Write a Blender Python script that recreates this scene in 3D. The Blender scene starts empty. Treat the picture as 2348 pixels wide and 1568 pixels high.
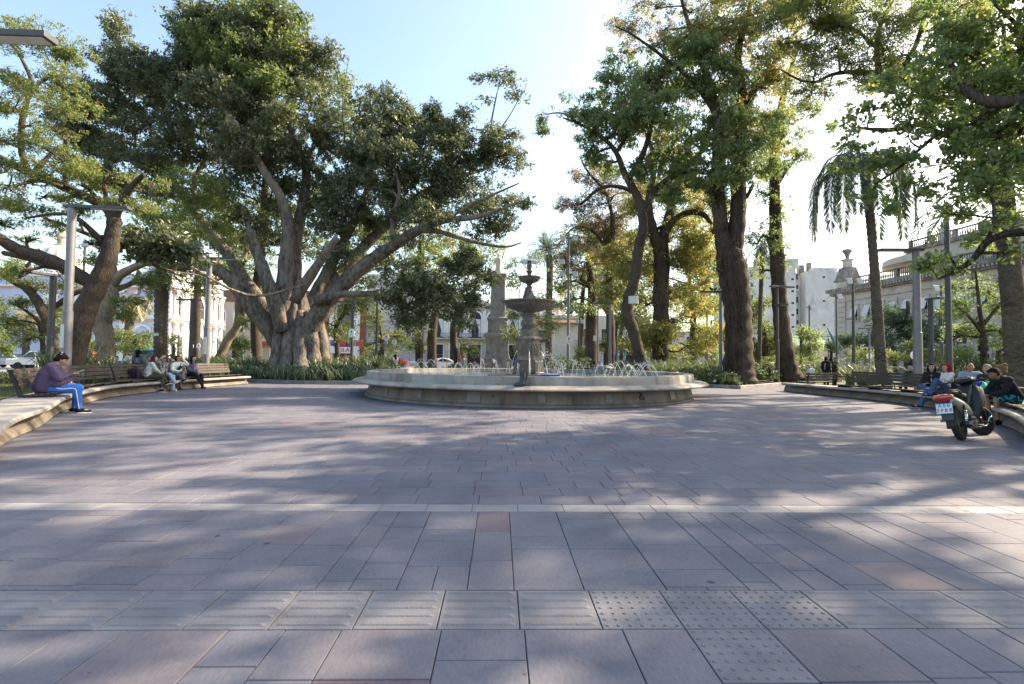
import bpy, bmesh, math, random
import numpy as np
from mathutils import Vector, Matrix, Euler
PI = math.pi; RAD = math.radians
S = bpy.context.scene; COL = S.collection
rnd = random.Random(7); NR = np.random.default_rng(11)
# camera model: focal length and horizon row measured on the photograph (2347 px wide view)
F = 1140.0; CX = 1173.5; CY = 784.0; HZ = 824.0; EYE = 1.37
PITCH = math.atan((HZ - CY) / F)
ROLL = RAD(0.62)
def unroll(u, v):
    a, b = u - CX, v - CY; return a * math.cos(ROLL) + b * math.sin(ROLL), -(-a * math.sin(ROLL) + b * math.cos(ROLL))
def P(u, v, Y):
    s, t = unroll(u, v); s /= F; t /= F; fw = math.cos(PITCH) - math.sin(PITCH) * t; up = math.sin(PITCH) + math.cos(PITCH) * t
    return Vector((s * Y / fw, Y, EYE + up * Y / fw))
def G(u, v):
    s, t = unroll(u, v); t /= F; fw = math.cos(PITCH) - math.sin(PITCH) * t; up = math.sin(PITCH) + math.cos(PITCH) * t
    return P(u, v, -EYE / up * fw)
def XU(u, Y): return P(u, HZ, Y).x
def ZV(v, Y, u=CX): return P(u, v, Y).z
WOFF = {}
def tag(o, label=None, cat=None, group=None, kind=None):
    if label: o['label'] = label
    if cat: o['category'] = cat
    if group: o['group'] = group
    if kind: o['kind'] = kind
    return o
def thing(name, label, cat, loc=(0, 0, 0), rz=0, group=None, world=False):
    o = bpy.data.objects.new(name, None); COL.objects.link(o)
    o.empty_display_size = 0.2
    o.location = loc; o.rotation_euler = (0, 0, rz)
    if world: WOFF[o.name] = Vector(loc)
    return tag(o, label, cat, group)
def dup(root, loc=None, rz=None, label=None, group=None, scale=None):
    def cp(o, par):
        c = o.copy(); COL.objects.link(c); c.parent = par
        for ch in o.children: cp(ch, c)
        return c
    r = cp(root, None)
    if loc is not None: r.location = loc
    if rz is not None: r.rotation_euler = (0, 0, rz)
    if scale is not None: r.scale = (scale, scale, scale) if not hasattr(scale, '__len__') else scale
    if label: r['label'] = label
    if group: r['group'] = group
    return r
def catmull(pts, n):
    pts = [np.array(p, float) for p in pts]
    if len(pts) < 3: 
        return [pts[0] + (pts[-1] - pts[0]) * i / n for i in range(n + 1)]
    out = []
    q = [2 * pts[0] - pts[1]] + pts + [2 * pts[-1] - pts[-2]]
    for i in range(1, len(q) - 2):
        a, b, c, d = q[i - 1], q[i], q[i + 1], q[i + 2]
        for k in range(n):
            t = k / n
            out.append(0.5 * (2 * b + (c - a) * t + (2 * a - 5 * b + 4 * c - d) * t * t + (3 * b - a - 3 * c + d) * t ** 3))
    out.append(pts[-1]); return out
class MB:
    def __init__(s): s.v = []; s.f = []; s.n = 0; s.M = None
    def add(s, vs, fs):
        vs = np.array([tuple(p) for p in vs], float)
        if s.M is not None:
            m = np.array(s.M); vs = vs @ m[:3, :3].T + m[:3, 3]
        s.v.append(vs); b = s.n
        s.f.extend([tuple(i + b for i in f) for f in fs]); s.n += len(vs); return s
    def box(s, c, d, rz=0, m=None):
        x, y, z = d[0] / 2, d[1] / 2, d[2] / 2
        vs = [Vector(p) for p in ((-x,-y,-z),(x,-y,-z),(x,y,-z),(-x,y,-z),(-x,-y,z),(x,-y,z),(x,y,z),(-x,y,z))]
        if m is not None: vs = [m @ p for p in vs]
        elif rz: r = Matrix.Rotation(rz, 3, 'Z'); vs = [r @ p for p in vs]
        c = Vector(c); vs = [p + c for p in vs]
        return s.add(vs, [(0,3,2,1),(4,5,6,7),(0,1,5,4),(1,2,6,5),(2,3,7,6),(3,0,4,7)])
    def bar(s, p, q, w, h, up=(0, 0, 1)):
        p = Vector(p); q = Vector(q); d = (q - p); L = d.length; d.normalize()
        x = d.cross(Vector(up)); 
        if x.length < 1e-5: x = d.cross(Vector((0, 1, 0)))
        x.normalize(); z = x.cross(d)
        vs = []
        for e in (p, q):
            for a, b in ((-1,-1),(1,-1),(1,1),(-1,1)): vs.append(e + x * a * w / 2 + z * b * h / 2)
        return s.add(vs, [(0,1,2,3),(7,6,5,4),(0,4,5,1),(1,5,6,2),(2,6,7,3),(3,7,4,0)])
    def tube(s, pts, rad, n=8, cap=True, flute=None):
        pts = [Vector(tuple(p)) for p in pts]; k = len(pts)
        if not hasattr(rad, '__len__'): rad = [rad] * k
        t0 = (pts[1] - pts[0]).normalized()
        a = t0.orthogonal().normalized(); vs = []; fs = []
        for i, p in enumerate(pts):
            t = (pts[min(i + 1, k - 1)] - pts[max(i - 1, 0)])
            if t.length < 1e-9: t = t0
            t = t.normalized(); a = (a - t * a.dot(t))
            if a.length < 1e-6: a = t.orthogonal()
            a.normalize(); b = t.cross(a)
            for j in range(n):
                th = 2 * PI * j / n; r = rad[i]
                if flute: r *= flute(i, th)
                vs.append(p + (a * math.cos(th) + b * math.sin(th)) * r)
        for i in range(k - 1):
            for j in range(n):
                j2 = (j + 1) % n
                fs.append((i*n+j, i*n+j2, (i+1)*n+j2, (i+1)*n+j))
        if cap: fs.append(tuple(range(n - 1, -1, -1))); fs.append(tuple((k-1)*n+j for j in range(n)))
        return s.add(vs, fs)
    def cyl(s, p, q, r, r2=None, n=12): return s.tube([p, q], [r, r if r2 is None else r2], n)
    def lathe(s, prof, n=24, c=(0, 0, 0), ph=0.0, sx=1, sy=1):
        vs = []; fs = []; k = len(prof)
        for r, z in prof:
            for j in range(n):
                th = 2 * PI * j / n + ph; vs.append((c[0] + sx * r * math.cos(th), c[1] + sy * r * math.sin(th), c[2] + z))
        for i in range(k - 1):
            for j in range(n):
                j2 = (j + 1) % n; fs.append((i*n+j, i*n+j2, (i+1)*n+j2, (i+1)*n+j))
        if prof[0][0] > 1e-4: fs.append(tuple(range(n - 1, -1, -1)))
        if prof[-1][0] > 1e-4: fs.append(tuple((k-1)*n+j for j in range(n)))
        return s.add(vs, fs)
    def ell(s, c, r, m=None, n=12, k=8):
        vs = []; fs = []
        if not hasattr(r, '__len__'): r = (r, r, r)
        for i in range(k + 1):
            ph = -PI / 2 + PI * i / k
            for j in range(n):
                th = 2 * PI * j / n
                p = Vector((math.cos(ph) * math.cos(th) * r[0], math.cos(ph) * math.sin(th) * r[1], math.sin(ph) * r[2]))
                if m is not None: p = m @ p
                vs.append(p + Vector(c))
        for i in range(k):
            for j in range(n):
                j2 = (j + 1) % n; fs.append((i*n+j, i*n+j2, (i+1)*n+j2, (i+1)*n+j))
        return s.add(vs, fs)
    def cap(s, p, q, r0, r1=None, n=10):
        # tapered capsule
        p = Vector(p); q = Vector(q); r1 = r0 if r1 is None else r1
        d = q - p; L = d.length
        if L < 1e-5: return s.ell(p, r0)
        d /= L; pts = []; rad = []
        for a in (85, 60, 30): pts.append(p - d * r0 * math.sin(RAD(a))); rad.append(r0 * math.cos(RAD(a)))
        for i in range(3): t = i / 2; pts.append(p.lerp(q, t)); rad.append(r0 + (r1 - r0) * t)
        for a in (30, 60, 85): pts.append(q + d * r1 * math.sin(RAD(a))); rad.append(r1 * math.cos(RAD(a)))
        return s.tube(pts, rad, n)
    def prism(s, poly, z0, z1):
        n = len(poly)
        vs = [(p[0], p[1], z0) for p in poly] + [(p[0], p[1], z1) for p in poly]
        fs = [tuple(range(n - 1, -1, -1)), tuple(range(n, 2 * n))] + [(i, (i+1) % n, n + (i+1) % n, n + i) for i in range(n)]
        return s.add(vs, fs)
    def ext(s, prof, p, q, close=True):
        # profile (x across, z up) swept from p to q; x axis lies to the right of the direction
        p = Vector(p); q = Vector(q); d = (q - p).normalized(); x = d.cross(Vector((0, 0, 1))).normalized()
        n = len(prof)
        vs = [e + x * a + Vector((0, 0, b)) for e in (p, q) for a, b in prof]
        fs = [(i, (i+1) % n, n + (i+1) % n, n + i) for i in range(n)] + [tuple(range(n-1, -1, -1)), tuple(range(n, 2*n))]
        return s.add(vs, fs)
    def sweep(s, prof, pts, closed=False):
        # profile (x outward to the right of travel, z) along a horizontal polyline
        k = len(pts); n = len(prof(0) if callable(prof) else prof); vs = []; fs = []
        pts = [Vector(tuple(p)) for p in pts]
        for i, p in enumerate(pts):
            a = pts[(i - 1) % k] if (closed or i) else pts[0]
            b = pts[(i + 1) % k] if (closed or i < k - 1) else pts[-1]
            d = (b - a); d.z = 0; d.normalize(); x = Vector((d.y, -d.x, 0))
            for pr in (prof(i) if callable(prof) else prof): vs.append(p + x * pr[0] + Vector((0, 0, pr[1])))
        for i in range(k if closed else k - 1):
            i2 = (i + 1) % k
            for j in range(n):
                j2 = (j + 1) % n; fs.append((i*n+j, i*n+j2, i2*n+j2, i2*n+j))
        if not closed: fs.append(tuple(range(n - 1, -1, -1))); fs.append(tuple((k-1)*n+j for j in range(n)))
        return s.add(vs, fs)
    def mesh(s, name, off=None):
        me = bpy.data.meshes.new(name)
        v = np.concatenate(s.v) if s.v else np.zeros((0, 3))
        if off is not None: v = v - np.array(off)
        me.from_pydata(v.tolist(), [], s.f); return me
    def obj(s, name, mat, parent=None, smooth=False, bevel=0, label=None, angle=40, fix=True):
        off = WOFF.get(parent.name) if parent else None
        me = s.mesh(name, off)
        if fix:
            bm = bmesh.new(); bm.from_mesh(me); bmesh.ops.recalc_face_normals(bm, faces=bm.faces); bm.to_mesh(me); bm.free()
        return link(name, me, mat, parent, smooth, bevel, label, angle)
def link(name, me, mat, parent=None, smooth=False, bevel=0, label=None, angle=40):
    o = bpy.data.objects.new(name, me); COL.objects.link(o)
    for m in (mat if isinstance(mat, (list, tuple)) else [mat]): me.materials.append(m)
    if smooth:
        me.polygons.foreach_set('use_smooth', [True] * len(me.polygons))
        if smooth == 'auto': me.set_sharp_from_angle(angle=RAD(angle))
    if bevel:
        b = o.modifiers.new('bevel', 'BEVEL'); b.width = bevel; b.segments = 2; b.limit_method = 'ANGLE'; b.angle_limit = RAD(50)
    if parent:
        o.parent = parent
        if parent.name in WOFF: WOFF[o.name] = WOFF[parent.name]
    if label: o['label'] = label
    return o
def np_mesh(name, V, Q, attr=None, an='tone'):
    me = bpy.data.meshes.new(name); k = Q.shape[1]
    me.vertices.add(len(V)); me.vertices.foreach_set('co', np.ascontiguousarray(V, np.float32).ravel())
    me.loops.add(Q.size); me.loops.foreach_set('vertex_index', np.ascontiguousarray(Q, np.int32).ravel())
    me.polygons.add(len(Q)); me.polygons.foreach_set('loop_start', np.arange(0, Q.size, k, dtype=np.int32))
    me.update(calc_edges=True); me.shade_flat()
    if attr is not None:
        a = me.attributes.new(an, 'FLOAT', 'FACE'); a.data.foreach_set('value', np.ascontiguousarray(attr, np.float32))
    return me
# ---------------------------------------------------------------- materials
MATS = {}
def N(nt, typ, **kw):
    n = nt.nodes.new(typ)
    for k, v in kw.items():
        if k.startswith('i_'): n.inputs[k[2:].replace('_', ' ')].default_value = v
        else: setattr(n, k, v)
    return n
def newmat(name):
    m = bpy.data.materials.new(name); m.use_nodes = True; nt = m.node_tree; nt.nodes.clear()
    out = N(nt, 'ShaderNodeOutputMaterial'); return m, nt, out
def ramp(nt, src, stops, interp='LINEAR'):
    r = N(nt, 'ShaderNodeValToRGB'); cr = r.color_ramp; cr.interpolation = interp
    while len(cr.elements) > 1: cr.elements.remove(cr.elements[-1])
    cr.elements[0].position = stops[0][0]; cr.elements[0].color = (*stops[0][1][:3], 1)
    for p, c in stops[1:]: e = cr.elements.new(p); e.color = (*c[:3], 1)
    nt.links.new(src, r.inputs[0]); return r.outputs[0]
def hexc(h):
    c = [int(h[i:i+2], 16) / 255 for i in (0, 2, 4)]
    return tuple(x / 12.92 if x <= 0.04045 else ((x + 0.055) / 1.055) ** 2.4 for x in c)
def mat(name, col, rough=0.6, var=0.12, scale=6.0, bump=0.0, bscale=40.0, metal=0.0, spec=0.5, col2=None, stain=None, detail=5, coat=0):
    if name in MATS: return MATS[name]
    m, nt, out = newmat(name); L = nt.links.new
    b = N(nt, 'ShaderNodeBsdfPrincipled'); L(b.outputs[0], out.inputs[0])
    b.inputs['Roughness'].default_value = rough; b.inputs['Metallic'].default_value = metal; b.inputs['Specular IOR Level'].default_value = spec
    if coat: b.inputs['Coat Weight'].default_value = coat
    tc = N(nt, 'ShaderNodeTexCoord'); nz = N(nt, 'ShaderNodeTexNoise'); nz.inputs['Scale'].default_value = scale; nz.inputs['Detail'].default_value = detail
    L(tc.outputs['Object'], nz.inputs['Vector'])
    lo = tuple(max(0, c * (1 - var)) for c in col); hi = tuple(min(1, c * (1 + var)) for c in (col2 or col))
    c = ramp(nt, nz.outputs['Fac'], [(0.3, lo), (0.7, hi)])
    if stain:
        n2 = N(nt, 'ShaderNodeTexNoise'); n2.inputs['Scale'].default_value = stain[1]; n2.inputs['Detail'].default_value = 8; n2.inputs['Roughness'].default_value = 0.7
        mp = N(nt, 'ShaderNodeMapping'); L(tc.outputs['Object'], mp.inputs[0]); mp.inputs['Scale'].default_value = stain[3] if len(stain) > 3 else (1, 1, 1)
        L(mp.outputs[0], n2.inputs['Vector'])
        f = ramp(nt, n2.outputs['Fac'], [(stain[2] - 0.06, (0, 0, 0)), (stain[2] + 0.12, (1, 1, 1))])
        mx = N(nt, 'ShaderNodeMix', data_type='RGBA'); L(f, mx.inputs[0]); L(c, mx.inputs[6]); mx.inputs[7].default_value = (*stain[0], 1); c = mx.outputs[2]
    L(c, b.inputs['Base Color'])
    if bump:
        n3 = N(nt, 'ShaderNodeTexNoise'); n3.inputs['Scale'].default_value = bscale; n3.inputs['Detail'].default_value = 6; L(tc.outputs['Object'], n3.inputs['Vector'])
        bp = N(nt, 'ShaderNodeBump'); bp.inputs['Strength'].default_value = bump; bp.inputs['Distance'].default_value = 0.02
        L(n3.outputs['Fac'], bp.inputs['Height']); L(bp.outputs[0], b.inputs['Normal'])
    MATS[name] = m; return m
def leafmat(name, stops, trans=0.45, gloss=0.06):
    if name in MATS: return MATS[name]
    m, nt, out = newmat(name); L = nt.links.new
    at = N(nt, 'ShaderNodeAttribute'); at.attribute_name = 'tone'
    c = ramp(nt, at.outputs['Fac'], stops)
    h0 = N(nt, 'ShaderNodeHueSaturation'); h0.inputs['Saturation'].default_value = .86; L(c, h0.inputs['Color']); c = h0.outputs[0]
    d = N(nt, 'ShaderNodeBsdfDiffuse'); t = N(nt, 'ShaderNodeBsdfTranslucent'); g = N(nt, 'ShaderNodeBsdfGlossy'); g.inputs['Roughness'].default_value = 0.45
    L(c, d.inputs[0])
    hs = N(nt, 'ShaderNodeHueSaturation'); hs.inputs['Hue'].default_value = 0.505; hs.inputs['Saturation'].default_value = 1.05; hs.inputs['Value'].default_value = 1.7; L(c, hs.inputs['Color']); L(hs.outputs[0], t.inputs[0])
    m1 = N(nt, 'ShaderNodeMixShader'); m1.inputs[0].default_value = trans; L(d.outputs[0], m1.inputs[1]); L(t.outputs[0], m1.inputs[2])
    m2 = N(nt, 'ShaderNodeMixShader'); m2.inputs[0].default_value = gloss; L(m1.outputs[0], m2.inputs[1]); L(g.outputs[0], m2.inputs[2])
    L(m2.outputs[0], out.inputs[0]); MATS[name] = m; return m
def barkmat(name, dark, light, sc=(9, 9, 2.2), bump=0.9):
    if name in MATS: return MATS[name]
    m, nt, out = newmat(name); L = nt.links.new
    b = N(nt, 'ShaderNodeBsdfPrincipled'); L(b.outputs[0], out.inputs[0]); b.inputs['Roughness'].default_value = 0.9; b.inputs['Specular IOR Level'].default_value = 0.15
    tc = N(nt, 'ShaderNodeTexCoord'); mp = N(nt, 'ShaderNodeMapping'); mp.inputs['Scale'].default_value = sc; L(tc.outputs['Object'], mp.inputs[0])
    nz = N(nt, 'ShaderNodeTexNoise'); nz.inputs['Scale'].default_value = 1.0; nz.inputs['Detail'].default_value = 8; nz.inputs['Roughness'].default_value = 0.65; L(mp.outputs[0], nz.inputs['Vector'])
    vo = N(nt, 'ShaderNodeTexVoronoi'); vo.feature = 'DISTANCE_TO_EDGE'; vo.inputs['Scale'].default_value = 1.3; L(mp.outputs[0], vo.inputs['Vector'])
    ad = N(nt, 'ShaderNodeMath', operation='MULTIPLY_ADD'); L(vo.outputs['Distance'], ad.inputs[0]); ad.inputs[1].default_value = 0.5; L(nz.outputs['Fac'], ad.inputs[2])
    n2 = N(nt, 'ShaderNodeTexNoise'); n2.inputs['Scale'].default_value = 0.8; n2.inputs['Detail'].default_value = 3; L(tc.outputs['Object'], n2.inputs['Vector'])
    a2 = N(nt, 'ShaderNodeMath', operation='MULTIPLY_ADD'); L(n2.outputs['Fac'], a2.inputs[0]); a2.inputs[1].default_value = 0.6; L(ad.outputs[0], a2.inputs[2])
    c = ramp(nt, a2.outputs[0], [(0.6, dark), (1.15, light)])
    L(c, b.inputs['Base Color'])
    bp = N(nt, 'ShaderNodeBump'); bp.inputs['Strength'].default_value = bump; bp.inputs['Distance'].default_value = 0.05; L(ad.outputs[0], bp.inputs['Height']); L(bp.outputs[0], b.inputs['Normal'])
    MATS[name] = m; return m
def text_mesh(body, size, depth=0.004, align='CENTER'):
    cu = bpy.data.curves.new('lettering', 'FONT'); cu.body = body; cu.size = size; cu.extrude = depth / 2; cu.align_x = align; cu.align_y = 'CENTER'
    o = bpy.data.objects.new('lettering', cu); COL.objects.link(o)
    me = bpy.data.meshes.new_from_object(o.evaluated_get(bpy.context.evaluated_depsgraph_get()))
    bpy.data.objects.remove(o); return me
def facing(normal, pos):
    """matrix that puts local xy lettering on a wall with the given outward normal"""
    z = Vector(normal).normalized(); x = Vector((0, 0, 1)).cross(z)
    x.normalize(); y = z.cross(x)
    return Matrix(((x.x, y.x, z.x, pos[0]), (x.y, y.y, z.y, pos[1]), (x.z, y.z, z.z, pos[2]), (0, 0, 0, 1)))
# ---------------------------------------------------------------- people
LB = [(-6.4, 6.0), (-7.77, 7.71), (-8.8, 9.32), (-10.5, 11.6), (-11.87, 13.94), (-12.9, 16.19), (-13.25, 18.6), (-13.3, 21.45), (-13.1, 24.8)]
RB = [(8.3, 7.8), (9.93, 9.68), (10.86, 10.94), (12.2, 13.2), (13.1, 15.8), (13.3, 18), (13.15, 20.4), (13.0, 23.8)]
def arc(pts, n=10): return [Vector((q[0], q[1], 0)) for q in catmull([(p[0], p[1]) for p in pts], n)]
def on_bench(pts, sgn, u, inset=.34):
    A = arc(pts, 30); best = None
    for i in range(1, len(A) - 1):
        t = (A[i + 1] - A[i - 1]).normalized(); n = Vector((t.y, -t.x, 0)) * sgn; p = A[i] - n * inset; e = abs(XU(u, p.y) - p.x)
        if p.y > 5 and (best is None or e < best[0]): best = (e, p, n)
    return best[1], best[2]
def remesh(mb, voxel, it=4):
    me = mb.mesh('tmp'); o = bpy.data.objects.new('tmp', me); COL.objects.link(o)
    r = o.modifiers.new('r', 'REMESH'); r.mode = 'VOXEL'; r.voxel_size = voxel
    s = o.modifiers.new('s', 'SMOOTH'); s.factor = .5; s.iterations = it
    out = bpy.data.meshes.new_from_object(o.evaluated_get(bpy.context.evaluated_depsgraph_get()))
    bpy.data.objects.remove(o); bpy.data.meshes.remove(me); return out
def cloth(name, c, var=.15, scale=9): return mat('cloth_' + name, c, .85, var, scale, .25, 60, spec=.2)
def pat_cloth(name, cols, sc=20, th=(.42, .55)):
    m, nt, out = newmat(name); L = nt.links.new; b = N(nt, 'ShaderNodeBsdfPrincipled'); b.inputs['Roughness'].default_value = .85; L(b.outputs[0], out.inputs[0])
    tc = N(nt, 'ShaderNodeTexCoord'); nz = N(nt, 'ShaderNodeTexNoise'); nz.inputs['Scale'].default_value = sc; nz.inputs['Detail'].default_value = 1.5; L(tc.outputs['Object'], nz.inputs['Vector'])
    L(ramp(nt, nz.outputs['Fac'], [(0, cols[0]), (th[0], cols[1]), (th[1], cols[2] if len(cols) > 2 else cols[0])], 'CONSTANT'), b.inputs['Base Color']); return m
SKIN = [mat('skin_%d' % i, c, .55, .06, 12, .1, 90, spec=.35) for i, c in enumerate(((.50, .30, .21), (.40, .22, .145), (.30, .155, .095), (.22, .11, .066)))]
m_eye = mat('eye_dark', (.02, .015, .012), .25); m_mouth = mat('lips', (.32, .10, .085), .5); m_sung = mat('sunglass_lens', (.012, .01, .012), .12)
def basepose(kind, zs):
    if kind == 'sit':
        J = dict(HP=(0, 0, zs + .11), CH=(0, .01, zs + .42), NK=(0, .02, zs + .60), HD=(0, .055, zs + .755))
        for s, n in ((-1, 'L'), (1, 'R')): J.update({n + 'S': (s * .165, .01, zs + .545), n + 'E': (s * .225, .07, zs + .29), n + 'W': (s * .13, .27, zs + .20), n + 'H': (s * .085, .05, zs + .085), n + 'K': (s * .11, .46, zs + .065), n + 'A': (s * .11, .43, .085), n + 'T': (s * .125, .62, .04)})
    else:
        J = dict(HP=(0, 0, .93), CH=(0, .01, 1.23), NK=(0, .01, 1.42), HD=(0, .04, 1.575))
        for s, n in ((-1, 'L'), (1, 'R')): J.update({n + 'S': (s * .175, 0, 1.37), n + 'E': (s * .235, -.03, 1.09), n + 'W': (s * .225, .08, .86), n + 'H': (s * .085, 0, .90), n + 'K': (s * .095, .03, .49), n + 'A': (s * .10, -.02, .085), n + 'T': (s * .12, .17, .04)})
        if kind == 'walk': J.update(LK=(-.09, .18, .50), LA=(-.09, .22, .10), LT=(-.10, .41, .07), RK=(.09, -.05, .48), RA=(.09, -.33, .14), RT=(.10, -.20, .04), LW=(-.22, -.12, .88), RW=(.22, .22, .93), LE=(-.24, -.12, 1.1))
    return {k: Vector(v) for k, v in J.items()}
def person(label, pos, face, kind='sit', zs=.51, J=None, scale=1.0, fat=1.0, skin=0, top=None, sleeve='long', bottom=None, leg='long', shoe=None, sole=None, hair=None, style='short', yaw=0, pitch=0, vox=.014, glasses=None, female=True, group=None, hat=None, flare=1.0, tuck=False, name='person', extra=None, hand='curl'):
    Q = basepose(kind, zs)
    for k, v in (J or {}).items(): Q[k] = Vector(v)
    f2 = math.sqrt(fat); b = MB(); HR = Matrix.Rotation(yaw, 3, 'Z') @ Matrix.Rotation(-pitch, 3, 'X'); hd = Q['HD']
    def hp(x, y, z): return hd + HR @ Vector((x, y, z))
    b.ell(hd, (.075, .093, .108), HR, 14, 10); b.ell(hp(0, .03, -.055), (.054, .060, .062), HR, 12, 8); b.ell(hp(0, .068, -.092), (.028, .026, .022), HR, 8, 6); b.cap(hp(0, .088, .018), hp(0, .110, -.022), .011, .016, 8); b.ell(hp(0, .082, -.058), (.030, .020, .016), HR, 8, 6)
    for s in (-1, 1): b.ell(hp(s * .076, -.005, -.012), (.013, .022, .034), HR, 8, 6); b.ell(hp(s * .04, .066, -.028), (.026, .024, .024), HR, 8, 6)
    b.cap(Q['NK'] - Vector((0, 0, .04)), hp(0, -.012, -.06), .054 * f2, .050); b.cap(Q['HP'], Q['CH'], .10, .10); b.cap(Q['CH'], Q['NK'], .10, .055); b.cap(Q['LS'], Q['RS'], .05); b.cap(Q['LH'], Q['RH'], .075)
    for n in 'LR':
        s = -1 if n == 'L' else 1
        b.cap(Q[n + 'S'], Q[n + 'E'], .043 * f2, .036 * f2); b.cap(Q[n + 'E'], Q[n + 'W'], .037 * f2, .025); b.cap(Q[n + 'H'], Q[n + 'K'], .078 * f2, .052); b.cap(Q[n + 'K'], Q[n + 'A'], .052, .034); b.cap(Q[n + 'A'], Q[n + 'T'], .036, .028)
        d = (Q[n + 'W'] - Q[n + 'E']).normalized(); w = Q[n + 'W']; nrm = Vector((0, 0, -1)) if abs(d.z) < .8 else Vector((-s, 0, 0)); nrm = (nrm - d * nrm.dot(d)).normalized(); sd = d.cross(nrm)
        if sd.x * s > 0: sd = -sd
        R_ = Matrix((sd, d, nrm)).transposed(); b.ell(w + d * .052, (.038, .050, .018), R_, 10, 6)
        for i, (o_, L_) in enumerate(((.029, .068), (.010, .076), (-.010, .070), (-.028, .055))):
            p = w + d * .088 + sd * o_; c1 = (.35 + .12 * i) if hand == 'curl' else .12; q = p + (d * math.cos(c1) + nrm * math.sin(c1)) * L_ * .55; e = q + (d * math.cos(c1 * 2.4) + nrm * math.sin(c1 * 2.4)) * L_ * .5
            b.cap(p, q, .0098, .009, 6); b.cap(q, e, .009, .0075, 6)
        p = w + d * .028 + sd * .030; q = p + d * .035 + sd * .026 + nrm * .012; b.cap(p, q, .012, .010, 6); b.cap(q, q + d * .032 + sd * .002 + nrm * .012, .010, .008, 6)
    me = remesh(b, min(vox, .011), 2); root = link(name, me, SKIN[skin], smooth=True); tag(root, label, 'person', group); root.location = (pos[0], pos[1], pos[2] if len(pos) > 2 else 0); root.rotation_euler = (0, 0, math.atan2(-face[0], face[1])); root.scale = (scale,) * 3
    def part(nm, mb, m, v=None, it=4): return link(nm, remesh(mb, v or vox, it), m, root, smooth=True)
    if top:
        b = MB(); w = .062 * fat ** .7; r = .112 * fat ** .6
        for s in (-1, 1): b.cap(Q['HP'] + Vector((s * w, .0, .0)), Q['CH'] + Vector((s * (w + .015), .01, 0)), r, r * .95); b.cap(Q['CH'] + Vector((s * (w + .015), .01, 0)), Q['NK'].lerp(Q['LS' if s < 0 else 'RS'], .45) - Vector((0, 0, .05)), r * .95, .075)
        if fat > 1.25: b.ell(Q['HP'].lerp(Q['CH'], .25) + Vector((0, .10 * fat, 0)), (.20 * f2, .17 * f2, .17), n=14); b.ell(Q['HP'].lerp(Q['CH'], .75) + Vector((0, .06, 0)), (.19 * f2, .17 * f2, .15), n=14)
        elif female: 
            for s in (-1, 1): b.ell(Q['CH'] + Vector((s * .065, .10, .03)), (.06, .055, .06))
        b.cap(Q['LS'], Q['RS'], .078 * f2); b.cap(Q['NK'] - Vector((0, 0, .05)), Q['NK'] + Vector((0, 0, .0)), .085, .066)
        for n in 'LR':
            if sleeve == 'short': b.cap(Q[n + 'S'], Q[n + 'S'].lerp(Q[n + 'E'], .6), .072 * f2, .062 * f2)
            elif sleeve == 'long': b.cap(Q[n + 'S'], Q[n + 'E'], .072 * f2, .062 * f2); b.cap(Q[n + 'E'], Q[n + 'E'].lerp(Q[n + 'W'], .93), .062 * f2, .042)
        part('jacket' if sleeve == 'long' else 'shirt', b, top)
    if bottom:
        b = MB(); b.ell(Q['HP'] + Vector((0, 0, -.04)), (.165 * f2, .13 * f2, .12), n=14); b.cap(Q['LH'], Q['RH'], .105 * f2)
        for n in 'LR':
            e = .97 if leg == 'long' else .80
            if leg == 'skirt': continue
            b.cap(Q[n + 'H'], Q[n + 'K'] if leg != 'shorts' else Q[n + 'H'].lerp(Q[n + 'K'], .9), .098 * f2, .070 * f2)
            if leg != 'shorts': b.cap(Q[n + 'K'], Q[n + 'K'].lerp(Q[n + 'A'], e), .069 * f2, .050 * flare)
        if leg == 'skirt': b.cap(Q['HP'], (Q['LA'] + Q['RA']) / 2 + Vector((0, 0, .15)), .15, .20)
        part('skirt' if leg == 'skirt' else 'shorts' if leg == 'shorts' else 'trousers', b, bottom)
    if shoe:
        for n in 'LR':
            a, t = Q[n + 'A'], Q[n + 'T']; d = (t - a); fl = Vector((d.x, d.y, 0)); fl = fl.normalized() if fl.length > .02 else Vector((0, 1, 0)); dn = (t + Vector((0, 0, .0)) - (a + Vector((0, 0, -.045)))).normalized(); sd = dn.cross(Vector((0, 0, 1))); sd = sd.normalized() if sd.length > .1 else Vector((1, 0, 0)); up = sd.cross(dn)
            heel = a - Vector((0, 0, .045)) - dn * .05; b = MB(); b.cap(heel + up * .012, t, .042, .034); b.cap(a, a + (t - a) * .35, .050, .042); o = part('shoe', b, shoe, .012, 2)
            if sole: b = MB(); R_ = Matrix((sd, dn, up)).transposed(); c = (heel + t) / 2 - up * .032; b.ell(c, (.046, ((t - heel).length / 2 + .045), .016), R_, 14, 6); link('sole', b.mesh('sole'), sole, o, smooth=True)
    if hair:
        b = MB(); b.ell(hp(0, -.026, .024), (.085, .092, .096), HR, 14, 10); b.ell(hp(0, -.050, -.030), (.076, .062, .085), HR, 12, 8)
        for s in (-1, 1): b.ell(hp(s * .066, -.032, -.012), (.026, .05, .072), HR, 8, 6)
        if style in ('bob', 'long', 'red'):
            L_ = .16 if style == 'bob' else .22 if style == 'red' else .34
            for s in (-1, 1): b.cap(hp(s * .072, -.01, .03), hp(s * .088, -.01, -L_ * .62), .034, .038)
            for x in (-.05, 0, .05): b.cap(hp(x, -.07, .03), hp(x * 1.4, -.085, 0) + Vector((0, 0, -L_)), .05, .042)
            b.ell(hp(0, .045, .088), (.068, .042, .030), HR)
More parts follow.
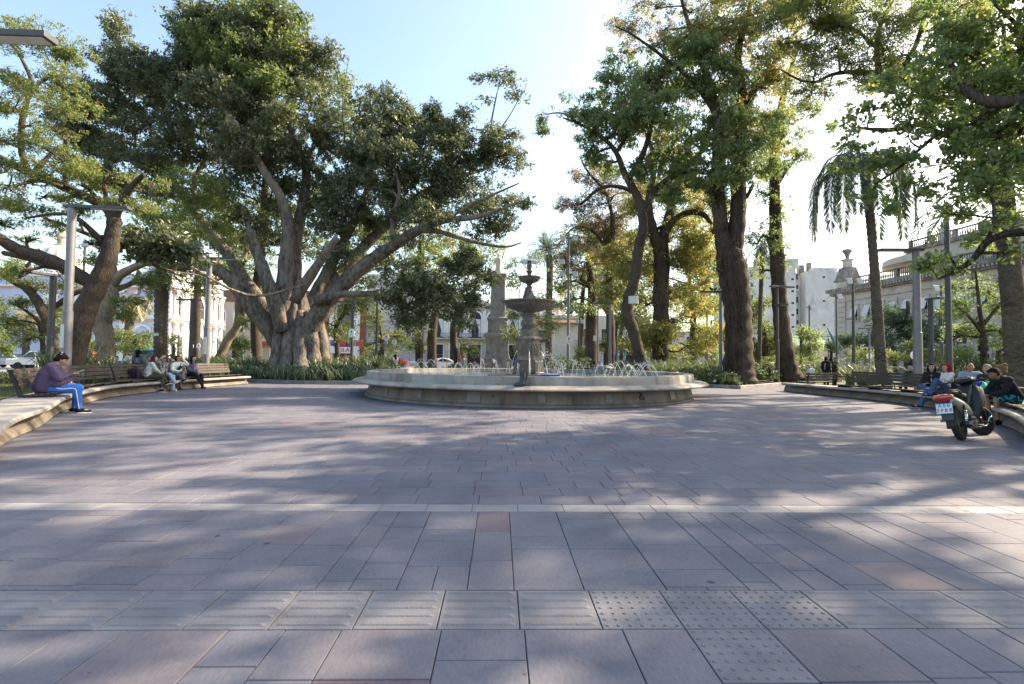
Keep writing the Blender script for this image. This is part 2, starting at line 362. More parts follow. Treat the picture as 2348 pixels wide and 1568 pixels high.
        if style == 'bun': b.ell(hp(0, -.075, .105), .055); b.cap(hp(-.06, -.03, 0), hp(-.05, -.08, -.05), .04, .03); b.cap(hp(.06, -.03, 0), hp(.05, -.08, -.05), .04, .03); b.ell(hp(0, .05, .075), (.07, .05, .04), HR); b.ell(hp(0, -.03, .03), (.098, .102, .108), HR); b.ell(hp(0, -.07, -.05), (.075, .06, .075), HR)
        if style == 'tail': b.cap(hp(0, -.1, .05), hp(0, -.15, -.08), .035, .02)
        if style == 'short': b.ell(hp(0, .03, .078), (.068, .06, .036), HR)
        part('hair', b, hair, .011, 2)
    if hat:
        b = MB(); b.ell(hp(0, -.008, .062), (.092, .105, .068), HR, 14, 8); b.ell(hp(0, .11, .048), (.075, .075, .012), HR, 12, 6); part('cap', b, hat, .011, 2)
    for s in (-1, 1): b = MB(); b.ell(hp(s * .032, .0865, .008), (.0135, .008, .008), HR, 8, 6); link('eye', b.mesh('eye'), m_eye, root, smooth=True); b = MB(); b.ell(hp(s * .032, .0895, .027), (.02, .007, .0045), HR, 8, 5); link('eyebrow', b.mesh('eyebrow'), hair or m_eye, root, smooth=True)
    b = MB(); b.ell(hp(0, .0985, -.060), (.022, .008, .007), HR, 8, 5); link('mouth', b.mesh('mouth'), m_mouth, root, smooth=True)
    if glasses:
        b = MB(); b.cap(hp(-.066, .082, .008), hp(-.012, .099, .006), .020, .021, 8); b.cap(hp(.066, .082, .008), hp(.012, .099, .006), .020, .021, 8)
        for s in (-1, 1): b.tube([hp(s * .075, .08, .012), hp(s * .083, -.01, .006)], .005, 5)
        link('sunglasses', b.mesh('sunglasses'), glasses, root, smooth=True)
    if extra: extra(root, Q, hp)
    return root
HB = mat('hair_black', (.012, .010, .010), .8, .3, 30, .4, 60, spec=.12); HBR = mat('hair_brown', (.045, .022, .015), .8, .3, 30, .4, 60, spec=.12); HRB = mat('hair_auburn', (.075, .022, .016), .8, .3, 30, .4, 60, spec=.12); HGR = mat('hair_grey', (.30, .29, .27), .8, .3, 30, .4, 60, spec=.12); HBL = mat('hair_blond', (.42, .33, .20), .8, .25, 30, .4, 60, spec=.12); HRED = mat('hair_red', (.30, .006, .012), .8, .3, 30, .4, 60, spec=.12)
WS = mat('white_sole', (.72, .71, .68), .7); BK = cloth('black', (.016, .016, .018)); DN = cloth('denim_blue', (.06, .115, .25), .3, 14); LJ = cloth('pale_jeans', (.32, .40, .54), .2, 10); NAVY = cloth('navy', (.02, .023, .05)); WHT = cloth('white', (.70, .70, .68), .06); GRY = cloth('grey', (.25, .26, .28)); 
def bag(name, label, cat, pos, dims, m, rz=0, group=None, strap=None, v=.014):
    b = MB(); x, y, z = dims
    for a in (-1, 1):
        for c in (-1, 1): b.cap((a * x * .36, c * y * .3, z * .16), (a * x * .30, c * y * .28, z * .82), min(x, y, z) * .2, min(x, y, z) * .17)
    b.ell((0, 0, z * .5), (x * .46, y * .48, z * .46))
    r = thing(name, label, cat, pos, rz, group); link('body', remesh(b, v, 3), m, r, smooth=True)
    if strap: b = MB(); b.tube(catmull([(-x * .2, 0, z * .9), (-x * .1, 0, z * 1.08), (x * .1, 0, z * 1.08), (x * .2, 0, z * .9)], 4), .012, 6); link('handle', b.mesh('handle'), strap, r, smooth=True)
    b = MB(); b.tube(catmull([(-x * .34, -y * .5, z * .35), (-x * .30, -y * .5, z * .6), (x * .30, -y * .5, z * .6), (x * .34, -y * .5, z * .35)], 5), .006, 5); link('zip_line', b.mesh('zip_line'), strap or BK, r, smooth=True)
    return r
# ---- left bench
LV = 'people sitting on the left bench'
p, n = on_bench(LB, 1, 102, .30)
def ex1(root, Q, hp):
    b = MB()
    for s in (-1, 1):
        b.tube(catmull([Q['RH'] + Vector((.10, .06, .06)), Q['RH'].lerp(Q['RK'], .5) + Vector((.13, 0, -.01)), Q['RK'] + Vector((.105, -.03, .01)), Q['RK'].lerp(Q['RA'], .3) + Vector((.095, 0, 0)), Q['RK'].lerp(Q['RA'], .95) + Vector((.066, 0, 0))], 5), .010, 6); break
    link('side_stripe', b.mesh('side_stripe'), WHT, root, smooth=True)
    b = MB(); b.cap(Q['NK'] + Vector((-.07, -.02, .0)), Q['NK'] + Vector((.07, -.02, .0)), .055); link('collar', remesh(b, .012, 3), cloth('lilac', (.27, .19, .38)), root, smooth=True)
    b = MB(); b.bar(hp(.05, -.075, .125), hp(-.03, -.095, .135), .03, .035); b.bar(hp(.075, -.05, .085), hp(.02, -.085, .10), .02, .02); link('hair_clip', b.mesh('hair_clip'), WHT, root)
person('heavyset woman in purple sweater and blue trousers bent over a mint phone', (p.x, p.y), (n.x, n.y), fat=2.3, skin=1, top=cloth('purple', (.085, .062, .115)), bottom=cloth('bright_blue', (.04, .17, .58), .1), shoe=BK, sole=WS, hair=mat('hair_dark', (.018, .011, .012), .8, .3, 30, .4, 60, spec=.12), style='bun', pitch=.62, vox=.012, glasses=None, extra=ex1, scale=1.02,
       J=dict(CH=(0, .08, .93), NK=(0, .17, 1.11), HD=(0, .29, 1.24), LS=(-.21, .15, 1.05), RS=(.21, .15, 1.05), LE=(-.29, .30, .83), RE=(.30, .30, .82), LW=(-.09, .50, .90), RW=(.09, .50, .90), LK=(-.15, .58, .56), RK=(.17, .60, .56), LA=(-.12, .52, .085), RA=(.17, .66, .085), LT=(-.11, .66, .045), RT=(.18, .85, .04)))
pp = Vector((p.x, p.y, 0)) + Vector((n.x, n.y, 0)) * .63
r = thing('phone', 'mint green phone held in the hands of the purple sweater woman', 'phone', (pp.x, pp.y, .975), math.atan2(-n.x, n.y)); b = MB(); b.box((0, 0, 0), (.075, .15, .010), m=Matrix.Rotation(.45, 3, 'X')); o = link('case', b.mesh('case'), mat('mint_plastic', (.28, .62, .50), .4), r); b = MB(); b.box((0, 0, .0065), (.066, .138, .003), m=Matrix.Rotation(.45, 3, 'X')); link('screen', b.mesh('screen'), mat('phone_screen', (.02, .022, .026), .1), r)
b = MB(); b.tube(catmull([(.0, .05, -.02), (.01, .06, -.05), (-.025, .06, -.09), (.01, .06, -.12), (.045, .06, -.09), (.01, .06, -.05)], 4), .006, 5); link('charm', b.mesh('charm'), mat('blue_bead', (.05, .25, .5), .4), r, smooth=True)
q = Vector((p.x, p.y, 0)) + Vector((n.x, n.y, 0)) * .50 + Vector((n.y, -n.x, 0)) * .12; bag('waist_bag', 'small lilac zip bag at the belly of the purple sweater woman', 'bag', (q.x, q.y, .56), (.20, .12, .16), cloth('lilac_bag', (.42, .31, .44), .08), math.atan2(-n.x, n.y), None, WHT, .01)
def seat(u, ins=.30): p, n = on_bench(LB, 1, u, ins); return p, n
p, n = seat(338); d = Vector((n.x * .62 + .1, n.y + .75)); person('woman with auburn bob in pale grey sweater seen from behind on the bench', (p.x, p.y), d, fat=1.12, skin=0, top=cloth('oatmeal', (.50, .49, .46), .06), bottom=cloth('olive', (.055, .055, .038)), leg='crop', shoe=BK, sole=WS, hair=HRB, style='bob', yaw=-.2, group=LV,
       J=dict(CH=(0, .09, .92), NK=(0, .16, 1.10), HD=(0, .22, 1.26), LS=(-.165, .13, 1.05), RS=(.165, .13, 1.05), RE=(.24, .24, .84), RW=(.14, .42, .70), LE=(-.2, .25, .82), LW=(-.05, .45, .70), RK=(.17, .46, .60), RA=(.20, .42, .09), RT=(.25, .60, .04), LK=(-.03, .50, .66), LA=(.08, .62, .36), LT=(.1, .80, .36)))
bag('backpack', 'dark purple backpack behind the woman in grey sweater', 'backpack', (p.x - .15, p.y - .42, .51), (.34, .24, .42), cloth('dark_purple', (.025, .018, .035)), .3, None, BK)
p, n = seat(374); person('woman in black and white patterned jacket shading her eyes, dark glasses', (p.x, p.y), (.95, -.35), skin=0, top=pat_cloth('scribble_cloth', [(.015, .015, .016), (.62, .6, .56), (.015, .015, .016)], 26, (.44, .52)), bottom=LJ, flare=1.7, shoe=WHT, sole=WS, hair=HBL, style='short', glasses=m_sung, group=LV,
       J=dict(LE=(-.30, .16, 1.16), LW=(-.12, .17, 1.27), RE=(.30, .18, 1.12), RW=(.13, .16, 1.28), RK=(.05, .47, .66), RA=(.0, .66, .38), RT=(-.02, .80, .36)), hand='flat')
r = thing('water_bottle', 'black steel water bottle standing on the bench before the patterned jacket', 'bottle', (p.x + .28, p.y - .22, .51)); b = MB(); b.lathe([(.001, 0), (.042, .002), (.044, .02), (.044, .20), (.03, .225), (.03, .27), (.001, .275)], 16); link('flask', b.mesh('flask'), mat('black_bottle', (.014, .014, .015), .35), r, smooth=True); b = MB(); b.lathe([(.045, .0), (.0455, .02)], 16); link('base_ring', b.mesh('base_ring'), WS, r)
p, n = seat(405); 
def ex4(root, Q, hp): b = MB(); b.tube(catmull([Q['LS'] + Vector((.05, .09, .02)), Q['CH'] + Vector((0, .17, 0)), Q['HP'] + Vector((.12, .15, .08))], 5), .016, 6); link('sling_strap', b.mesh('sling_strap'), BK, root, smooth=True); b = MB(); b.cap(Q['CH'] + Vector((-.05, .18, -.02)), Q['CH'] + Vector((.10, .18, -.12)), .055, .05); link('sling_bag', b.mesh('sling_bag'), BK, root, smooth=True)
person('woman in white hoodie with red sunglasses and black sling bag, hand at ear', (p.x, p.y), (.95, -.42), fat=1.1, skin=0, top=WHT, bottom=pat_cloth('grey_camo', [(.12, .105, .11), (.20, .175, .19), (.12, .105, .11)], 9), shoe=BK, sole=WS, hair=HBR, style='bob', glasses=mat('red_lens', (.30, .02, .02), .15), yaw=.2, group=LV, extra=ex4,
       J=dict(LE=(-.34, .12, 1.02), LW=(-.17, .09, 1.26), RW=(.04, .26, .74), RE=(.25, .10, .80), LK=(.04, .46, .72), LA=(.10, .60, .40), LT=(.12, .76, .42)))
p, n = seat(438); 
def ex5(root, Q, hp): b = MB(); b.lathe([(.001, 0), (.034, .0), (.042, .10), (.044, .105), (.001, .108)], 14, (Q['RW'] + Vector((-.02, .09, -.03)))[:]); link('paper_cup', b.mesh('paper_cup'), WS, root, smooth=True); b = MB(); b.cap(Q['CH'] + Vector((0, .10, -.2)), Q['CH'] + Vector((0, .11, .12)), .07, .05); link('undershirt', b.mesh('undershirt'), cloth('purple_print', (.22, .10, .25)), root, smooth=True)
person('woman with long black hair in dark denim jacket and black leggings holding a cup', (p.x, p.y), (.97, -.3), fat=1.12, skin=0, top=cloth('dark_denim', (.075, .085, .115), .3), bottom=cloth('black_leggings', (.014, .012, .018)), shoe=BK, sole=GRY, hair=HB, style='long', yaw=-.1, group=LV, extra=ex5, J=dict(RW=(.05, .34, .68), LW=(-.02, .36, .66), CH=(0, .04, .92), NK=(0, .08, 1.11), HD=(0, .12, 1.265), LA=(-.03, .62, .085), RA=(.03, .70, .085), LT=(-.02, .80, .04), RT=(.08, .88, .04)))
person('man in black cap and grey shirt seated behind the second lamp post', (XU(481, 26), 26), (.9, .35), zs=.45, skin=1, top=GRY, sleeve='short', bottom=LJ, shoe=BK, hair=HB, hat=BK, female=False, J=dict(CH=(0, .08, .86), NK=(0, .14, 1.04), HD=(0, .2, 1.18)), pitch=.3)
person('man with black hair and violet shirt seated with his back to the viewer', (XU(381, 26.5), 26.5), (.2, 1), zs=.5, skin=1, top=cloth('violet', (.03, .018, .085)), sleeve='short', bottom=BK, hair=HB, female=False)
person('woman with long dark hair in denim jacket standing with her back turned', (XU(316, 27), 27), (-.25, 1), 'stand', skin=1, top=cloth('washed_denim', (.11, .12, .20)), bottom=NAVY, shoe=BK, hair=HB, style='long', scale=1.0)
GM = 'people on the lawn bench'
person('man in bright green shirt lounging at the bench end on the lawn', (XU(255, 25.6), 25.6), (.95, .15), zs=.46, skin=1, top=cloth('emerald', (.02, .30, .19)), sleeve='short', bottom=BK, shoe=BK, hair=HB, female=False, J=dict(CH=(0, -.08, .86), NK=(0, -.1, 1.03), HD=(0, -.07, 1.19)))
person('man with reddish face sitting just right of the green shirt', (XU(266, 26.1), 26.1), (.7, -.3), zs=.45, skin=0, top=cloth('slate_blue', (.07, .10, .15)), sleeve='short', bottom=BK, shoe=BK, hair=HBR, female=False, pitch=.2)
person('person in white shirt and cap bending by the blue stall', (XU(286, 38), 38), (1, .1), 'stand', skin=1, top=WHT, bottom=BK, shoe=BK, hair=HB, hat=GRY, female=False, J=dict(CH=(0, .16, 1.15), NK=(0, .28, 1.30), HD=(0, .36, 1.43), LS=(-.17, .24, 1.27), RS=(.17, .24, 1.27), LE=(-.2, .36, 1.02), RE=(.2, .36, 1.02), LW=(-.12, .5, .85), RW=(.12, .5, .85)))
# ---- right side
RV = 'people sitting on the right bench'
person('white haired man in pale shirt sitting on the straight bench at right', (XU(1862, 24.9), 24.9), (-.9, .35), zs=.46, skin=0, top=cloth('pale_shirt', (.50, .53, .60), .06), bottom=BK, shoe=BK, hair=HGR, female=False, J=dict(CH=(0, .08, .86), NK=(0, .14, 1.04), HD=(0, .2, 1.18)), pitch=.25)
person('standing man in black jacket with white back print, left of the pair', (XU(1893, 27.5), 27.5), (.95, .3), 'stand', skin=1, top=cloth('midnight', (.012, .014, .024)), bottom=BK, shoe=BK, hair=HB, female=False, scale=1.02)
person('standing man in black cap and dark coat, right of the pair', (XU(1913, 28), 28), (.9, -.2), 'stand', skin=1, top=BK, bottom=BK, shoe=BK, hair=HGR, hat=BK, female=False, fat=1.2)
person('grey haired man in black sitting with his back turned beyond the bench', (XU(2087, 20.9), 20.9), (.05, 1), zs=.42, skin=1, top=BK, bottom=BK, hair=HGR, female=False)
p, n = on_bench(RB, -1, 2136, .30); person('smiling young woman with black bob, dark jacket and blue jeans, legs folded', (p.x, p.y), (-.85, -.6), skin=0, top=cloth('charcoal', (.022, .022, .03)), bottom=DN, flare=1.5, shoe=BK, sole=WS, hair=HB, style='bob', yaw=.15, group=RV, vox=.012, J=dict(LW=(.02, .26, .76), RW=(-.04, .28, .74), RK=(.20, .44, .66), RA=(-.02, .46, .57), RT=(-.16, .52, .56), LK=(-.24, .42, .63), LA=(-.05, .36, .56), LT=(.10, .42, .55)))
p, n = on_bench(RB, -1, 2172, .28); person('woman with bright red hair and white top turned toward her friend', (p.x, p.y), (-.9, .15), skin=0, top=WHT, sleeve='short', bottom=DN, flare=1.5, shoe=BK, sole=WS, hair=HRED, style='red', yaw=.1, group=RV, vox=.012, J=dict(LK=(-.18, .44, .88), LA=(-.14, .58, .46), LT=(-.14, .76, .42), RK=(.10, .52, .57), RA=(.08, .72, .10), RT=(.08, .92, .06), LE=(-.2, .2, .80), LW=(-.1, .42, .64), RW=(.16, .36, .60)))
p, n = on_bench(RB, -1, 2222, .30); person('broad woman in open pale denim shirt facing the viewer behind the scooter', (p.x, p.y), (-.62, -.85), fat=1.35, skin=1, top=cloth('faded_denim', (.27, .33, .42), .15, 6), bottom=BK, shoe=cloth('cream_clog', (.62, .57, .46)), hair=HB, style='tail', group=RV, vox=.012, scale=1.03, J=dict(LW=(-.06, .36, .72), RW=(.08, .36, .72)))
person('dark haired woman mostly hidden behind the pale denim shirt', (p.x + .75, p.y + .75), (-.6, .8), zs=.50, skin=1, top=BK, bottom=BK, hair=HB, style='long')
p2, n2 = on_bench(RB, -1, 2266, .30); person('grey haired man in dark jacket hugging the neon green bag', (p2.x, p2.y), (-.9, -.3), skin=0, top=cloth('dark_check', (.03, .035, .045), .5, 14), bottom=BK, shoe=BK, hair=HGR, female=False, group=RV, vox=.012, J=dict(RW=(.10, .36, .78), LW=(-.12, .30, .88), LE=(-.26, .12, .84)))
bag('sports_bag', 'neon green bag with a blue band on the grey haired man\'s lap', 'bag', (p2.x - .50, p2.y - .30, .60), (.44, .34, .36), pat_cloth('neon_blue_cloth', [(.12, .62, .36), (.015, .03, .30), (.12, .62, .36)], 2.2, (.46, .56)), .4, None, BK)
p3, n3 = on_bench(RB, -1, 2322, .28); person('man in dark hoodie and tropical shorts hunched over at the right edge', (p3.x, p3.y), (-.85, .10), fat=1.1, skin=2, top=cloth('dark_hoodie', (.016, .017, .022)), bottom=pat_cloth('tropical_cloth', [(.012, .02, .05), (.02, .42, .36), (.012, .02, .05)], 7, (.46, .56)), leg='shorts', shoe=BK, hair=HB, style='short', pitch=.55, female=False, group=RV, vox=.012, scale=1.03, J=dict(CH=(0, .16, .90), NK=(0, .28, 1.04), HD=(0, .42, 1.14), LS=(-.17, .24, 1.0), RS=(.17, .24, 1.0), LE=(-.22, .36, .74), RE=(.22, .36, .74), LW=(-.06, .54, .66), RW=(.06, .54, .66)))
person('woman with sandy hair in a bun behind the hunched man', (p3.x + .75, p3.y + 1.0), (-.7, .7), zs=.50, skin=0, top=BK, bottom=BK, hair=mat('hair_sandy', (.20, .12, .055), .8, .3, 30, .4, 60, spec=.12), style='bun')
r = thing('cool_box', 'turquoise soft box with pale piping on the bench at the right edge', 'box', (p3.x + .10, p3.y - .62, .515), .5); b = MB(); b.box((0, 0, .16), (.52, .36, .32)); link('body', b.mesh('body'), mat('turquoise_nylon', (.06, .52, .36), .6, .1), r, bevel=.05)
b = MB(); b.tube([(-.25, -.17, .24), (.25, -.17, .24), (.25, .17, .24), (-.25, .17, .24), (-.25, -.17, .24)], .012, 6); link('piping', b.mesh('piping'), mat('pale_mint', (.45, .75, .62), .6), r); b = MB(); b.tube(catmull([(-.12, 0, .32), (-.10, 0, .37), (.10, 0, .37), (.12, 0, .32)], 4), .012, 6); link('handle', b.mesh('handle'), mat('pale_mint', (.45, .75, .62), .6), r, smooth=True)
q, nq = on_bench(RB, -1, 2190, .10); bag('backpack', 'black backpack with white print on the bench edge above the scooter seat', 'backpack', (q.x - .05, q.y - .1, .51), (.42, .26, .40), BK, .6, None, BK)
person('man in black standing with arm raised behind the lantern post', (XU(2178, 27), 27), (-.5, .9), 'stand', skin=1, top=BK, sleeve='short', bottom=BK, shoe=BK, hair=HB, female=False, J=dict(LE=(-.42, .05, 1.38), LW=(-.20, .05, 1.60)))
person('person with a pale brimmed hat behind the denim shirt woman', (XU(2213, 23), 23), (-.2, -1), zs=.42, skin=1, top=cloth('dark_red_check', (.10, .03, .03), .5), bottom=BK, hair=HBR, hat=cloth('straw', (.5, .38, .2)), female=False)
# ---- centre
person('man in white shirt and dark trousers walking right before the obelisk', (XU(1131, 57), 57), (1, -.2), 'walk', skin=2, top=WHT, sleeve='short', bottom=NAVY, shoe=BK, hair=HB, female=False)
person('man in grey shirt and light blue shorts walking beside the red kiosk', (XU(1063, 56), 56), (1, -.1), 'walk', skin=1, top=cloth('stone_grey', (.34, .33, .29)), sleeve='short', bottom=cloth('light_blue', (.20, .35, .45)), leg='shorts', shoe=BK, hair=HBR, female=False, scale=1.02)
person('short haired blond woman in black top behind the fig bed', (XU(881, 42), 42), (.8, -.6), 'stand', skin=0, top=BK, sleeve='short', bottom=WHT, shoe=WHT, hair=HBL, J=dict(RW=(.1, .3, 1.05), LW=(-.05, .3, 1.0)))
person('woman in long white skirt carrying a bag behind the fig bed', (XU(906, 41), 41), (-.6, .8), 'walk', skin=1, top=WHT, sleeve='short', bottom=WHT, leg='skirt', shoe=WHT, hair=HB, style='long')
person('child in white and pink by the foot of the obelisk', (XU(1088, 60), 60), (.2, -1), 'stand', skin=1, top=cloth('pink', (.6, .25, .3)), bottom=WHT, shoe=BK, hair=HBR, scale=.72)
person('person in dark violet coat standing at the obelisk corner', (XU(1099, 62), 62), (-1, 0), 'stand', skin=1, top=cloth('dark_violet', (.05, .025, .10)), bottom=BK, shoe=BK, hair=HB)
person('old man in red and black top beyond the rose bushes', (XU(1625, 33), 33), (.2, -1), 'stand', skin=0, top=pat_cloth('red_black_cloth', [(.02, .02, .025), (.02, .02, .025), (.45, .03, .05)], 1.6, (.3, .5)), bottom=BK, shoe=BK, hair=HGR, female=False, scale=.93)
person('person in black and white print sitting left of the waste bin', (XU(1362, 32.5), 32.5), (-.6, .8), zs=.45, skin=1, top=pat_cloth('print_cloth', [(.02, .02, .02), (.5, .5, .5), (.02, .02, .02)], 22, (.5, .56)), bottom=BK, hair=HB)
person('person in white shirt sitting just behind the waste bin', (XU(1374, 33), 33), (.3, 1), zs=.45, skin=1, top=WHT, bottom=BK, hair=HB, style='short')
# ---------------------------------------------------------------- camera, light, sky
cam = bpy.data.cameras.new('camera'); camo = bpy.data.objects.new('camera', cam); COL.objects.link(camo)
cam.sensor_width = 36; cam.lens = 36 * F / 2347.0; cam.clip_end = 3000; cam.clip_start = 0.05
camo.location = (0, 0, EYE); camo.rotation_euler = (Matrix.Rotation(PI / 2 + PITCH, 3, 'X') @ Matrix.Rotation(ROLL, 3, 'Z')).to_euler(); S.camera = camo
SUN_AZ = RAD(67); SUN_EL = RAD(36)     # azimuth to the right of the view axis (+Y)
sl = bpy.data.lights.new('sun', 'SUN'); sl.energy = 4.7; sl.angle = RAD(0.55); sl.color = (1, 0.82, 0.59)
so = bpy.data.objects.new('sun', sl); COL.objects.link(so)
sd = Vector((math.sin(SUN_AZ) * math.cos(SUN_EL), math.cos(SUN_AZ) * math.cos(SUN_EL), math.sin(SUN_EL)))
so.rotation_euler = (-sd).to_track_quat('-Z', 'Y').to_euler(); so.location = sd * 60
w = bpy.data.worlds.new('World'); S.world = w; w.use_nodes = True; nt = w.node_tree
bg = nt.nodes['Background']; sk = nt.nodes.new('ShaderNodeTexSky'); sk.sky_type = 'NISHITA'; sk.sun_disc = False
sk.sun_elevation = SUN_EL; sk.sun_rotation = SUN_AZ; sk.air_density = 1.3; sk.dust_density = 2.5; sk.ozone_density = 0.9
nt.links.new(sk.outputs[0], bg.inputs[0]); bg.inputs[1].default_value = 0.125
vs_ = S.view_settings; vs_.view_transform = 'Standard'; vs_.look = 'None'; vs_.exposure = 1.58; vs_.gamma = 1
S.cycles.use_denoising = True; S.cycles.max_bounces = 7; S.cycles.diffuse_bounces = 4; S.cycles.transmission_bounces = 5; S.cycles.transparent_max_bounces = 8
S.cycles.sample_clamp_indirect = 6
# ---------------------------------------------------------------- ground sheets
def sheet(name, poly, z, m, kind='structure'):
    b = MB(); b.add([(p[0], p[1], z) for p in poly], [tuple(range(len(poly)))])
    return tag(b.obj(name, m), kind=kind)
m_asph = mat('asphalt', (0.05, 0.05, 0.052), 0.9, 0.25, 3, 0.3, 60)
m_earth = mat('ground_earth', (0.11, 0.085, 0.06), 0.95, 0.4, 1.2, 0.5, 30)
m_pave2 = mat('paving_far', (0.25, 0.24, 0.235), 0.8, 0.18, 1.5, 0.15, 30)
sheet('ground', [(-900, -60), (900, -60), (900, 1500), (-900, 1500)], -1.2, m_asph)
sheet('plaza_ground', [(-90, -20), (37, -20), (37, 76), (-90, 76)], -0.022, m_pave2)
# slabs laid as one sheet of individual stones with open joints
def pave_mat():
    m, nt, out = newmat('slate_paving'); L = nt.links.new
    b = N(nt, 'ShaderNodeBsdfPrincipled'); L(b.outputs[0], out.inputs[0]); b.inputs['Specular IOR Level'].default_value = 0.22
    at = N(nt, 'ShaderNodeAttribute'); at.attribute_name = 'tone'
    c0 = ramp(nt, at.outputs['Fac'], [(0.0, (0.142, 0.147, 0.176)), (0.3, (0.155, 0.157, 0.182)), (0.6, (0.163, 0.161, 0.186)), (0.8, (0.177, 0.169, 0.187)), (0.9, (0.180, 0.156, 0.170)), (0.97, (0.180, 0.142, 0.155)), (1.0, (0.165, 0.118, 0.134))])
    tc = N(nt, 'ShaderNodeTexCoord')
    nz = N(nt, 'ShaderNodeTexNoise'); nz.inputs['Scale'].default_value = 1.6; nz.inputs['Detail'].default_value = 7; nz.inputs['Roughness'].default_value = 0.62; L(tc.outputs['Object'], nz.inputs['Vector'])
    f = ramp(nt, nz.outputs['Fac'], [(0.3, (0.78, 0.78, 0.8)), (0.7, (1.16, 1.13, 1.1))])
    mx = N(nt, 'ShaderNodeMix', data_type='RGBA', blend_type='MULTIPLY'); mx.inputs[0].default_value = 1; L(c0, mx.inputs[6]); L(f, mx.inputs[7])
    # fine cleft grain
    mp = N(nt, 'ShaderNodeMapping'); mp.inputs['Scale'].default_value = (60, 22, 30); mp.inputs['Rotation'].default_value = (0, 0, 0.5); L(tc.outputs['Object'], mp.inputs[0])
    n2 = N(nt, 'ShaderNodeTexNoise'); n2.inputs['Scale'].default_value = 1; n2.inputs['Detail'].default_value = 6; n2.inputs['Roughness'].default_value = 0.7; L(mp.outputs[0], n2.inputs['Vector'])
    g = ramp(nt, n2.outputs['Fac'], [(0.25, (0.8, 0.8, 0.8)), (0.75, (1.18, 1.18, 1.18))])
    m2 = N(nt, 'ShaderNodeMix', data_type='RGBA', blend_type='MULTIPLY'); m2.inputs[0].default_value = 1; L(mx.outputs[2], m2.inputs[6]); L(g, m2.inputs[7])
    # gum spots and small dirt marks
    vo = N(nt, 'ShaderNodeTexVoronoi'); vo.inputs['Scale'].default_value = 2.0; vo.inputs['Randomness'].default_value = 1; L(tc.outputs['Object'], vo.inputs['Vector'])
    sp = ramp(nt, vo.outputs['Distance'], [(0.035, (0.40, 0.38, 0.39)), (0.06, (1, 1, 1))])
    m3 = N(nt, 'ShaderNodeMix', data_type='RGBA', blend_type='MULTIPLY'); m3.inputs[0].default_value = 1.0; L(m2.outputs[2], m3.inputs[6]); L(sp, m3.inputs[7])
    vo2 = N(nt, 'ShaderNodeTexVoronoi'); vo2.inputs['Scale'].default_value = 7; L(tc.outputs['Object'], vo2.inputs['Vector'])
    sp2 = ramp(nt, vo2.outputs['Distance'], [(0.045, (0.55, 0.52, 0.5)), (0.08, (1, 1, 1))])
    m4 = N(nt, 'ShaderNodeMix', data_type='RGBA', blend_type='MULTIPLY'); m4.inputs[0].default_value = 0.8; L(m3.outputs[2], m4.inputs[6]); L(sp2, m4.inputs[7])
    # broad worn and soiled patches
    n5 = N(nt, 'ShaderNodeTexNoise'); n5.inputs['Scale'].default_value = 0.42; n5.inputs['Detail'].default_value = 9; n5.inputs['Roughness'].default_value = 0.68; L(tc.outputs['Object'], n5.inputs['Vector'])
    w5 = ramp(nt, n5.outputs['Fac'], [(0.32, (0.80, 0.79, 0.80)), (0.5, (1, 1, 1)), (0.68, (1.14, 1.12, 1.09))])
    m5 = N(nt, 'ShaderNodeMix', data_type='RGBA', blend_type='MULTIPLY'); m5.inputs[0].default_value = 1; L(m4.outputs[2], m5.inputs[6]); L(w5, m5.inputs[7])
    L(m5.outputs[2], b.inputs['Base Color'])
    rr = N(nt, 'ShaderNodeMapRange'); L(nz.outputs['Fac'], rr.inputs[0]); rr.inputs[3].default_value = 0.68; rr.inputs[4].default_value = 0.85; L(rr.outputs[0], b.inputs['Roughness'])
    bp = N(nt, 'ShaderNodeBump'); bp.inputs['Strength'].default_value = 0.35; bp.inputs['Distance'].default_value = 0.006; L(n2.outputs['Fac'], bp.inputs['Height']); L(bp.outputs[0], b.inputs['Normal'])
    return m
m_slate = pave_mat(); MATS['slate_paving'] = m_slate
SL = []   # x0,x1,y0,y1
def fill_cols(x0, x1, y0, y1):
    x = x0
    while x < x1 - 0.02:
        wd = rnd.choice((0.2, 0.28, 0.36, 0.42, 0.5)); xe = min(x + wd, x1)
        if x1 - xe < 0.12: xe = x1
        y = y0 - rnd.random() * 0.4
        while y < y1:
            ln = rnd.choice((0.25, 0.36, 0.45, 0.58, 0.7)); ye = min(y + ln, y1)
            if y1 - ye < 0.12: ye = y1
            if ye - max(y, y0) > 0.03:
                if wd >= 0.42 and rnd.random() < 0.12:
                    xm = x + (xe - x) * 0.5; SL.append((x, xm, max(y, y0), ye)); SL.append((xm, xe, max(y, y0), ye))
                else: SL.append((x, xe, max(y, y0), ye))
            y = ye
        x = xe
def fill_rows(x0, x1, y0, y1):
    y = y0
    while y < y1 - 0.02:
        dp = rnd.choice((0.3, 0.36, 0.42, 0.5)); ye = min(y + dp, y1)
        if y1 - ye < 0.15: ye = y1
        x = x0 - rnd.random() * 0.5
        while x < x1:
            ln = rnd.choice((0.3, 0.4, 0.5, 0.6, 0.75)); xe = min(x + ln, x1); SL.append((x, xe, y, ye)); x = xe
        y = ye
YT0, YT1, YW0, YW1 = 2.575, 3.005, 4.53, 4.76
XT0 = -0.307; TW = 0.4245
fill_cols(-6, XT0 + 3 * TW, 0.4, YT0); fill_cols(XT0 + 4 * TW, 6, 0.4, YT0); fill_cols(XT0 + 3 * TW, XT0 + 4 * TW, 0.4, YT0 - 0.43)
fill_cols(-9, 9, YT1, YW0); fill_rows(-17, 17, YW1, 8.2); fill_rows(-18, 20, 8.2, 30)
fill_rows(-10, 12, 30, 40)
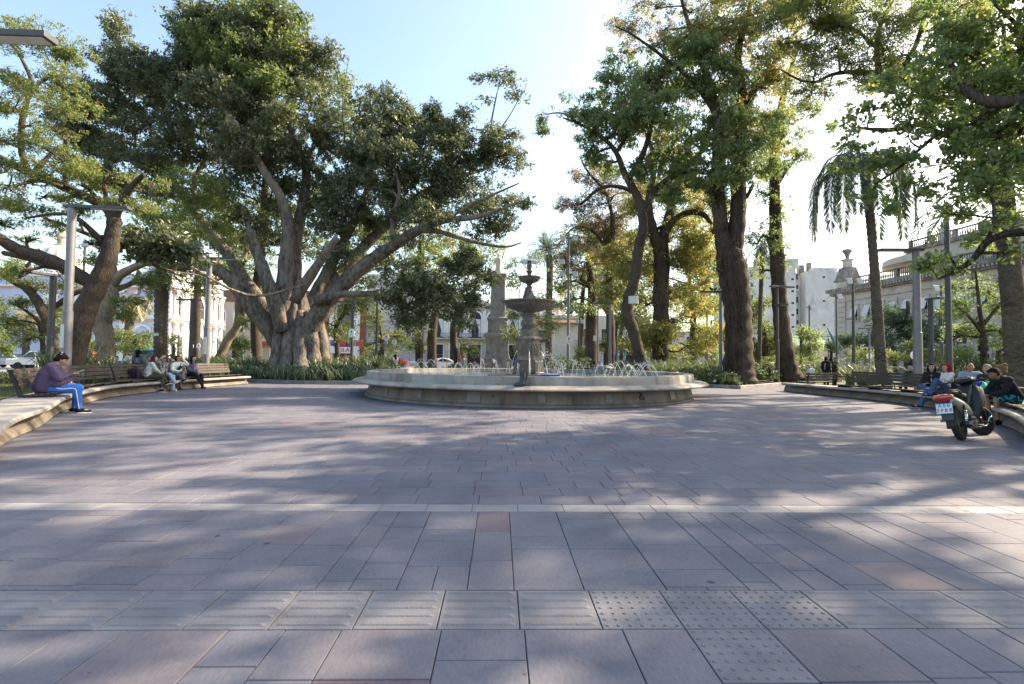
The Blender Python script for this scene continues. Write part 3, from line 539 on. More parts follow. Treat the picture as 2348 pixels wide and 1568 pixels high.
def slabs(name, rects, m, tone, gap=0.0026, bev=0.003, z=0.0):
    A = np.array(rects); n = len(A); x0, x1, y0, y1 = A.T
    x0 = x0 + gap; x1 = x1 - gap; y0 = y0 + gap; y1 = y1 - gap
    zt = z + NR.uniform(-0.0007, 0.0007, (n, 4)) + NR.uniform(-.0012, .0012, (n, 1)) ; zl = np.full(n, z - 0.016)
    def ring(d, zz): return np.stack([np.stack([x0 + d, y0 + d, zz[:, 0]], 1), np.stack([x1 - d, y0 + d, zz[:, 1]], 1), np.stack([x1 - d, y1 - d, zz[:, 2]], 1), np.stack([x0 + d, y1 - d, zz[:, 3]], 1)], 1)
    V = np.concatenate([ring(bev, zt), ring(0, zt - bev), ring(0, np.stack([zl] * 4, 1))], 1)
    q = [(0, 1, 2, 3)]
    for a in (0, 4):
        for j in range(4): q.append((a + j, a + 4 + j, a + 4 + (j + 1) % 4, a + (j + 1) % 4))
    Q = (np.array(q)[None] + (np.arange(n) * 12)[:, None, None]).reshape(-1, 4)
    return link(name, np_mesh(name, V.reshape(-1, 3), Q, np.repeat(tone, 9)), m)
tn = NR.random(len(SL)); tn = np.where(NR.random(len(SL)) < 0.965, tn * 0.84, 0.84 + 0.16 * tn)
tag(slabs('plaza_paving', SL, m_slate, tn), kind='structure')
m_joint = mat('joint_mortar', (0.085, 0.08, 0.08), 0.95, 0.3, 20)
sheet('paving_bed', [(-19, 0.2), (21, 0.2), (21, 40), (-19, 40)], -0.0155, m_joint)
# pale stone strip
x = -12.0; WS = []
while x < 12: WS.append((x, x + 0.42, YW0 + 0.004, YW1 - 0.004)); x += 0.42
m_strip = mat('pale_stone', (0.245, 0.235, 0.235), 0.65, 0.14, 5, 0.25, 60)
tag(slabs('paving_strip', WS, m_strip, NR.random(len(WS)), 0.002), kind='structure')
# tactile tiles: ribbed and dotted concrete
TT = []; k = -16
m_tact = mat('tactile_concrete', (0.165, 0.163, 0.176), 0.75, 0.2, 4, 0.35, 90, stain=((0.15, 0.145, 0.15), 9, 0.62))
tb = MB()
def dome(x, y, r, h):
    vs = [(x + r * math.cos(a), y + r * math.sin(a), -0.001) for a in [i * PI / 4 for i in range(8)]] + [(x + r * .62 * math.cos(a), y + r * .62 * math.sin(a), h) for a in [i * PI / 4 for i in range(8)]]
    tb.add(vs, [tuple(range(8, 16))] + [(i, (i + 1) % 8, 8 + (i + 1) % 8, 8 + i) for i in range(8)])
def rib(xa, xb, y, wd, h):
    ch = wd * 0.32; e = 0.03
    tb.add([(xa, y - wd / 2, -0.001), (xb, y - wd / 2, -0.001), (xb, y + wd / 2, -0.001), (xa, y + wd / 2, -0.001), (xa + e, y - wd / 2 + ch, h), (xb - e, y - wd / 2 + ch, h), (xb - e, y + wd / 2 - ch, h), (xa + e, y + wd / 2 - ch, h)],
           [(4, 5, 6, 7), (0, 1, 5, 4), (1, 2, 6, 5), (2, 3, 7, 6), (3, 0, 4, 7)])
tiles = [(k, 0) for k in range(-16, 17)] + [(3, -1)]
for k, row in tiles:
    xa = XT0 + k * TW; ya = YT0 + row * 0.43
    TT.append((xa, xa + TW, ya + 0.001, ya + 0.429))
    if k in (2, 3, 4):
        for i in range(7):
            for j in range(7): dome(xa + TW * (i + 0.5) / 7, ya + 0.43 * (j + 0.5) / 7, 0.0135, 0.006)
    else:
        for j in range(5): rib(xa + 0.02, xa + TW - 0.02, ya + 0.43 * (j + 0.55) / 5, 0.036, 0.0075)
tag(slabs('tactile_paving', TT, m_tact, NR.random(len(TT)), 0.003), kind='structure')
tag(tb.obj('tactile_paving_ribs', m_tact), kind='structure')

for o_ in COL.objects:
    if o_.name in ('plaza_paving', 'paving_strip', 'tactile_paving', 'tactile_paving_ribs'): o_.rotation_euler.z = .024
# ---------------------------------------------------------------- trees
def noise3(p, f, seed):
    a = seed * 1.7
    return (np.sin(p[:, 0] * f + a) * np.sin(p[:, 1] * f * 1.13 + a * 2.1) + np.sin(p[:, 2] * f * 1.27 + a * 0.7 + p[:, 0] * f * 0.6)
            + 0.6 * np.sin(p[:, 0] * f * 2.3 + p[:, 2] * f * 1.9 + a) * np.cos(p[:, 1] * f * 2.1 - a)) / 2.6
def unit(a): return a / (np.linalg.norm(a, axis=1, keepdims=True) + 1e-9)
def leaf_quads(C, A, Nn, l, w, fold=0.15):
    s = unit(np.cross(A, Nn)); n2 = np.cross(s, A); l = l[:, None]; w = w[:, None]
    V = np.stack([C - A * l * .5, C - A * l * .02 + s * w * .5 + n2 * w * fold, C + A * l * .5, C - A * l * .02 - s * w * .5 + n2 * w * fold], 1)
    return V
def blob_leaves(c, r, l, w, cov, rng, droop=0.15, twig=14, sig=0.28, gap=0.0, gapf=0.9, shell=0.55, up=0.6, seed=1, tone=(0, 1), flower=0.0, bunch=1.0):
    """leaves of one ellipsoidal clump; l, w in metres; cov = how many times the leaves cover the clump's outline"""
    n = int(COVX * cov * PI * r[0] * r[2] / (0.5 * l * w)); nt = max(3, n // twig)
    D = unit(rng.normal(size=(nt, 3))); R_ = rng.random(nt) ** shell
    R_ *= 1 + 0.22 * np.maximum(0, noise3(D, 3.1, seed + 3)) + 0.1 * rng.normal(size=nt)
    T = np.array(c) + D * R_[:, None] * np.array(r)
    if gap > -1: T_k = noise3(T, gapf, seed) > gap * 0.5 - 0.25; T = T[T_k]; D = D[T_k]
    if len(T) == 0: return None
    tw = rng.random(len(T))
    TC = np.repeat(T, twig, 0); OD = np.repeat(D, twig, 0); TT_ = np.repeat(tw, twig)
    m = len(TC)
    dirs = unit(OD * 0.7 + np.repeat(rng.normal(size=(len(T), 3)) * 0.6, twig, 0) + np.array([0, 0, 0.25 - droop]))
    s = rng.random((m, 1)) - 0.3
    off = dirs * s * sig * 2.2 * bunch + rng.normal(size=(m, 3)) * sig * np.array([0.55, 0.55, 0.42])
    C = TC + off
    A = unit(dirs * 0.5 + rng.normal(size=(m, 3)) * 0.55 + np.array([0, 0, -droop]))
    Nn = unit(rng.normal(size=(m, 3)) * 0.75 + np.array([0, 0, up]))
    sz = rng.uniform(0.65, 1.25, m)
    V = leaf_quads(C, A, Nn, l * sz, w * sz)
    hgt = 0.12 * (T[:, 2] - c[2]) / max(r[2], .1)
    tn = np.clip(tone[0] + (tone[1] - tone[0]) * (0.45 * TT_ + 0.55 * rng.random(m)), 0, 0.84)
    if flower > 0:
        fl = np.repeat(rng.random(len(T)) < flower, twig) & (rng.random(m) < 0.75); tn = np.where(fl, rng.uniform(0.9, 1.0, m), tn)
    return V, tn
COVX = 1.08
class Tree:
    def __init__(s, name, label, base, Y, mbark, mleaf, group=None, cat='tree', seed=1):
        s.root = thing(name, label, cat, base, group=group, world=True); s.Y = Y; s.b = MB(); s.nodes = []; s.V = []; s.T = []
        s.mb = mbark; s.ml = mleaf; s.rng = np.random.default_rng(seed); s.seed = seed; s.k = Y / F; s.rs = 1.0
    def limb(s, pts, n=10, seg=5, wob=0.0, flute=None, jit=0.06):
        """pts: (u, v, radius in px, depth offset in m)"""
        Q = []
        for p in pts:
            q = P(p[0], p[1], s.Y + (p[3] if len(p) > 3 else 0)); Q.append((q.x, q.y, q.z, s.rs * p[2] * (s.Y + (p[3] if len(p) > 3 else 0)) / F))
        Q = catmull(Q, seg)
        ph = s.rng.random(6) * 6.28
        X = []
        for i, q in enumerate(Q):
            w = wob * q[3]
            X.append((q[0] + w * math.sin(i * .9 + ph[0]), q[1] + w * math.sin(i * .7 + ph[1]), q[2]))
        Rr = [max(q[3], 0.006) * (1 + jit * math.sin(i * 1.7 + ph[2])) for i, q in enumerate(Q)]
        if flute is None: flute = lambda i, th: 1 + 0.05 * math.sin(3 * th + ph[3] + i * .15) + 0.03 * math.sin(5 * th + ph[4] - i * .3)
        s.b.tube(X, Rr, n, True, flute)
        for x, r in zip(X, Rr): s.nodes.append((np.array(x), r))
        return s
    def twigs(s, c, r, k=6, rmax=0.09, reach=0.85):
        c = np.array(c); r = np.array(r)
        # nearest skeleton node, favouring thick ones below the clump
        best = min(s.nodes, key=lambda nd: np.linalg.norm(nd[0] - c) + max(0, nd[0][2] - c[2]) * 0.5 - min(nd[1], .3) * 1.5)
        p0, r0 = best; ra = min(r0 * 0.6, rmax); d = c - p0; L = np.linalg.norm(d)
        if L > 0.3:
            mid = p0 + d * 0.5 + s.rng.normal(size=3) * L * 0.1 + np.array([0, 0, L * 0.06])
            path = catmull([p0, mid, c], 4); rad = np.linspace(ra, max(ra * 0.5, 0.008), len(path))
            s.b.tube(path, list(rad), 6, False)
            for x, q in zip(path, rad): s.nodes.append((np.array(x), q))
        else: path = [p0, c]
        for i in range(k):
            dd = unit(s.rng.normal(size=(1, 3)))[0]; dd[2] = dd[2] * 0.8 + 0.2
            e = c + dd * r * reach * s.rng.uniform(0.7, 1.1)
            st = path[-1 - s.rng.integers(0, max(1, len(path) // 2))]; st = np.array(st)
            m1 = st + (e - st) * 0.5 + s.rng.normal(size=3) * 0.14 * np.linalg.norm(e - st)
            pp = catmull([st, m1, e], 3); rr = np.linspace(max(ra * 0.42, 0.007), 0.004, len(pp)); s.b.tube(pp, list(rr), 4, False)
            for _ in range(2):
                j = s.rng.integers(1, len(pp) - 1); e2 = pp[j] + (e - st) * 0.25 + s.rng.normal(size=3) * 0.22 * r
                s.b.tube([pp[j], (pp[j] + e2) / 2 + s.rng.normal(size=3) * 0.04, e2], [max(ra * 0.22, 0.005), 0.005, 0.003], 4, False)
    def blobs(s, L, l, w, cov=4.0, depth=0.8, tw=6, **kw):
        """L: (u, v, rx px, ry px, depth offset m[, depth radius px])"""
        for i, q in enumerate(L):
            dy = q[4] if len(q) > 4 else s.rng.uniform(-1, 1) * 30 * s.k
            c = P(q[0], q[1], s.Y + dy); k = (s.Y + dy) / F
            r = (q[2] * k, (q[5] if len(q) > 5 else depth * (q[2] + q[3]) / 2) * k, q[3] * k)
            if tw: s.twigs(c, r, tw)
            ns = max(4, int(r[0] * r[2] / (26 * k) ** 2 * 1.5)); rs_ = 1.12 / math.sqrt(ns) + .06
            for q2 in range(ns):
                dd = unit(s.rng.normal(size=(1, 3)))[0] * s.rng.uniform(.45, .92); cc = np.array(c) + dd * np.array(r); f = s.rng.uniform(.75, 1.25); rr = (r[0] * rs_ * f * 1.15, r[1] * rs_ * f * 1.15, r[2] * rs_ * f * .95)
                tb = s.rng.uniform(-.12, .12); tn_ = kw.get('tone', (0, 1)); k2 = {a: b for a, b in kw.items() if a not in ('sigpx', 'gapf', 'tone')}
                o = blob_leaves(cc, rr, l * s.k, w * s.k, cov * .95, s.rng, seed=s.seed + i * 0.37 + q2 * .11, sig=kw.get('sigpx', 9) * .75 * s.k, gapf=kw.get('gapf', 1.0 / max(0.02, 16 * s.k)), tone=(tn_[0] + tb, tn_[1] + tb), **k2)
                if o: s.V.append(o[0]); s.T.append(o[1])
        return s
    def done(s):
        o = s.b.obj('trunk', s.mb, s.root, smooth=True)
        if s.V:
            V = np.concatenate(s.V).reshape(-1, 3) - np.array(WOFF[s.root.name]); T = np.concatenate(s.T)
            Q = np.arange(len(V)).reshape(-1, 4)
            link('crown', np_mesh('crown', V, Q, T), s.ml, s.root)
        return s.root
def g0(u, Y, z=0.0): return (XU(u, Y), Y, z)
bk_ficus = barkmat('bark_ficus', (0.034, 0.029, 0.025), (0.215, 0.185, 0.155), (5, 5, 1.6))
bk_dark = barkmat('bark_dark', (0.018, 0.013, 0.011), (0.10, 0.078, 0.062), (14, 14, 2.5))
bk_mid = barkmat('bark_mid', (0.021, 0.017, 0.0135), (0.10, 0.079, 0.062), (16, 16, 6))
bk_pale = barkmat('bark_pale', (0.09, 0.07, 0.052), (0.34, 0.28, 0.21), (14, 14, 6))
bk_palm = barkmat('bark_palm', (0.032, 0.027, 0.022), (0.15, 0.128, 0.105), (6, 6, 14))
lf_ficus = leafmat('leaf_ficus', [(0, (0.050, 0.068, 0.024)), (0.45, (0.088, 0.112, 0.040)), (0.84, (0.155, 0.175, 0.058)), (1, (0.2, 0.14, 0.05))], 0.42, 0.07)
lf_tipa = leafmat('leaf_tipa', [(0, (0.075, 0.115, 0.022)), (0.5, (0.15, 0.19, 0.036)), (0.84, (0.24, 0.255, 0.05)), (0.9, (0.14, 0.09, 0.05)), (1, (0.19, 0.12, 0.06))], 0.58, 0.04)
lf_green = leafmat('leaf_green', [(0, (0.085, 0.135, 0.036)), (0.5, (0.145, 0.205, 0.055)), (0.84, (0.225, 0.27, 0.075)), (0.9, (0.3, 0.17, 0.04)), (1, (0.4, 0.18, 0.05))], 0.56, 0.05)
lf_orange = leafmat('leaf_orange', [(0, (0.13, 0.145, 0.028)), (0.5, (0.22, 0.235, 0.048)), (0.84, (0.33, 0.31, 0.075)), (0.88, (0.48, 0.22, 0.05)), (1, (0.60, 0.22, 0.055))], 0.62, 0.04)
lf_brown = leafmat('leaf_brown', [(0, (0.10, 0.095, 0.045)), (0.5, (0.19, 0.16, 0.075)), (0.84, (0.27, 0.21, 0.10)), (0.9, (0.42, 0.19, 0.07)), (1, (0.5, 0.2, 0.07))], 0.5, 0.03)
lf_maple = leafmat('leaf_maple', [(0, (0.075, 0.125, 0.03)), (0.5, (0.145, 0.21, 0.05)), (0.78, (0.23, 0.28, 0.065)), (0.84, (0.34, 0.35, 0.06)), (0.9, (0.40, 0.37, 0.06)), (1, (0.46, 0.37, 0.065))], 0.55, 0.05)
lf_far = leafmat('leaf_far', [(0, (0.08, 0.115, 0.034)), (0.5, (0.15, 0.185, 0.052)), (0.84, (0.24, 0.25, 0.07)), (0.9, (0.28, 0.2, 0.06)), (1, (0.3, 0.18, 0.05))], 0.5, 0.03)
lf_citrus = leafmat('leaf_citrus', [(0, (0.08, 0.125, 0.02)), (0.5, (0.15, 0.185, 0.03)), (0.84, (0.24, 0.25, 0.04)), (0.9, (0.3, 0.2, 0.02)), (1, (0.4, 0.2, 0.02))], 0.5, 0.05)
lf_blue = leafmat('leaf_grey_green', [(0, (0.035, 0.07, 0.035)), (0.5, (0.06, 0.11, 0.05)), (0.84, (0.10, 0.15, 0.06)), (1, (0.12, 0.15, 0.06))], 0.35, 0.04)

# --- the great rubber fig left of the fountain
t = Tree('fig_tree', 'huge spreading fig with fluted grey trunk of fused stems and dense dark crown', g0(685, 33), 33, bk_ficus, lf_ficus, seed=3)
fl = lambda i, th: 1 + 0.10 * math.sin(5 * th + 0.6) + 0.07 * math.sin(9 * th + i * .1) + 0.04 * math.sin(14 * th)
t.limb([(683, 880, 72), (684, 850, 54), (684, 815, 42), (683, 775, 38), (682, 735, 34), (682, 700, 24), (684, 660, 14), (686, 630, 4)], 40, 6, flute=fl, jit=0)
for (u, du, dy, r) in ((640, -45, -1.5, 17), (662, -22, -2.2, 15), (690, 6, -2.4, 17), (716, 26, -2.0, 16), (735, 55, -1.0, 17), (640, -60, 1.0, 14), (738, 60, 1.2, 14)):
    t.limb([(u + du, 886, r * .45, dy * 1.25), (u + du * .55, 866, r * .95, dy), (u + du * .12, 825, r * 1.0, dy * .62), (u, 770, r * .9, dy * .42), (u + (684 - u) * .3, 715, r * .6, dy * .2)], 10, 5)
t.rs = .74
t.limb([(640, 800, 22), (615, 755, 24, -.4), (575, 705, 23, -.8), (545, 660, 21, -1.2), (505, 622, 18, -1.7), (450, 608, 14, -2.3), (395, 613, 10, -2.8), (345, 600, 6, -3.2)], 14, 6)
t.limb([(645, 765, 22, .4), (612, 715, 21, .8), (560, 640, 18, 1.2), (505, 560, 15, 1.6), (450, 490, 13, 2), (405, 430, 11, 2.4), (350, 400, 8, 2.8), (290, 350, 5, 3.2)], 12, 6)
t.limb([(450, 490, 9, 2), (445, 430, 8, 2.5), (455, 390, 6, 3), (480, 350, 4, 3)], 8, 4)
t.limb([(650, 760, 24, -1), (632, 700, 23, -1.2), (612, 640, 20, -1.4), (590, 580, 16, -1.5), (573, 528, 14, -1.6)], 12, 5)
t.limb([(660, 760, 28, -.6), (652, 680, 25, -.6), (655, 600, 22, -.6), (661, 520, 19, -.8), (645, 455, 15, -1.2), (610, 400, 12, -1.8), (570, 330, 10, -2.4), (520, 260, 9, -3), (470, 215, 5, -3.4)], 12, 6)
t.limb([(676, 740, 26, .5), (676, 640, 20, .6), (680, 540, 17, .8), (696, 460, 15, .9), (702, 390, 13, .9), (680, 330, 11, .8), (662, 270, 10, .6), (668, 190, 8, .5), (660, 110, 5, .4), (640, 50, 3, .4)], 12, 6)
t.limb([(665, 165, 6, .5), (690, 120, 5, .2), (706, 85, 3.6, 0), (700, 40, 2.6, -.2), (664, -8, 1.6, -.3)], 6, 5, wob=.3)
t.limb([(668, 190, 6, .5), (640, 130, 5, .2), (600, 90, 4, -.2)], 6, 4)
t.limb([(700, 400, 8, .9), (720, 330, 6, 1.4), (740, 270, 4, 1.8)], 7, 4)
t.limb([(675, 690, 17, -1.6), (706, 640, 16, -2), (740, 590, 13, -2.3), (772, 545, 9.5, -2.6)], 10, 4)
t.limb([(690, 745, 26, .3), (716, 690, 21, .5), (752, 620, 17, .8), (790, 550, 14, 1.2), (830, 470, 11, 1.6), (850, 400, 8, 2), (860, 330, 5, 2.4)], 10, 6)
t.limb([(700, 770, 30, -.6), (735, 715, 29, -.8), (785, 655, 25, -1), (845, 600, 21, -1.3), (905, 560, 17, -1.5), (960, 527, 14, -1.8), (1020, 505, 10, -2), (1090, 498, 8, -2.2), (1150, 480, 5, -2.4), (1190, 462, 2, -2.5)], 14, 6)
t.limb([(712, 740, 24, .8), (770, 640, 20, 1.2), (840, 560, 16, 1.5), (905, 500, 13, 1.9), (960, 450, 11, 2.2), (1040, 410, 8, 2.6), (1120, 385, 4, 3)], 12, 6)
t.limb([(960, 527, 9, -1.8), (1010, 532, 8, -2), (1060, 548, 6.5, -2.1), (1110, 560, 5, -2.2), (1160, 566, 3.4, -2.3), (1195, 556, 2, -2.3)], 8, 5)
t.limb([(1020, 505, 5, -2), (1080, 470, 4.5, -2.4), (1140, 442, 3.5, -2.8), (1190, 420, 2, -3)], 7, 4)
t.limb([(726, 690, 18, -1.6), (770, 676, 12, -2), (820, 674, 10, -2.4), (870, 672, 8.5, -2.8), (940, 660, 6, -3.1), (1010, 650, 4, -3.3)], 10, 5)
t.limb([(905, 560, 9, -1.5), (900, 500, 8, -1.5), (915, 440, 6, -1.5), (900, 370, 4, -1.5)], 7, 4)
t.limb([(1120, 330, 4, 0), (1128, 270, 3, 0), (1140, 210, 2, 0)], 6, 4)
t.limb([(1120, 330, 3, 0), (1165, 270, 2, 0), (1190, 225, 1.4, 0)], 5, 4)
t.limb([(790, 330, 3, 0), (786, 230, 2, 0), (800, 130, 1, 0)], 5, 5, wob=.6)
main = [(300, 190, 100, 90), (270, 110, 40, 70), (400, 150, 120, 90), (520, 170, 120, 120), (560, 70, 130, 80), (460, 290, 130, 80), (330, 330, 105, 75), (205, 290, 85, 85),
        (230, 400, 75, 50), (160, 320, 40, 60), (620, 110, 85, 110), (690, 170, 65, 90), (735, 120, 32, 40), (580, 330, 85, 75), (650, 370, 60, 70), (640, 440, 55, 55), (740, 290, 50, 70), (720, 420, 60, 70), (560, 410, 60, 45), (340, 410, 60, 35), (150, 210, 40, 40), (440, 60, 70, 60), (580, 500, 60, 40), (600, 230, 90, 80)]
t.blobs(main, 7.6, 3.4, 3.0, tw=5, gap=-0.02)
t.blobs([(420, 440, 60, 35, -1), (520, 380, 60, 50, -2), (480, 210, 80, 60, -3.5), (600, 320, 50, 50, -3), (700, 240, 60, 70, -2), (640, 280, 60, 50, -3), (545, 300, 50, 50, -3.5), (740, 500, 50, 40, 1), (300, 420, 60, 34, 2), (250, 350, 60, 40, 1), (620, 560, 40, 36, 2), (520, 560, 46, 36, 2.5), (820, 430, 60, 50, -2), (900, 330, 80, 50, -3), (1000, 490, 70, 30, -3), (890, 560, 60, 30, -1.5), (690, 560, 50, 40, 2)], 7.6, 3.6, 2.2, tw=5, gap=0.02)
t.blobs([(600, 250, 280, 180, 3.5), (330, 280, 180, 110, 2.5), (930, 390, 210, 110, 2.5)], 9, 4.5, .8, tw=3, gap=0.1)
t.blobs([(355, 560, 92, 48, -13), (330, 572, 66, 40, -13), (390, 570, 56, 40, -13)], 9, 4.4, 3.4, gap=-0.3)
right = [(855, 250, 50, 55), (905, 260, 60, 50), (860, 320, 80, 75), (945, 310, 80, 60), (1010, 275, 45, 55), (1065, 290, 50, 50), (1020, 350, 85, 60), (1110, 320, 65, 55), (1160, 370, 50, 40), (880, 400, 100, 75), (980, 430, 100, 60), (1080, 410, 90, 50),
         (830, 480, 80, 60), (760, 490, 50, 60), (930, 500, 90, 50), (1070, 470, 100, 42), (1160, 470, 62, 38), (1120, 520, 85, 30), (1190, 490, 34, 22), (790, 390, 55, 70), (1170, 330, 30, 30), (780, 580, 50, 40)]
t.blobs(right, 7.6, 3.4, 3.0, tw=6, gap=-0.02)
t.blobs([(1140, 190, 45, 26, 0), (1190, 218, 28, 20, 0), (1125, 222, 26, 16, 0), (1090, 175, 16, 12, 0)], 7, 3.4, 1.5, tw=4, gap=.1)
t.blobs([(950, 635, 80, 42, -3), (1040, 640, 90, 50, -3), (985, 690, 95, 42, -3), (905, 680, 42, 38, -3), (1070, 600, 46, 34, -2.6), (1078, 680, 36, 34, -3), (960, 735, 50, 25, -3), (1060, 730, 40, 22, -3)], 7.6, 3.6, 3.4, gap=-0.1)
t.done()
# upper clumps put the fig's sunlit top into yellow leaf colour; rest is backdrop
t = Tree('yellow_green_tree', 'yellow green backdrop tree, upper clumps coloured as the sunlit top of the great fig', g0(575, 41), 41, bk_mid, lf_tipa, seed=5)
t.limb([(590, 862, 12), (586, 700, 11), (600, 560, 9), (610, 400, 8), (620, 200, 6), (600, 60, 4)], 8, 5)
t.blobs([(500, 40, 110, 60, -9), (600, 30, 90, 60, -9), (560, 110, 90, 60, -10), (650, 90, 50, 70, -10), (470, 110, 60, 45, -10), (600, 170, 60, 50, -11), (630, 260, 40, 40, -11), (420, 420, 70, 50), (500, 440, 60, 50), (380, 500, 60, 40), (620, 470, 60, 50), (700, 560, 60, 40), (720, 480, 60, 60), (560, 560, 70, 50), (470, 500, 80, 60), (820, 560, 60, 40), (790, 250, 40, 70)], 7, 3.2, 2.2, tone=(-.1, .8), tw=5, gap=0.0)
t.done()

# --- left: spreading tree with leaning trunk
t = Tree('spreading_tree', 'wide tree with dark leaning trunk behind the tall grey lamp post by the purple sweater', g0(165, 17), 17, bk_mid, lf_tipa, seed=8)
t.limb([(160, 885, 26), (168, 830, 22), (182, 760, 21), (196, 705, 22), (225, 650, 20), (248, 590, 18), (258, 540, 15), (264, 500, 14)], 14, 6)
t.limb([(225, 650, 17), (195, 640, 16), (150, 612, 15, -.3), (95, 590, 14, -.6), (40, 572, 13, -.9), (0, 548, 12, -1.2), (-60, 505, 10, -1.5), (-140, 470, 6, -2)], 12, 6)
t.limb([(150, 612, 9, -.3), (110, 608, 8, .3), (60, 590, 7, .8), (10, 580, 6, 1.2)], 8, 4)
t.limb([(263, 500, 13), (240, 470, 12, .3), (190, 448, 11, .7), (130, 420, 10, 1), (80, 400, 9.5, 1.2), (30, 378, 9, 1.3), (-40, 340, 7, 1.5)], 10, 6)
t.limb([(88, 402, 7, 1.2), (62, 385, 6.5, 1.1), (48, 340, 6, 1), (50, 280, 6, .9), (64, 225, 5, .8), (72, 185, 4.5, .7), (40, 120, 3, .6), (10, 90, 2, .6)], 8, 6)
t.limb([(66, 215, 3.6, .8), (100, 185, 3, .6), (160, 165, 2, .4)], 6, 4)
t.limb([(72, 400, 5, 1.2), (120, 350, 4, 1.4), (150, 330, 3, 1.6)], 6, 4)
t.limb([(264, 500, 10), (275, 470, 9, -.2), (300, 430, 7, -.5), (330, 400, 5, -.8)], 8, 4)
t.limb([(252, 570, 8), (200, 520, 6, -.4), (150, 490, 4, -.8), (60, 500, 2.5, -1)], 8, 5, wob=.3)
t.limb([(258, 545, 6), (210, 540, 5, .5), (160, 520, 4, .9), (100, 500, 3, 1)], 7, 5, wob=.3)
sp = dict(sigpx=8, up=1.3, droop=.05, flower=.06)
t.blobs([(75, 60, 60, 22), (120, 90, 70, 26), (40, 110, 60, 22), (150, 130, 50, 20), (20, 170, 45, 22), (110, 170, 45, 18), (170, 180, 40, 18), (20, 250, 45, 25), (-20, 320, 50, 22), (130, 300, 40, 18), (40, 330, 50, 18),
         (100, 370, 45, 16), (170, 360, 50, 18), (20, 430, 45, 16), (110, 450, 55, 16), (50, 480, 55, 16), (180, 490, 40, 16), (130, 520, 45, 12), (10, 515, 40, 14), (60, 545, 50, 10), (300, 470, 50, 18), (330, 420, 45, 16), (200, 430, 50, 14), (205, 560, 30, 12), (40, 625, 45, 16), (60, 200, 60, 26), (130, 240, 60, 24), (180, 250, 50, 26), (70, 290, 55, 22), (90, 410, 60, 20), (0, 380, 60, 24), (150, 400, 60, 24), (240, 400, 50, 22), (10, 470, 50, 20), (230, 470, 40, 18)], 7, 2.4, 2.3, depth=1.3, tw=7, **sp)
t.done()
# pale trunk tree further back
t = Tree('pale_trunk_tree', 'tree with pale scaly forked trunk standing just right of the leaning dark trunk', g0(243, 30), 30, bk_pale, lf_tipa, seed=12)
t.limb([(240, 880, 21), (243, 835, 18), (240, 780, 17), (236, 735, 18), (250, 690, 17), (256, 650, 14), (255, 600, 10), (262, 560, 7)], 14, 6)
t.limb([(236, 745, 13), (215, 715, 11, -.3), (205, 680, 9, -.5), (195, 640, 6, -.7)], 9, 4)
t.limb([(254, 660, 11), (275, 632, 9.5, -.3), (310, 612, 8, -.5), (340, 600, 6, -.7), (390, 560, 4, -1)], 9, 5)
t.limb([(256, 665, 8), (290, 655, 6, .5), (312, 640, 5, .8), (318, 620, 4, 1)], 8, 4)
t.blobs([(300, 690, 45, 22), (350, 650, 45, 22), (395, 620, 50, 25), (310, 540, 50, 22), (410, 540, 70, 30), (440, 470, 70, 35), (380, 500, 60, 22), (220, 600, 40, 16), (280, 720, 30, 16), (430, 420, 60, 30), (520, 450, 50, 40), (500, 540, 45, 35)], 6, 2.6, 1.9, tw=6, up=1.2, sigpx=8)
t.done()
t = Tree('leaning_tree', 'small dark tree leaning left with an arching branch, left of the tall grey lamp post', g0(160, 23), 23, bk_mid, lf_tipa, seed=14)
t.limb([(160, 870, 12), (150, 835, 11), (125, 785, 10), (105, 730, 10), (85, 690, 9.5), (60, 660, 9), (25, 640, 8.5), (-30, 605, 7)], 10, 5)
t.limb([(95, 706, 7), (130, 700, 6.5, .3), (165, 675, 6, .5), (195, 668, 6, .7), (215, 690, 4, .8)], 8, 5)
t.limb([(40, 646, 4), (55, 620, 3.6), (70, 600, 3), (90, 570, 2)], 6, 4)
t.limb([(100, 835, 6, .4), (98, 790, 5, .4), (92, 745, 4.6, .4), (70, 720, 3, .4), (20, 690, 2, .4)], 7, 4)
t.blobs([(40, 690, 50, 18), (90, 660, 50, 18), (150, 650, 45, 18), (10, 620, 45, 22), (70, 605, 50, 18), (130, 620, 40, 16), (20, 740, 40, 18), (180, 710, 30, 14), (100, 760, 30, 14), (60, 780, 25, 12)], 6, 2.6, 1.7, tw=6, up=1.2, sigpx=8)
t.done()
t = Tree('forked_tree', 'bare forked trunk leaning right between the second lamp post and the great fig', g0(503, 42), 42, bk_pale, lf_tipa, seed=16)
t.limb([(492, 865, 11), (505, 815, 10), (525, 775, 9.5), (545, 745, 9), (548, 690, 8), (550, 640, 7), (560, 590, 5), (580, 540, 3)], 10, 5)
t.limb([(540, 752, 7), (556, 730, 6), (562, 700, 5), (540, 650, 4), (500, 600, 3)], 8, 4)
t.blobs([(480, 650, 50, 30), (560, 610, 60, 40), (520, 560, 60, 40), (600, 680, 40, 30), (590, 740, 30, 30)], 5.5, 2.6, 1.9, tw=5)
t.done()

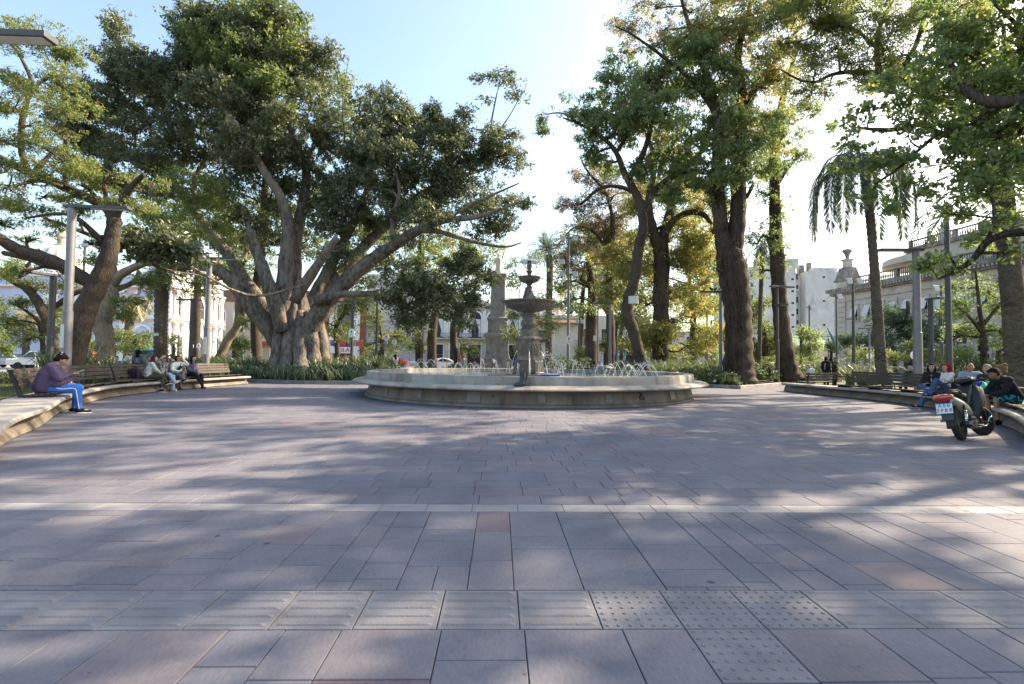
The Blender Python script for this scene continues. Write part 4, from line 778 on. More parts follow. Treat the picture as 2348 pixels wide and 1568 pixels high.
# --- right of the fountain
t = Tree('curving_tree', 'green drooping tree with a snaking trunk carrying a small white notice', g0(1472, 28), 28, bk_mid, lf_green, seed=21)
t.limb([(1478, 872, 17), (1470, 835, 13.5), (1462, 800, 12.5), (1452, 760, 13.5), (1440, 725, 13), (1438, 690, 12.5), (1452, 650, 12), (1460, 610, 12), (1464, 570, 11.5), (1474, 525, 11), (1470, 480, 10), (1455, 440, 9), (1432, 400, 7.5), (1412, 350, 5.8), (1380, 315, 4.4), (1330, 285, 3), (1290, 270, 1.6)], 12, 6)
t.limb([(1470, 490, 8), (1500, 440, 8, .5), (1540, 405, 7, 1), (1590, 370, 6, 1.4), (1640, 300, 4, 1.8)], 9, 5)
t.limb([(1440, 412, 7), (1470, 360, 6.5, -.3), (1490, 300, 5.5, -.5), (1500, 220, 4, -.7), (1530, 140, 3, -.9)], 8, 5)
t.limb([(1412, 350, 5, 0), (1440, 300, 4, .3), (1430, 230, 3, .5)], 7, 4)
t.limb([(1330, 285, 2.5), (1290, 260, 2, 0), (1250, 262, 1.2, 0)], 6, 4)
t.blobs([(1500, 110, 60, 36), (1580, 115, 65, 38), (1430, 170, 55, 36), (1520, 190, 90, 50), (1630, 195, 75, 55), (1385, 240, 55, 36), (1330, 225, 42, 22), (1310, 265, 28, 14), (1360, 290, 45, 30), (1390, 370, 40, 34), (1430, 310, 50, 40), (1480, 280, 90, 50), (1590, 290, 90, 60), (1680, 310, 50, 60), (1400, 310, 50, 36), (1375, 345, 32, 26),
         (1540, 360, 90, 45), (1620, 400, 70, 40), (1460, 380, 50, 30), (1690, 230, 40, 45), (1245, 262, 24, 22), (1255, 300, 22, 16), (1470, 215, 60, 40), (1560, 440, 60, 30), (1650, 470, 45, 30), (1700, 260, 60, 40, -2.5), (1740, 330, 60, 40, -2.5), (1700, 390, 60, 40, -2.5), (1640, 350, 70, 50, -2.5), (1770, 390, 40, 30, -2), (1760, 270, 40, 40, -2), (1530, 250, 80, 50, -2), (1600, 140, 70, 50, -1.5), (1450, 240, 60, 50, -1.5), (1420, 130, 36, 30, 0), (1680, 160, 50, 46, -2), (1350, 270, 50, 30, 0)], 9, 3.3, 2.7, tw=8, droop=.5, sigpx=9, flower=.012)
t.done()
t = Tree('straight_tree', 'straight dark trunk forking into a Y, with yellowing orange flecked leaves, behind the snaking trunk', g0(1515, 35), 35, bk_dark, lf_orange, seed=23)
t.limb([(1515, 872, 20), (1514, 840, 18), (1515, 760, 17.5), (1515, 680, 17.5), (1516, 600, 17.5), (1512, 548, 17)], 14, 5)
t.limb([(1508, 565, 13), (1494, 520, 12), (1486, 480, 10), (1490, 440, 8), (1500, 370, 6), (1480, 300, 4)], 9, 5)
t.limb([(1516, 565, 13), (1526, 520, 11, .3), (1538, 470, 10, .5), (1530, 420, 8, .8), (1560, 340, 5, 1)], 9, 5)
t.limb([(1518, 548, 9), (1545, 505, 8, -.4), (1580, 487, 7, -.6), (1612, 492, 6, -.8), (1630, 515, 4.5, -.9), (1636, 545, 3, -1)], 9, 5)
t.limb([(1516, 520, 5), (1480, 545, 3.4, -.4), (1455, 600, 2, -.6), (1452, 650, 1.2, -.6)], 6, 4)
t.limb([(1488, 480, 6), (1440, 435, 5, -.4), (1380, 430, 4, -.8), (1330, 470, 3, -1)], 8, 5)
t.limb([(1380, 430, 3, -.8), (1345, 390, 2.4, -.8), (1330, 360, 1.6, -.8)], 6, 4)
ob = dict(up=1.0, sigpx=8, flower=.07)
t.blobs([(1560, 600, 80, 50), (1480, 610, 50, 45), (1600, 560, 55, 45), (1560, 680, 80, 40), (1620, 650, 45, 45), (1440, 640, 50, 40), (1570, 520, 60, 35), (1540, 740, 60, 40), (1480, 700, 45, 40), (1620, 720, 40, 30), (1600, 480, 40, 26), (1440, 560, 45, 40), (1500, 780, 50, 30), (1580, 790, 50, 26), (1540, 440, 70, 40), (1480, 480, 50, 50), (1420, 600, 50, 40), (1400, 680, 45, 40), (1600, 600, 60, 50), (1530, 560, 50, 40), (1460, 780, 40, 30), (1640, 760, 36, 36), (1560, 380, 70, 40), (1500, 330, 60, 50)], 6, 2.5, 2.1, tw=6, **ob)
t.done()
t = Tree('russet_tree', 'thin brownish feathery crown at the right edge of the open sky, behind the snaking trunk', g0(1405, 43), 43, bk_dark, lf_brown, seed=25)
t.limb([(1398, 860, 11), (1400, 780, 10), (1398, 720, 9.5), (1395, 650, 8), (1405, 560, 6), (1400, 480, 4), (1380, 420, 2.5)], 10, 5)
t.limb([(1396, 720, 7), (1380, 690, 6), (1360, 660, 5), (1330, 640, 3)], 8, 4)
t.limb([(1398, 600, 4), (1370, 540, 3), (1320, 520, 2), (1280, 560, 1)], 6, 4)
t.blobs([(1345, 400, 45, 30), (1400, 420, 55, 36), (1330, 470, 40, 22), (1410, 490, 60, 36), (1340, 530, 50, 30), (1300, 560, 30, 18), (1400, 560, 50, 36), (1440, 440, 40, 50), (1290, 470, 26, 14), (1370, 470, 60, 30), (1340, 600, 50, 30), (1390, 630, 50, 30), (1300, 590, 40, 20), (1420, 540, 50, 40)], 6.5, 1.9, 2.2, tw=10, sigpx=8, flower=.10, up=.4)
t.done()
t = Tree('vine_clad_tree', 'thickest dark forked trunk hung with vines, orange flowers high in its crown', g0(1692, 27.5), 27.5, bk_dark, lf_orange, seed=27)
t.limb([(1695, 875, 40), (1694, 845, 34), (1692, 790, 30), (1690, 730, 29), (1685, 670, 30), (1676, 610, 31), (1668, 570, 26)], 16, 6)
t.limb([(1664, 590, 20), (1654, 530, 17), (1648, 470, 15.5), (1644, 410, 15), (1645, 350, 13), (1640, 250, 10), (1605, 130, 7), (1570, 30, 4), (1550, -60, 3)], 12, 6)
t.limb([(1678, 590, 22), (1688, 530, 19), (1692, 460, 17), (1690, 390, 15), (1692, 330, 14), (1702, 230, 11), (1692, 120, 8), (1720, 10, 5), (1730, -80, 3)], 12, 6)
t.limb([(1688, 470, 6), (1712, 450, 5), (1725, 425, 4)], 7, 3)
t.limb([(1640, 260, 6), (1590, 190, 5, -.5), (1520, 130, 4, -1), (1450, 80, 2.5, -1.4), (1410, 60, 1.5, -1.6)], 7, 5)
t.limb([(1700, 240, 7), (1760, 170, 6, .5), (1800, 100, 4, .8), (1850, 50, 2.5, 1)], 8, 5)
for i in range(26):   # vine stems
    a = rnd.uniform(0, 6.28); u0 = 1690 + 26 * math.cos(a); dy = -0.72 * abs(math.sin(a)) - .05
    t.limb([(u0 + rnd.uniform(-6, 6), 850, .8, dy), (u0 + rnd.uniform(-9, 9), 770, .7, dy), (u0 + rnd.uniform(-12, 12), 690, .8, dy - .02), (u0 - 12 + rnd.uniform(-12, 12), 610, .7, dy), (u0 - 18 + rnd.uniform(-16, 16), 555, .6, dy * .8)], 4, 4)
t.blobs([(1660, 50, 90, 50), (1590, 30, 50, 40), (1740, 130, 55, 60), (1760, 50, 60, 50), (1720, 240, 50, 50), (1560, 90, 50, 30), (1790, 190, 45, 45), (1640, 130, 60, 40), (1500, 20, 50, 30), (1700, 0, 90, 40), (1620, -40, 110, 50), (1770, -30, 90, 50), (1690, 180, 50, 50), (1780, 260, 50, 36), (1620, 60, 60, 50), (1700, 70, 70, 50), (1600, 200, 50, 40), (1740, 200, 60, 50), (1800, 120, 50, 50), (1650, 330, 40, 40), (1700, 300, 60, 40), (1820, 30, 60, 50), (1760, 320, 50, 40)], 6.5, 2.4, 1.5, tw=8, **ob)
t.blobs([(1440, 20, 45, 30), (1420, 70, 36, 26), (1470, 70, 45, 28), (1440, 110, 26, 14), (1520, 70, 40, 26)], 6, 2, 1.2, tw=9, up=.4, flower=.3)
t.blobs([(1720, 400, 36, 30), (1650, 620, 16, 20), (1725, 330, 36, 40), (1630, 440, 20, 24)], 6, 2.5, 1.6, tw=5, tone=(.2, 1), **{k: v for k, v in ob.items()})
t.done()
t = Tree('slender_tree', 'tall dark trunk beside the double armed lamp at the flower bed corner', g0(1805, 31), 31, bk_dark, lf_green, seed=29)
t.limb([(1812, 868, 30), (1806, 845, 22), (1797, 790, 19), (1790, 730, 17), (1785, 670, 16), (1781, 600, 15), (1778, 530, 13.5), (1776, 450, 12), (1776, 370, 11), (1782, 290, 9), (1800, 200, 6), (1830, 100, 4)], 12, 6)
t.limb([(1781, 610, 8), (1768, 560, 6), (1750, 540, 4), (1735, 560, 2)], 7, 4)
t.limb([(1777, 430, 6), (1810, 380, 4, .3), (1850, 340, 2.5, .6)], 7, 4)
t.blobs([(1782, 400, 40, 40), (1772, 470, 34, 30), (1790, 540, 30, 40), (1740, 440, 34, 36), (1830, 350, 38, 30), (1795, 300, 50, 40), (1735, 545, 30, 36), (1745, 620, 26, 30), (1800, 600, 20, 30), (1830, 250, 50, 30), (1750, 360, 40, 40)], 6, 2.4, 1.8, tw=6, flower=.05, tone=(.2, 1.05), up=.9, sigpx=8)
t.done()
t = Tree('dark_branched_tree', 'high crown of thin leaves on fine black branches above the drooping palm', g0(2420, 25), 25, bk_dark, lf_tipa, seed=31)
t.limb([(2430, 880, 26), (2425, 700, 24), (2400, 520, 20), (2350, 380, 16), (2260, 290, 12), (2150, 225, 9), (2060, 180, 8), (2010, 168, 6), (1950, 165, 5), (1905, 172, 4), (1870, 188, 3.4), (1830, 182, 2.5), (1790, 160, 1.5)], 12, 6)
t.limb([(2015, 172, 6), (2010, 120, 6, .3), (2018, 60, 5, .6), (2045, 0, 4, .9), (2060, -60, 3, 1.2)], 8, 5)
t.limb([(2060, 180, 6), (2100, 100, 5, -.5), (2120, 30, 4, -.9), (2130, -40, 3, -1.2)], 8, 5)
t.limb([(2010, 110, 4, .3), (1960, 70, 3.4, 0), (1900, 60, 2.6, -.4), (1850, 90, 2, -.7), (1800, 100, 1.2, -1)], 7, 5)
t.limb([(2260, 290, 8), (2300, 180, 6), (2300, 60, 4)], 8, 4)
t.blobs([(1830, 60, 60, 35), (1890, 30, 60, 35), (1960, 30, 60, 30), (1850, 130, 55, 26), (1920, 110, 55, 26), (1990, 100, 45, 30), (2040, 40, 50, 35), (1900, 200, 45, 18), (1960, 180, 50, 20), (2100, 60, 60, 50), (1830, 190, 36, 20), (1850, -20, 80, 40), (2000, -30, 100, 50), (2150, 0, 90, 60), (2260, 40, 80, 60), (2200, 110, 70, 50), (1850, 20, 80, 30), (1930, 70, 70, 30), (1800, 120, 60, 30), (1870, 160, 60, 26), (1950, 140, 60, 26), (2020, 100, 60, 36), (2060, 130, 50, 36), (1780, 40, 60, 40), (1860, 220, 50, 20), (2100, 150, 60, 36), (1990, 200, 50, 22)], 6.5, 2.2, 2.0, tw=9, flower=.10, up=.9)
for x, y, z in ((8, 15, 15.5), (11, 14, 15), (14, 15, 15.5), (10, 18, 17), (13.5, 18.5, 17.5), (17, 18, 17), (9, 21, 18.5), (13, 22, 19), (17, 22, 18.5), (20, 19, 17), (6, 18, 17), (15, 12, 13.8), (18, 14.5, 15), (21, 23, 18), (5.5, 13.5, 14.5), (11.5, 11, 13)):  # unseen leaf clumps added above the view to shade the left foreground
    c = (x + t.rng.normal() * .5, y + t.rng.normal() * .5, z); r = (t.rng.uniform(1.5, 2.1), t.rng.uniform(1.4, 2.0), t.rng.uniform(.6, .9)); t.twigs(c, r, 6)
    o = blob_leaves(c, r, .22, .11, 3.0, t.rng, sig=.2, gapf=1.5, gap=.15, seed=x + y, up=.9, flower=.05); t.V.append(o[0]); t.T.append(o[1])
t.done()
# near broad-leaved tree reaching in from the right
t = Tree('broadleaf_tree', 'near tree with broad bright green leaves and black limbs reaching in from the right edge', (12.8, 9.2, 0), 10.5, bk_dark, lf_maple, seed=33)
t.limb([(2570, 1000, 44, -1), (2560, 700, 38, -1), (2540, 520, 34, -.8), (2500, 380, 28, -.5), (2430, 270, 22, -.3), (2345, 237, 16, 0), (2290, 235, 13, .2), (2243, 226, 11, .4), (2200, 190, 8, .7), (2170, 120, 5, 1)], 12, 6)
t.limb([(2540, 520, 26, -.8), (2440, 530, 16, -.6), (2347, 532, 10, -.4), (2300, 538, 8.5, -.3), (2262, 556, 7.5, -.2), (2230, 595, 6.5, -.1), (2190, 622, 5, 0), (2150, 640, 2.5, .1)], 10, 5)
t.limb([(2430, 270, 15, -.3), (2340, 300, 11, .5), (2240, 315, 8.5, 1), (2150, 305, 7, 1.4), (2118, 286, 6, 1.5), (2060, 296, 5.4, 1.6), (2019, 298, 5, 1.7), (1966, 293, 2.5, 1.8)], 10, 5)
t.limb([(2150, 306, 5, 1.4), (2110, 340, 4, 1.3), (2060, 385, 3.4, 1.2), (2007, 422, 2.2, 1.1)], 8, 4)
t.limb([(2262, 556, 5, -.2), (2280, 500, 4, 0), (2270, 440, 2.5, .2)], 7, 4)
t.limb([(2345, 237, 9, 0), (2370, 150, 7, .5), (2340, 70, 5, .9), (2280, 10, 3, 1.2)], 8, 4)
t.limb([(2118, 286, 4, 1.5), (2125, 240, 3.4, 1.5), (2110, 200, 2, 1.5)], 7, 4)
t.blobs([(2270, 60, 70, 40, 1), (2330, 120, 60, 50, .5), (2200, 80, 55, 36, 1), (2170, 150, 70, 36, 1), (2090, 210, 60, 28, 1.3), (2250, 200, 80, 46, .6), (2010, 245, 60, 20, 1.5), (1930, 280, 48, 20, 1.7), (2090, 270, 60, 26, 1.3), (2290, 310, 70, 36, .4), (2200, 350, 70, 32, .7), (2090, 360, 55, 24, 1.1), (1995, 372, 44, 18, 1.3),
         (2300, 400, 65, 34, .2), (2210, 440, 65, 28, .4), (2130, 430, 40, 20, .7), (2325, 490, 40, 26, 0), (2260, 540, 50, 22, -.1), (2170, 585, 44, 18, 0), (2190, 615, 40, 13, 0), (2120, 610, 26, 10, .1), (2060, 480, 24, 10, .8), (1985, 425, 34, 14, 1.2), (2330, 250, 60, 50, .3), (2340, 20, 60, 40, .8), (2160, 490, 46, 20, .4), (2235, 280, 60, 30, .6), (2300, 580, 40, 16, -.2), (2330, 350, 60, 40, .2),
         (2420, 60, 90, 80, .3), (2430, 250, 80, 80, -.4), (2440, 420, 70, 70, -.8), (2400, 560, 60, 40, -.6), (2560, 150, 120, 120, -.5), (2580, 380, 110, 100, -1), (2480, -60, 150, 90, 0), (2300, -60, 120, 60, .6), (2230, 130, 70, 50, 1.2), (2310, 200, 60, 50, .6), (2150, 210, 70, 36, 1.2), (2180, 300, 70, 36, .9), (2260, 380, 70, 40, .5), (2080, 310, 60, 30, 1.3), (2030, 180, 50, 26, 1.5), (2140, 60, 60, 40, 1.2), (1960, 330, 50, 22, 1.6), (2045, 350, 50, 24, 1.3), (1930, 385, 36, 18, 1.5), (2000, 455, 36, 16, 1.2), (2070, 420, 36, 18, 1)], 14, 8.5, 2.3, tw=5, droop=.35, sigpx=14, gap=-.05, twig=10)
t.blobs([(2200, 210, 200, 130, 2.5), (2260, 420, 110, 100, 1.8)], 13, 8, .7, tw=8, droop=.35, sigpx=14, gap=.2, twig=10)
t.done()
# small open tree at right and its neighbours
t = Tree('sapling_tree', 'small open tree with fine branches in front of the long stone building', g0(2255, 24), 24, bk_dark, lf_green, seed=35)
t.limb([(2256, 868, 7), (2255, 815, 6), (2252, 760, 5), (2245, 710, 4), (2240, 660, 3), (2236, 620, 1.6)], 8, 4)
t.limb([(2252, 765, 4), (2220, 725, 3.2, -.3), (2190, 700, 2, -.5)], 6, 4)
t.limb([(2250, 750, 4), (2285, 705, 3, .3), (2310, 670, 1.6, .5)], 6, 4)
t.limb([(2290, 868, 6, .6), (2288, 815, 5, .6), (2300, 770, 4, .8), (2320, 720, 2.5, 1)], 7, 4)
t.blobs([(2170, 720, 36, 22), (2215, 700, 40, 24), (2265, 670, 40, 22), (2300, 700, 36, 26), (2190, 770, 45, 22), (2250, 770, 50, 26), (2310, 760, 36, 26), (2230, 640, 36, 20), (2180, 660, 30, 14), (2230, 740, 40, 22), (2290, 640, 30, 16), (2340, 720, 20, 30)], 6.5, 3, 1.4, tw=10, droop=.3, tone=(.1, 1.05))
t.done()
t = Tree('bushy_tree', 'bushy grey green tree against the long stone building behind the slim palm', g0(2080, 52), 52, bk_dark, lf_blue, seed=37)
t.limb([(2085, 850, 8), (2085, 800, 7), (2082, 740, 5), (2080, 690, 3)], 8, 4)
t.blobs([(2040, 750, 50, 36), (2090, 730, 55, 40), (2130, 760, 45, 36), (2000, 770, 40, 26), (2070, 780, 70, 28), (2060, 710, 40, 22), (1960, 785, 40, 20), (2120, 800, 45, 20)], 5, 2.6, 2.6, tw=4)
t.done()

# trees standing right of the frame: their crowns shade the foreground
for i, (x, y, h, rr, lab) in enumerate(((19.5, 11.5, 15, 6.5, 'tall shade tree beyond the right edge beside the seated group'), (27, 20, 17, 7, 'tall shade tree standing on the right lawn beyond the frame'), (15.5, 3.0, 13, 5.5, 'shade tree to the right of the camera'), (25, 5, 16, 6.5, 'farther shade tree to the right of the camera'))):
    t = Tree('shade_tree', lab, (x, y, 0), 20, bk_dark, lf_tipa, seed=200 + i)
    t.b.tube(catmull([(x, y, 0), (x + .2, y, h * .3), (x - .2, y + .2, h * .6), (x, y, h)], 5), list(np.linspace(.34, .1, 16)), 12)
    for k in range(10): t.nodes.append((np.array((x, y, h * (.45 + .05 * k))), .2))
    for k in range(13):
        a = k * 2.4; q = rr * math.sqrt((k + .5) / 13); c = (x + q * math.cos(a), y + q * math.sin(a), h - .28 * q + rnd.uniform(-1.2, .8)); r = (rnd.uniform(1.5, 2.3), rnd.uniform(1.5, 2.3), rnd.uniform(.7, 1.2))
        t.twigs(c, r, 5); o = blob_leaves(c, r, .24, .13, 3.6, t.rng, sig=.22, gapf=1.3, gap=.12, seed=200 + i + k * .3, up=.9); t.V.append(o[0]); t.T.append(o[1])
    t.done()
# ---------------------------------------------------------------- palms
lf_palm = leafmat('leaf_palm', [(0, (0.04, 0.07, 0.03)), (0.5, (0.07, 0.11, 0.045)), (1, (0.11, 0.15, 0.06))], 0.4, 0.05)
lf_palmdry = leafmat('leaf_palm_dry', [(0, (0.14, 0.13, 0.06)), (0.5, (0.25, 0.23, 0.10)), (1, (0.36, 0.31, 0.14))], 0.35, 0.05)
def palm(name, label, Y, trunk, crown, L, n, mleaf, e0=(-20, 80), sag=1.6, leaf=0.28, lw=0.035, dens=34, seed=1, base=None, side_droop=0.2, azs=None, rings=0.06):
    rng = np.random.default_rng(seed); k = Y / F
    root = thing(name, label, 'palm', base or g0(trunk[0][0], Y), world=True)
    pts = []
    for (u, v, r) in trunk: q = P(u, v, Y); pts.append((q.x, q.y, q.z, r * k))
    Q = catmull(pts, 14); b = MB()
    b.tube([q[:3] for q in Q], [q[3] * (1 + rings * (1 if i % 2 else -1)) for i, q in enumerate(Q)], 14)
    b.obj('trunk', bk_palm, root, smooth=True)
    c = np.array(P(crown[0], crown[1], Y)); V = []; T = []; rb = MB()
    for i in range(n):
        az = azs[i % len(azs)] + rng.uniform(-.15, .15) if azs else 2 * PI * (i * 0.382 + rng.uniform(-.05, .05))
        e = RAD(e0[0] + (e0[1] - e0[0]) * ((i + .5) / n)); Lf = L * k * rng.uniform(0.85, 1.1)
        h = np.array([math.cos(az), math.sin(az), 0]); p = c + h * 0.12; m = 14; path = [p.copy()]
        d = h * math.cos(e) + np.array([0, 0, math.sin(e)])
        for s_ in range(m):
            p = p + d * Lf / m; path.append(p.copy())
            d = d + np.array([0, 0, -sag / m * (0.4 + 1.2 * s_ / m)]); d /= np.linalg.norm(d)
        path = np.array(path); rb.tube(path, list(np.linspace(0.03, 0.006, len(path)) * max(1, Lf / 3)), 4, False)
        ts = np.linspace(0.12, 1, dens); idx = ts * m; i0 = np.minimum(idx.astype(int), m - 1); fr = (idx - i0)[:, None]
        B = path[i0] * (1 - fr) + path[i0 + 1] * fr; tg = unit(path[i0 + 1] - path[i0])
        sd = unit(np.cross(tg, np.array([0, 0, 1.0]) + 0.001)); nn = np.cross(sd, tg)
        for sg in (-1, 1):
            ll = leaf * Lf * (0.35 + 0.65 * np.sin(np.clip(ts * 1.02, 0, 1) * PI * 0.93)) * rng.uniform(.85, 1.1, dens)
            A = unit(sd * sg * 0.85 + tg * (0.45 + .3 * ts[:, None]) + nn * 0.12 + rng.normal(size=(dens, 3)) * 0.10 + np.array([0, 0, -side_droop]))
            C = B + A * ll[:, None] * .5
            V.append(leaf_quads(C, A, unit(nn + rng.normal(size=(dens, 3)) * .3), ll, np.full(dens, lw * Lf), 0.1)); T.append(np.clip(rng.random(dens) * .6 + rng.random() * .4, 0, 1))
    Vv = np.concatenate(V).reshape(-1, 3) - np.array(WOFF[root.name])
    cr = link('crown', np_mesh('crown', Vv, np.arange(len(Vv)).reshape(-1, 4), np.concatenate(T)), mleaf, root)
    rb.obj('frond_stalks', mat('palm_stalk', (0.12, 0.12, 0.06), .7), root, smooth=True)
    return root
palm('palm_tree', 'tall slim date palm standing against open sky beside the fountain', 62, [(1258, 852, 8), (1257, 760, 7.5), (1259, 680, 7.5), (1260, 610, 8), (1256, 585, 9)], (1254, 574), 46, 44, lf_palm, (-30, 85), 1.5, .24, .022, seed=2)
palm('drooping_palm', 'slim grey palm with long drooping fronds at right', 24, [(2022, 868, 12), (2016, 790, 11), (2010, 700, 10.5), (2003, 600, 9.5), (1994, 500, 9), (1986, 430, 10), (1978, 370, 10)], (1974, 395), 235, 15, lf_palm, (35, 82), 11, .20, .0065, 170, seed=4, side_droop=.7, azs=[2.7, 3.6, .6, -.5, 3.1, 0.2, 2.2, -2.4, -1.2, 1.2, 3.4, .1])
palm('thick_palm', 'stout ringed palm trunk at the right edge behind the seated group', 16.5, [(2338, 885, 26), (2332, 830, 23), (2326, 740, 22), (2318, 650, 21), (2311, 580, 20), (2304, 500, 20), (2296, 430, 21)], (2292, 415), 220, 18, lf_palm, (-25, 70), 2.2, .22, .016, 50, seed=6, rings=.03)
palm('church_palm', 'ringed palm trunk in front of the corner of the pale blue church', 40, [(370, 868, 15), (368, 800, 14), (369, 730, 13.5), (371, 660, 15), (372, 635, 19)], (372, 625), 75, 34, lf_palm, (-40, 60), 1.8, .24, .022, seed=8)
palm('fan_palm', 'shorter palm with a skirt of pale hanging fronds before the blue church wall', 52, [(290, 856, 8), (293, 770, 8), (298, 735, 9), (302, 705, 11)], (304, 690), 50, 46, lf_palmdry, (-60, 50), 2.8, .3, .04, 20, seed=10, side_droop=.6)
palm('far_date_palm', 'date palm whose arching fronds show behind the vine clad trunk', 50, [(1684, 860, 10), (1684, 700, 9), (1684, 650, 9)], (1684, 640), 62, 32, lf_palm, (-25, 80), 1.7, .22, .022, seed=12)
palm('thin_palm', 'thin palm stem with hanging dry fronds in front of the stained white tower', 44, [(1739, 862, 5), (1741, 780, 4.5), (1743, 700, 4.5), (1746, 610, 5), (1748, 570, 6)], (1748, 560), 50, 24, lf_palm, (-70, 40), 2.0, .25, .03, 20, seed=14, side_droop=.6)
palm('far_left_palm', 'low palm with dry fronds at the far left before the beige building', 48, [(58, 862, 7), (60, 770, 6.5), (62, 735, 7)], (62, 725), 42, 30, lf_palmdry, (-50, 60), 2.0, .26, .03, 18, seed=16)
# ---------------------------------------------------------------- simple background trees and shrubs
def simple(name, label, Y, trunk, bl, ml, bk=bk_dark, l=5.5, w=2.6, cov=2.3, seed=1, tw=5, cat='tree', **kw):
    t = Tree(name, label, g0(trunk[0][0], Y), Y, bk, ml, seed=seed, cat=cat)
    t.limb(trunk, 8, 4)
    t.blobs(bl, l, w, cov, tw=tw, **kw); return t.done()
simple('fountain_side_tree', 'green tree with thick dark trunk between the tall floodlight mast and the snaking trunk', 47, [(1355, 862, 14), (1355, 790, 13), (1356, 735, 12.5), (1358, 680, 10), (1350, 610, 7), (1345, 560, 4)],
       [(1310, 560, 30, 30), (1350, 540, 45, 30), (1380, 590, 45, 34), (1320, 620, 45, 26), (1290, 650, 34, 18), (1350, 660, 50, 26), (1300, 690, 40, 16), (1410, 640, 45, 36), (1395, 690, 40, 26), (1330, 715, 40, 18), (1270, 700, 16, 10), (1390, 540, 40, 30)], lf_green, tone=(.1, 1), seed=41, cov=2.2, tw=7)
simple('screen_tree', 'light yellow green tree filling the gap behind the floodlight masts', 66, [(1330, 848, 7), (1332, 740, 6), (1340, 620, 4)], [(1300, 600, 36, 26), (1340, 570, 40, 26), (1390, 600, 40, 30), (1350, 640, 50, 26), (1420, 620, 40, 34), (1310, 660, 34, 20), (1440, 580, 34, 40), (1400, 660, 44, 26), (1440, 700, 40, 30), (1460, 640, 34, 40)], lf_orange, seed=58, cov=1.9, tw=7)
simple('lean_dark_tree', 'tree with two thin dark stems behind the lamp post right of the floodlight mast', 55, [(1408, 852, 6), (1408, 790, 6), (1412, 750, 5), (1425, 720, 3)], [(1420, 700, 40, 28), (1450, 740, 36, 30), (1440, 790, 30, 26)], lf_far, seed=43)
simple('obelisk_tree', 'dark trunk tree standing left of the stone obelisk', 50, [(990, 860, 12), (990, 800, 11), (992, 750, 10), (1000, 700, 7), (1010, 640, 4)], [(1000, 600, 50, 30), (960, 590, 50, 30), (1040, 620, 45, 26), (1080, 580, 45, 26), (940, 620, 40, 26)], lf_tipa, seed=45)
simple('knotty_tree', 'tree with a knotty grey trunk just left of the stone obelisk', 44, [(1052, 862, 10), (1048, 820, 9), (1040, 780, 9), (1042, 740, 8), (1055, 710, 7), (1075, 690, 6), (1090, 660, 4)], [(1090, 640, 40, 26), (1085, 600, 40, 26), (1060, 690, 36, 20), (1060, 590, 50, 26)], lf_far, bk=bk_mid, seed=47)
simple('fountain_back_tree', 'thin branched tree showing behind the fountain bowls', 56, [(1225, 852, 5), (1222, 800, 4), (1215, 760, 3), (1200, 700, 2)], [(1175, 770, 34, 24), (1250, 740, 36, 24), (1195, 720, 30, 16), (1240, 780, 34, 20), (1195, 640, 34, 20), (1170, 600, 30, 18), (1215, 600, 30, 16), (1230, 690, 26, 14)], lf_far, seed=49, cov=1.5, tw=9)
simple('small_dark_tree', 'small tree with crooked black limbs beside the coloured kiosk sign', 58, [(1424, 850, 5), (1424, 800, 4.5), (1422, 770, 4), (1430, 740, 3), (1440, 715, 1.5)], [(1405, 725, 18, 12), (1440, 700, 22, 14)], lf_far, seed=51, cov=1.2)
simple('hill_of_leaves_tree', 'broad yellow green tree behind the straight dark trunk', 58, [(1590, 852, 9), (1590, 760, 8), (1585, 680, 5), (1570, 560, 4)], [(1420, 640, 50, 40), (1480, 560, 60, 40), (1560, 520, 60, 40), (1620, 580, 45, 50), (1520, 640, 60, 40), (1440, 540, 40, 40), (1650, 500, 30, 50), (1580, 440, 50, 40), (1560, 740, 50, 40), (1610, 720, 45, 50), (1640, 770, 40, 36), (1520, 790, 45, 30), (1600, 790, 50, 26), (1470, 770, 40, 40), (1560, 660, 50, 40), (1640, 690, 30, 40), (1460, 700, 30, 40)], lf_tipa, seed=53)
simple('glowing_tree', 'light green tree between the vine clad trunk and the white tower', 48, [(1755, 858, 7), (1755, 800, 6), (1750, 750, 4)], [(1745, 740, 36, 30), (1765, 780, 36, 30), (1725, 790, 26, 30), (1740, 700, 26, 20), (1760, 815, 32, 20), (1725, 720, 20, 26)], lf_citrus, seed=55, tone=(.1, .8))
simple('round_tree', 'round mid green tree left of the standing men', 46, [(1838, 858, 5), (1838, 810, 4.5), (1836, 780, 3)], [(1835, 770, 34, 26), (1815, 800, 28, 24), (1860, 800, 32, 24), (1838, 815, 36, 18)], lf_green, seed=57, tone=(.15, 1))
ORANGE = 'small clipped citrus trees along the plaza edge'
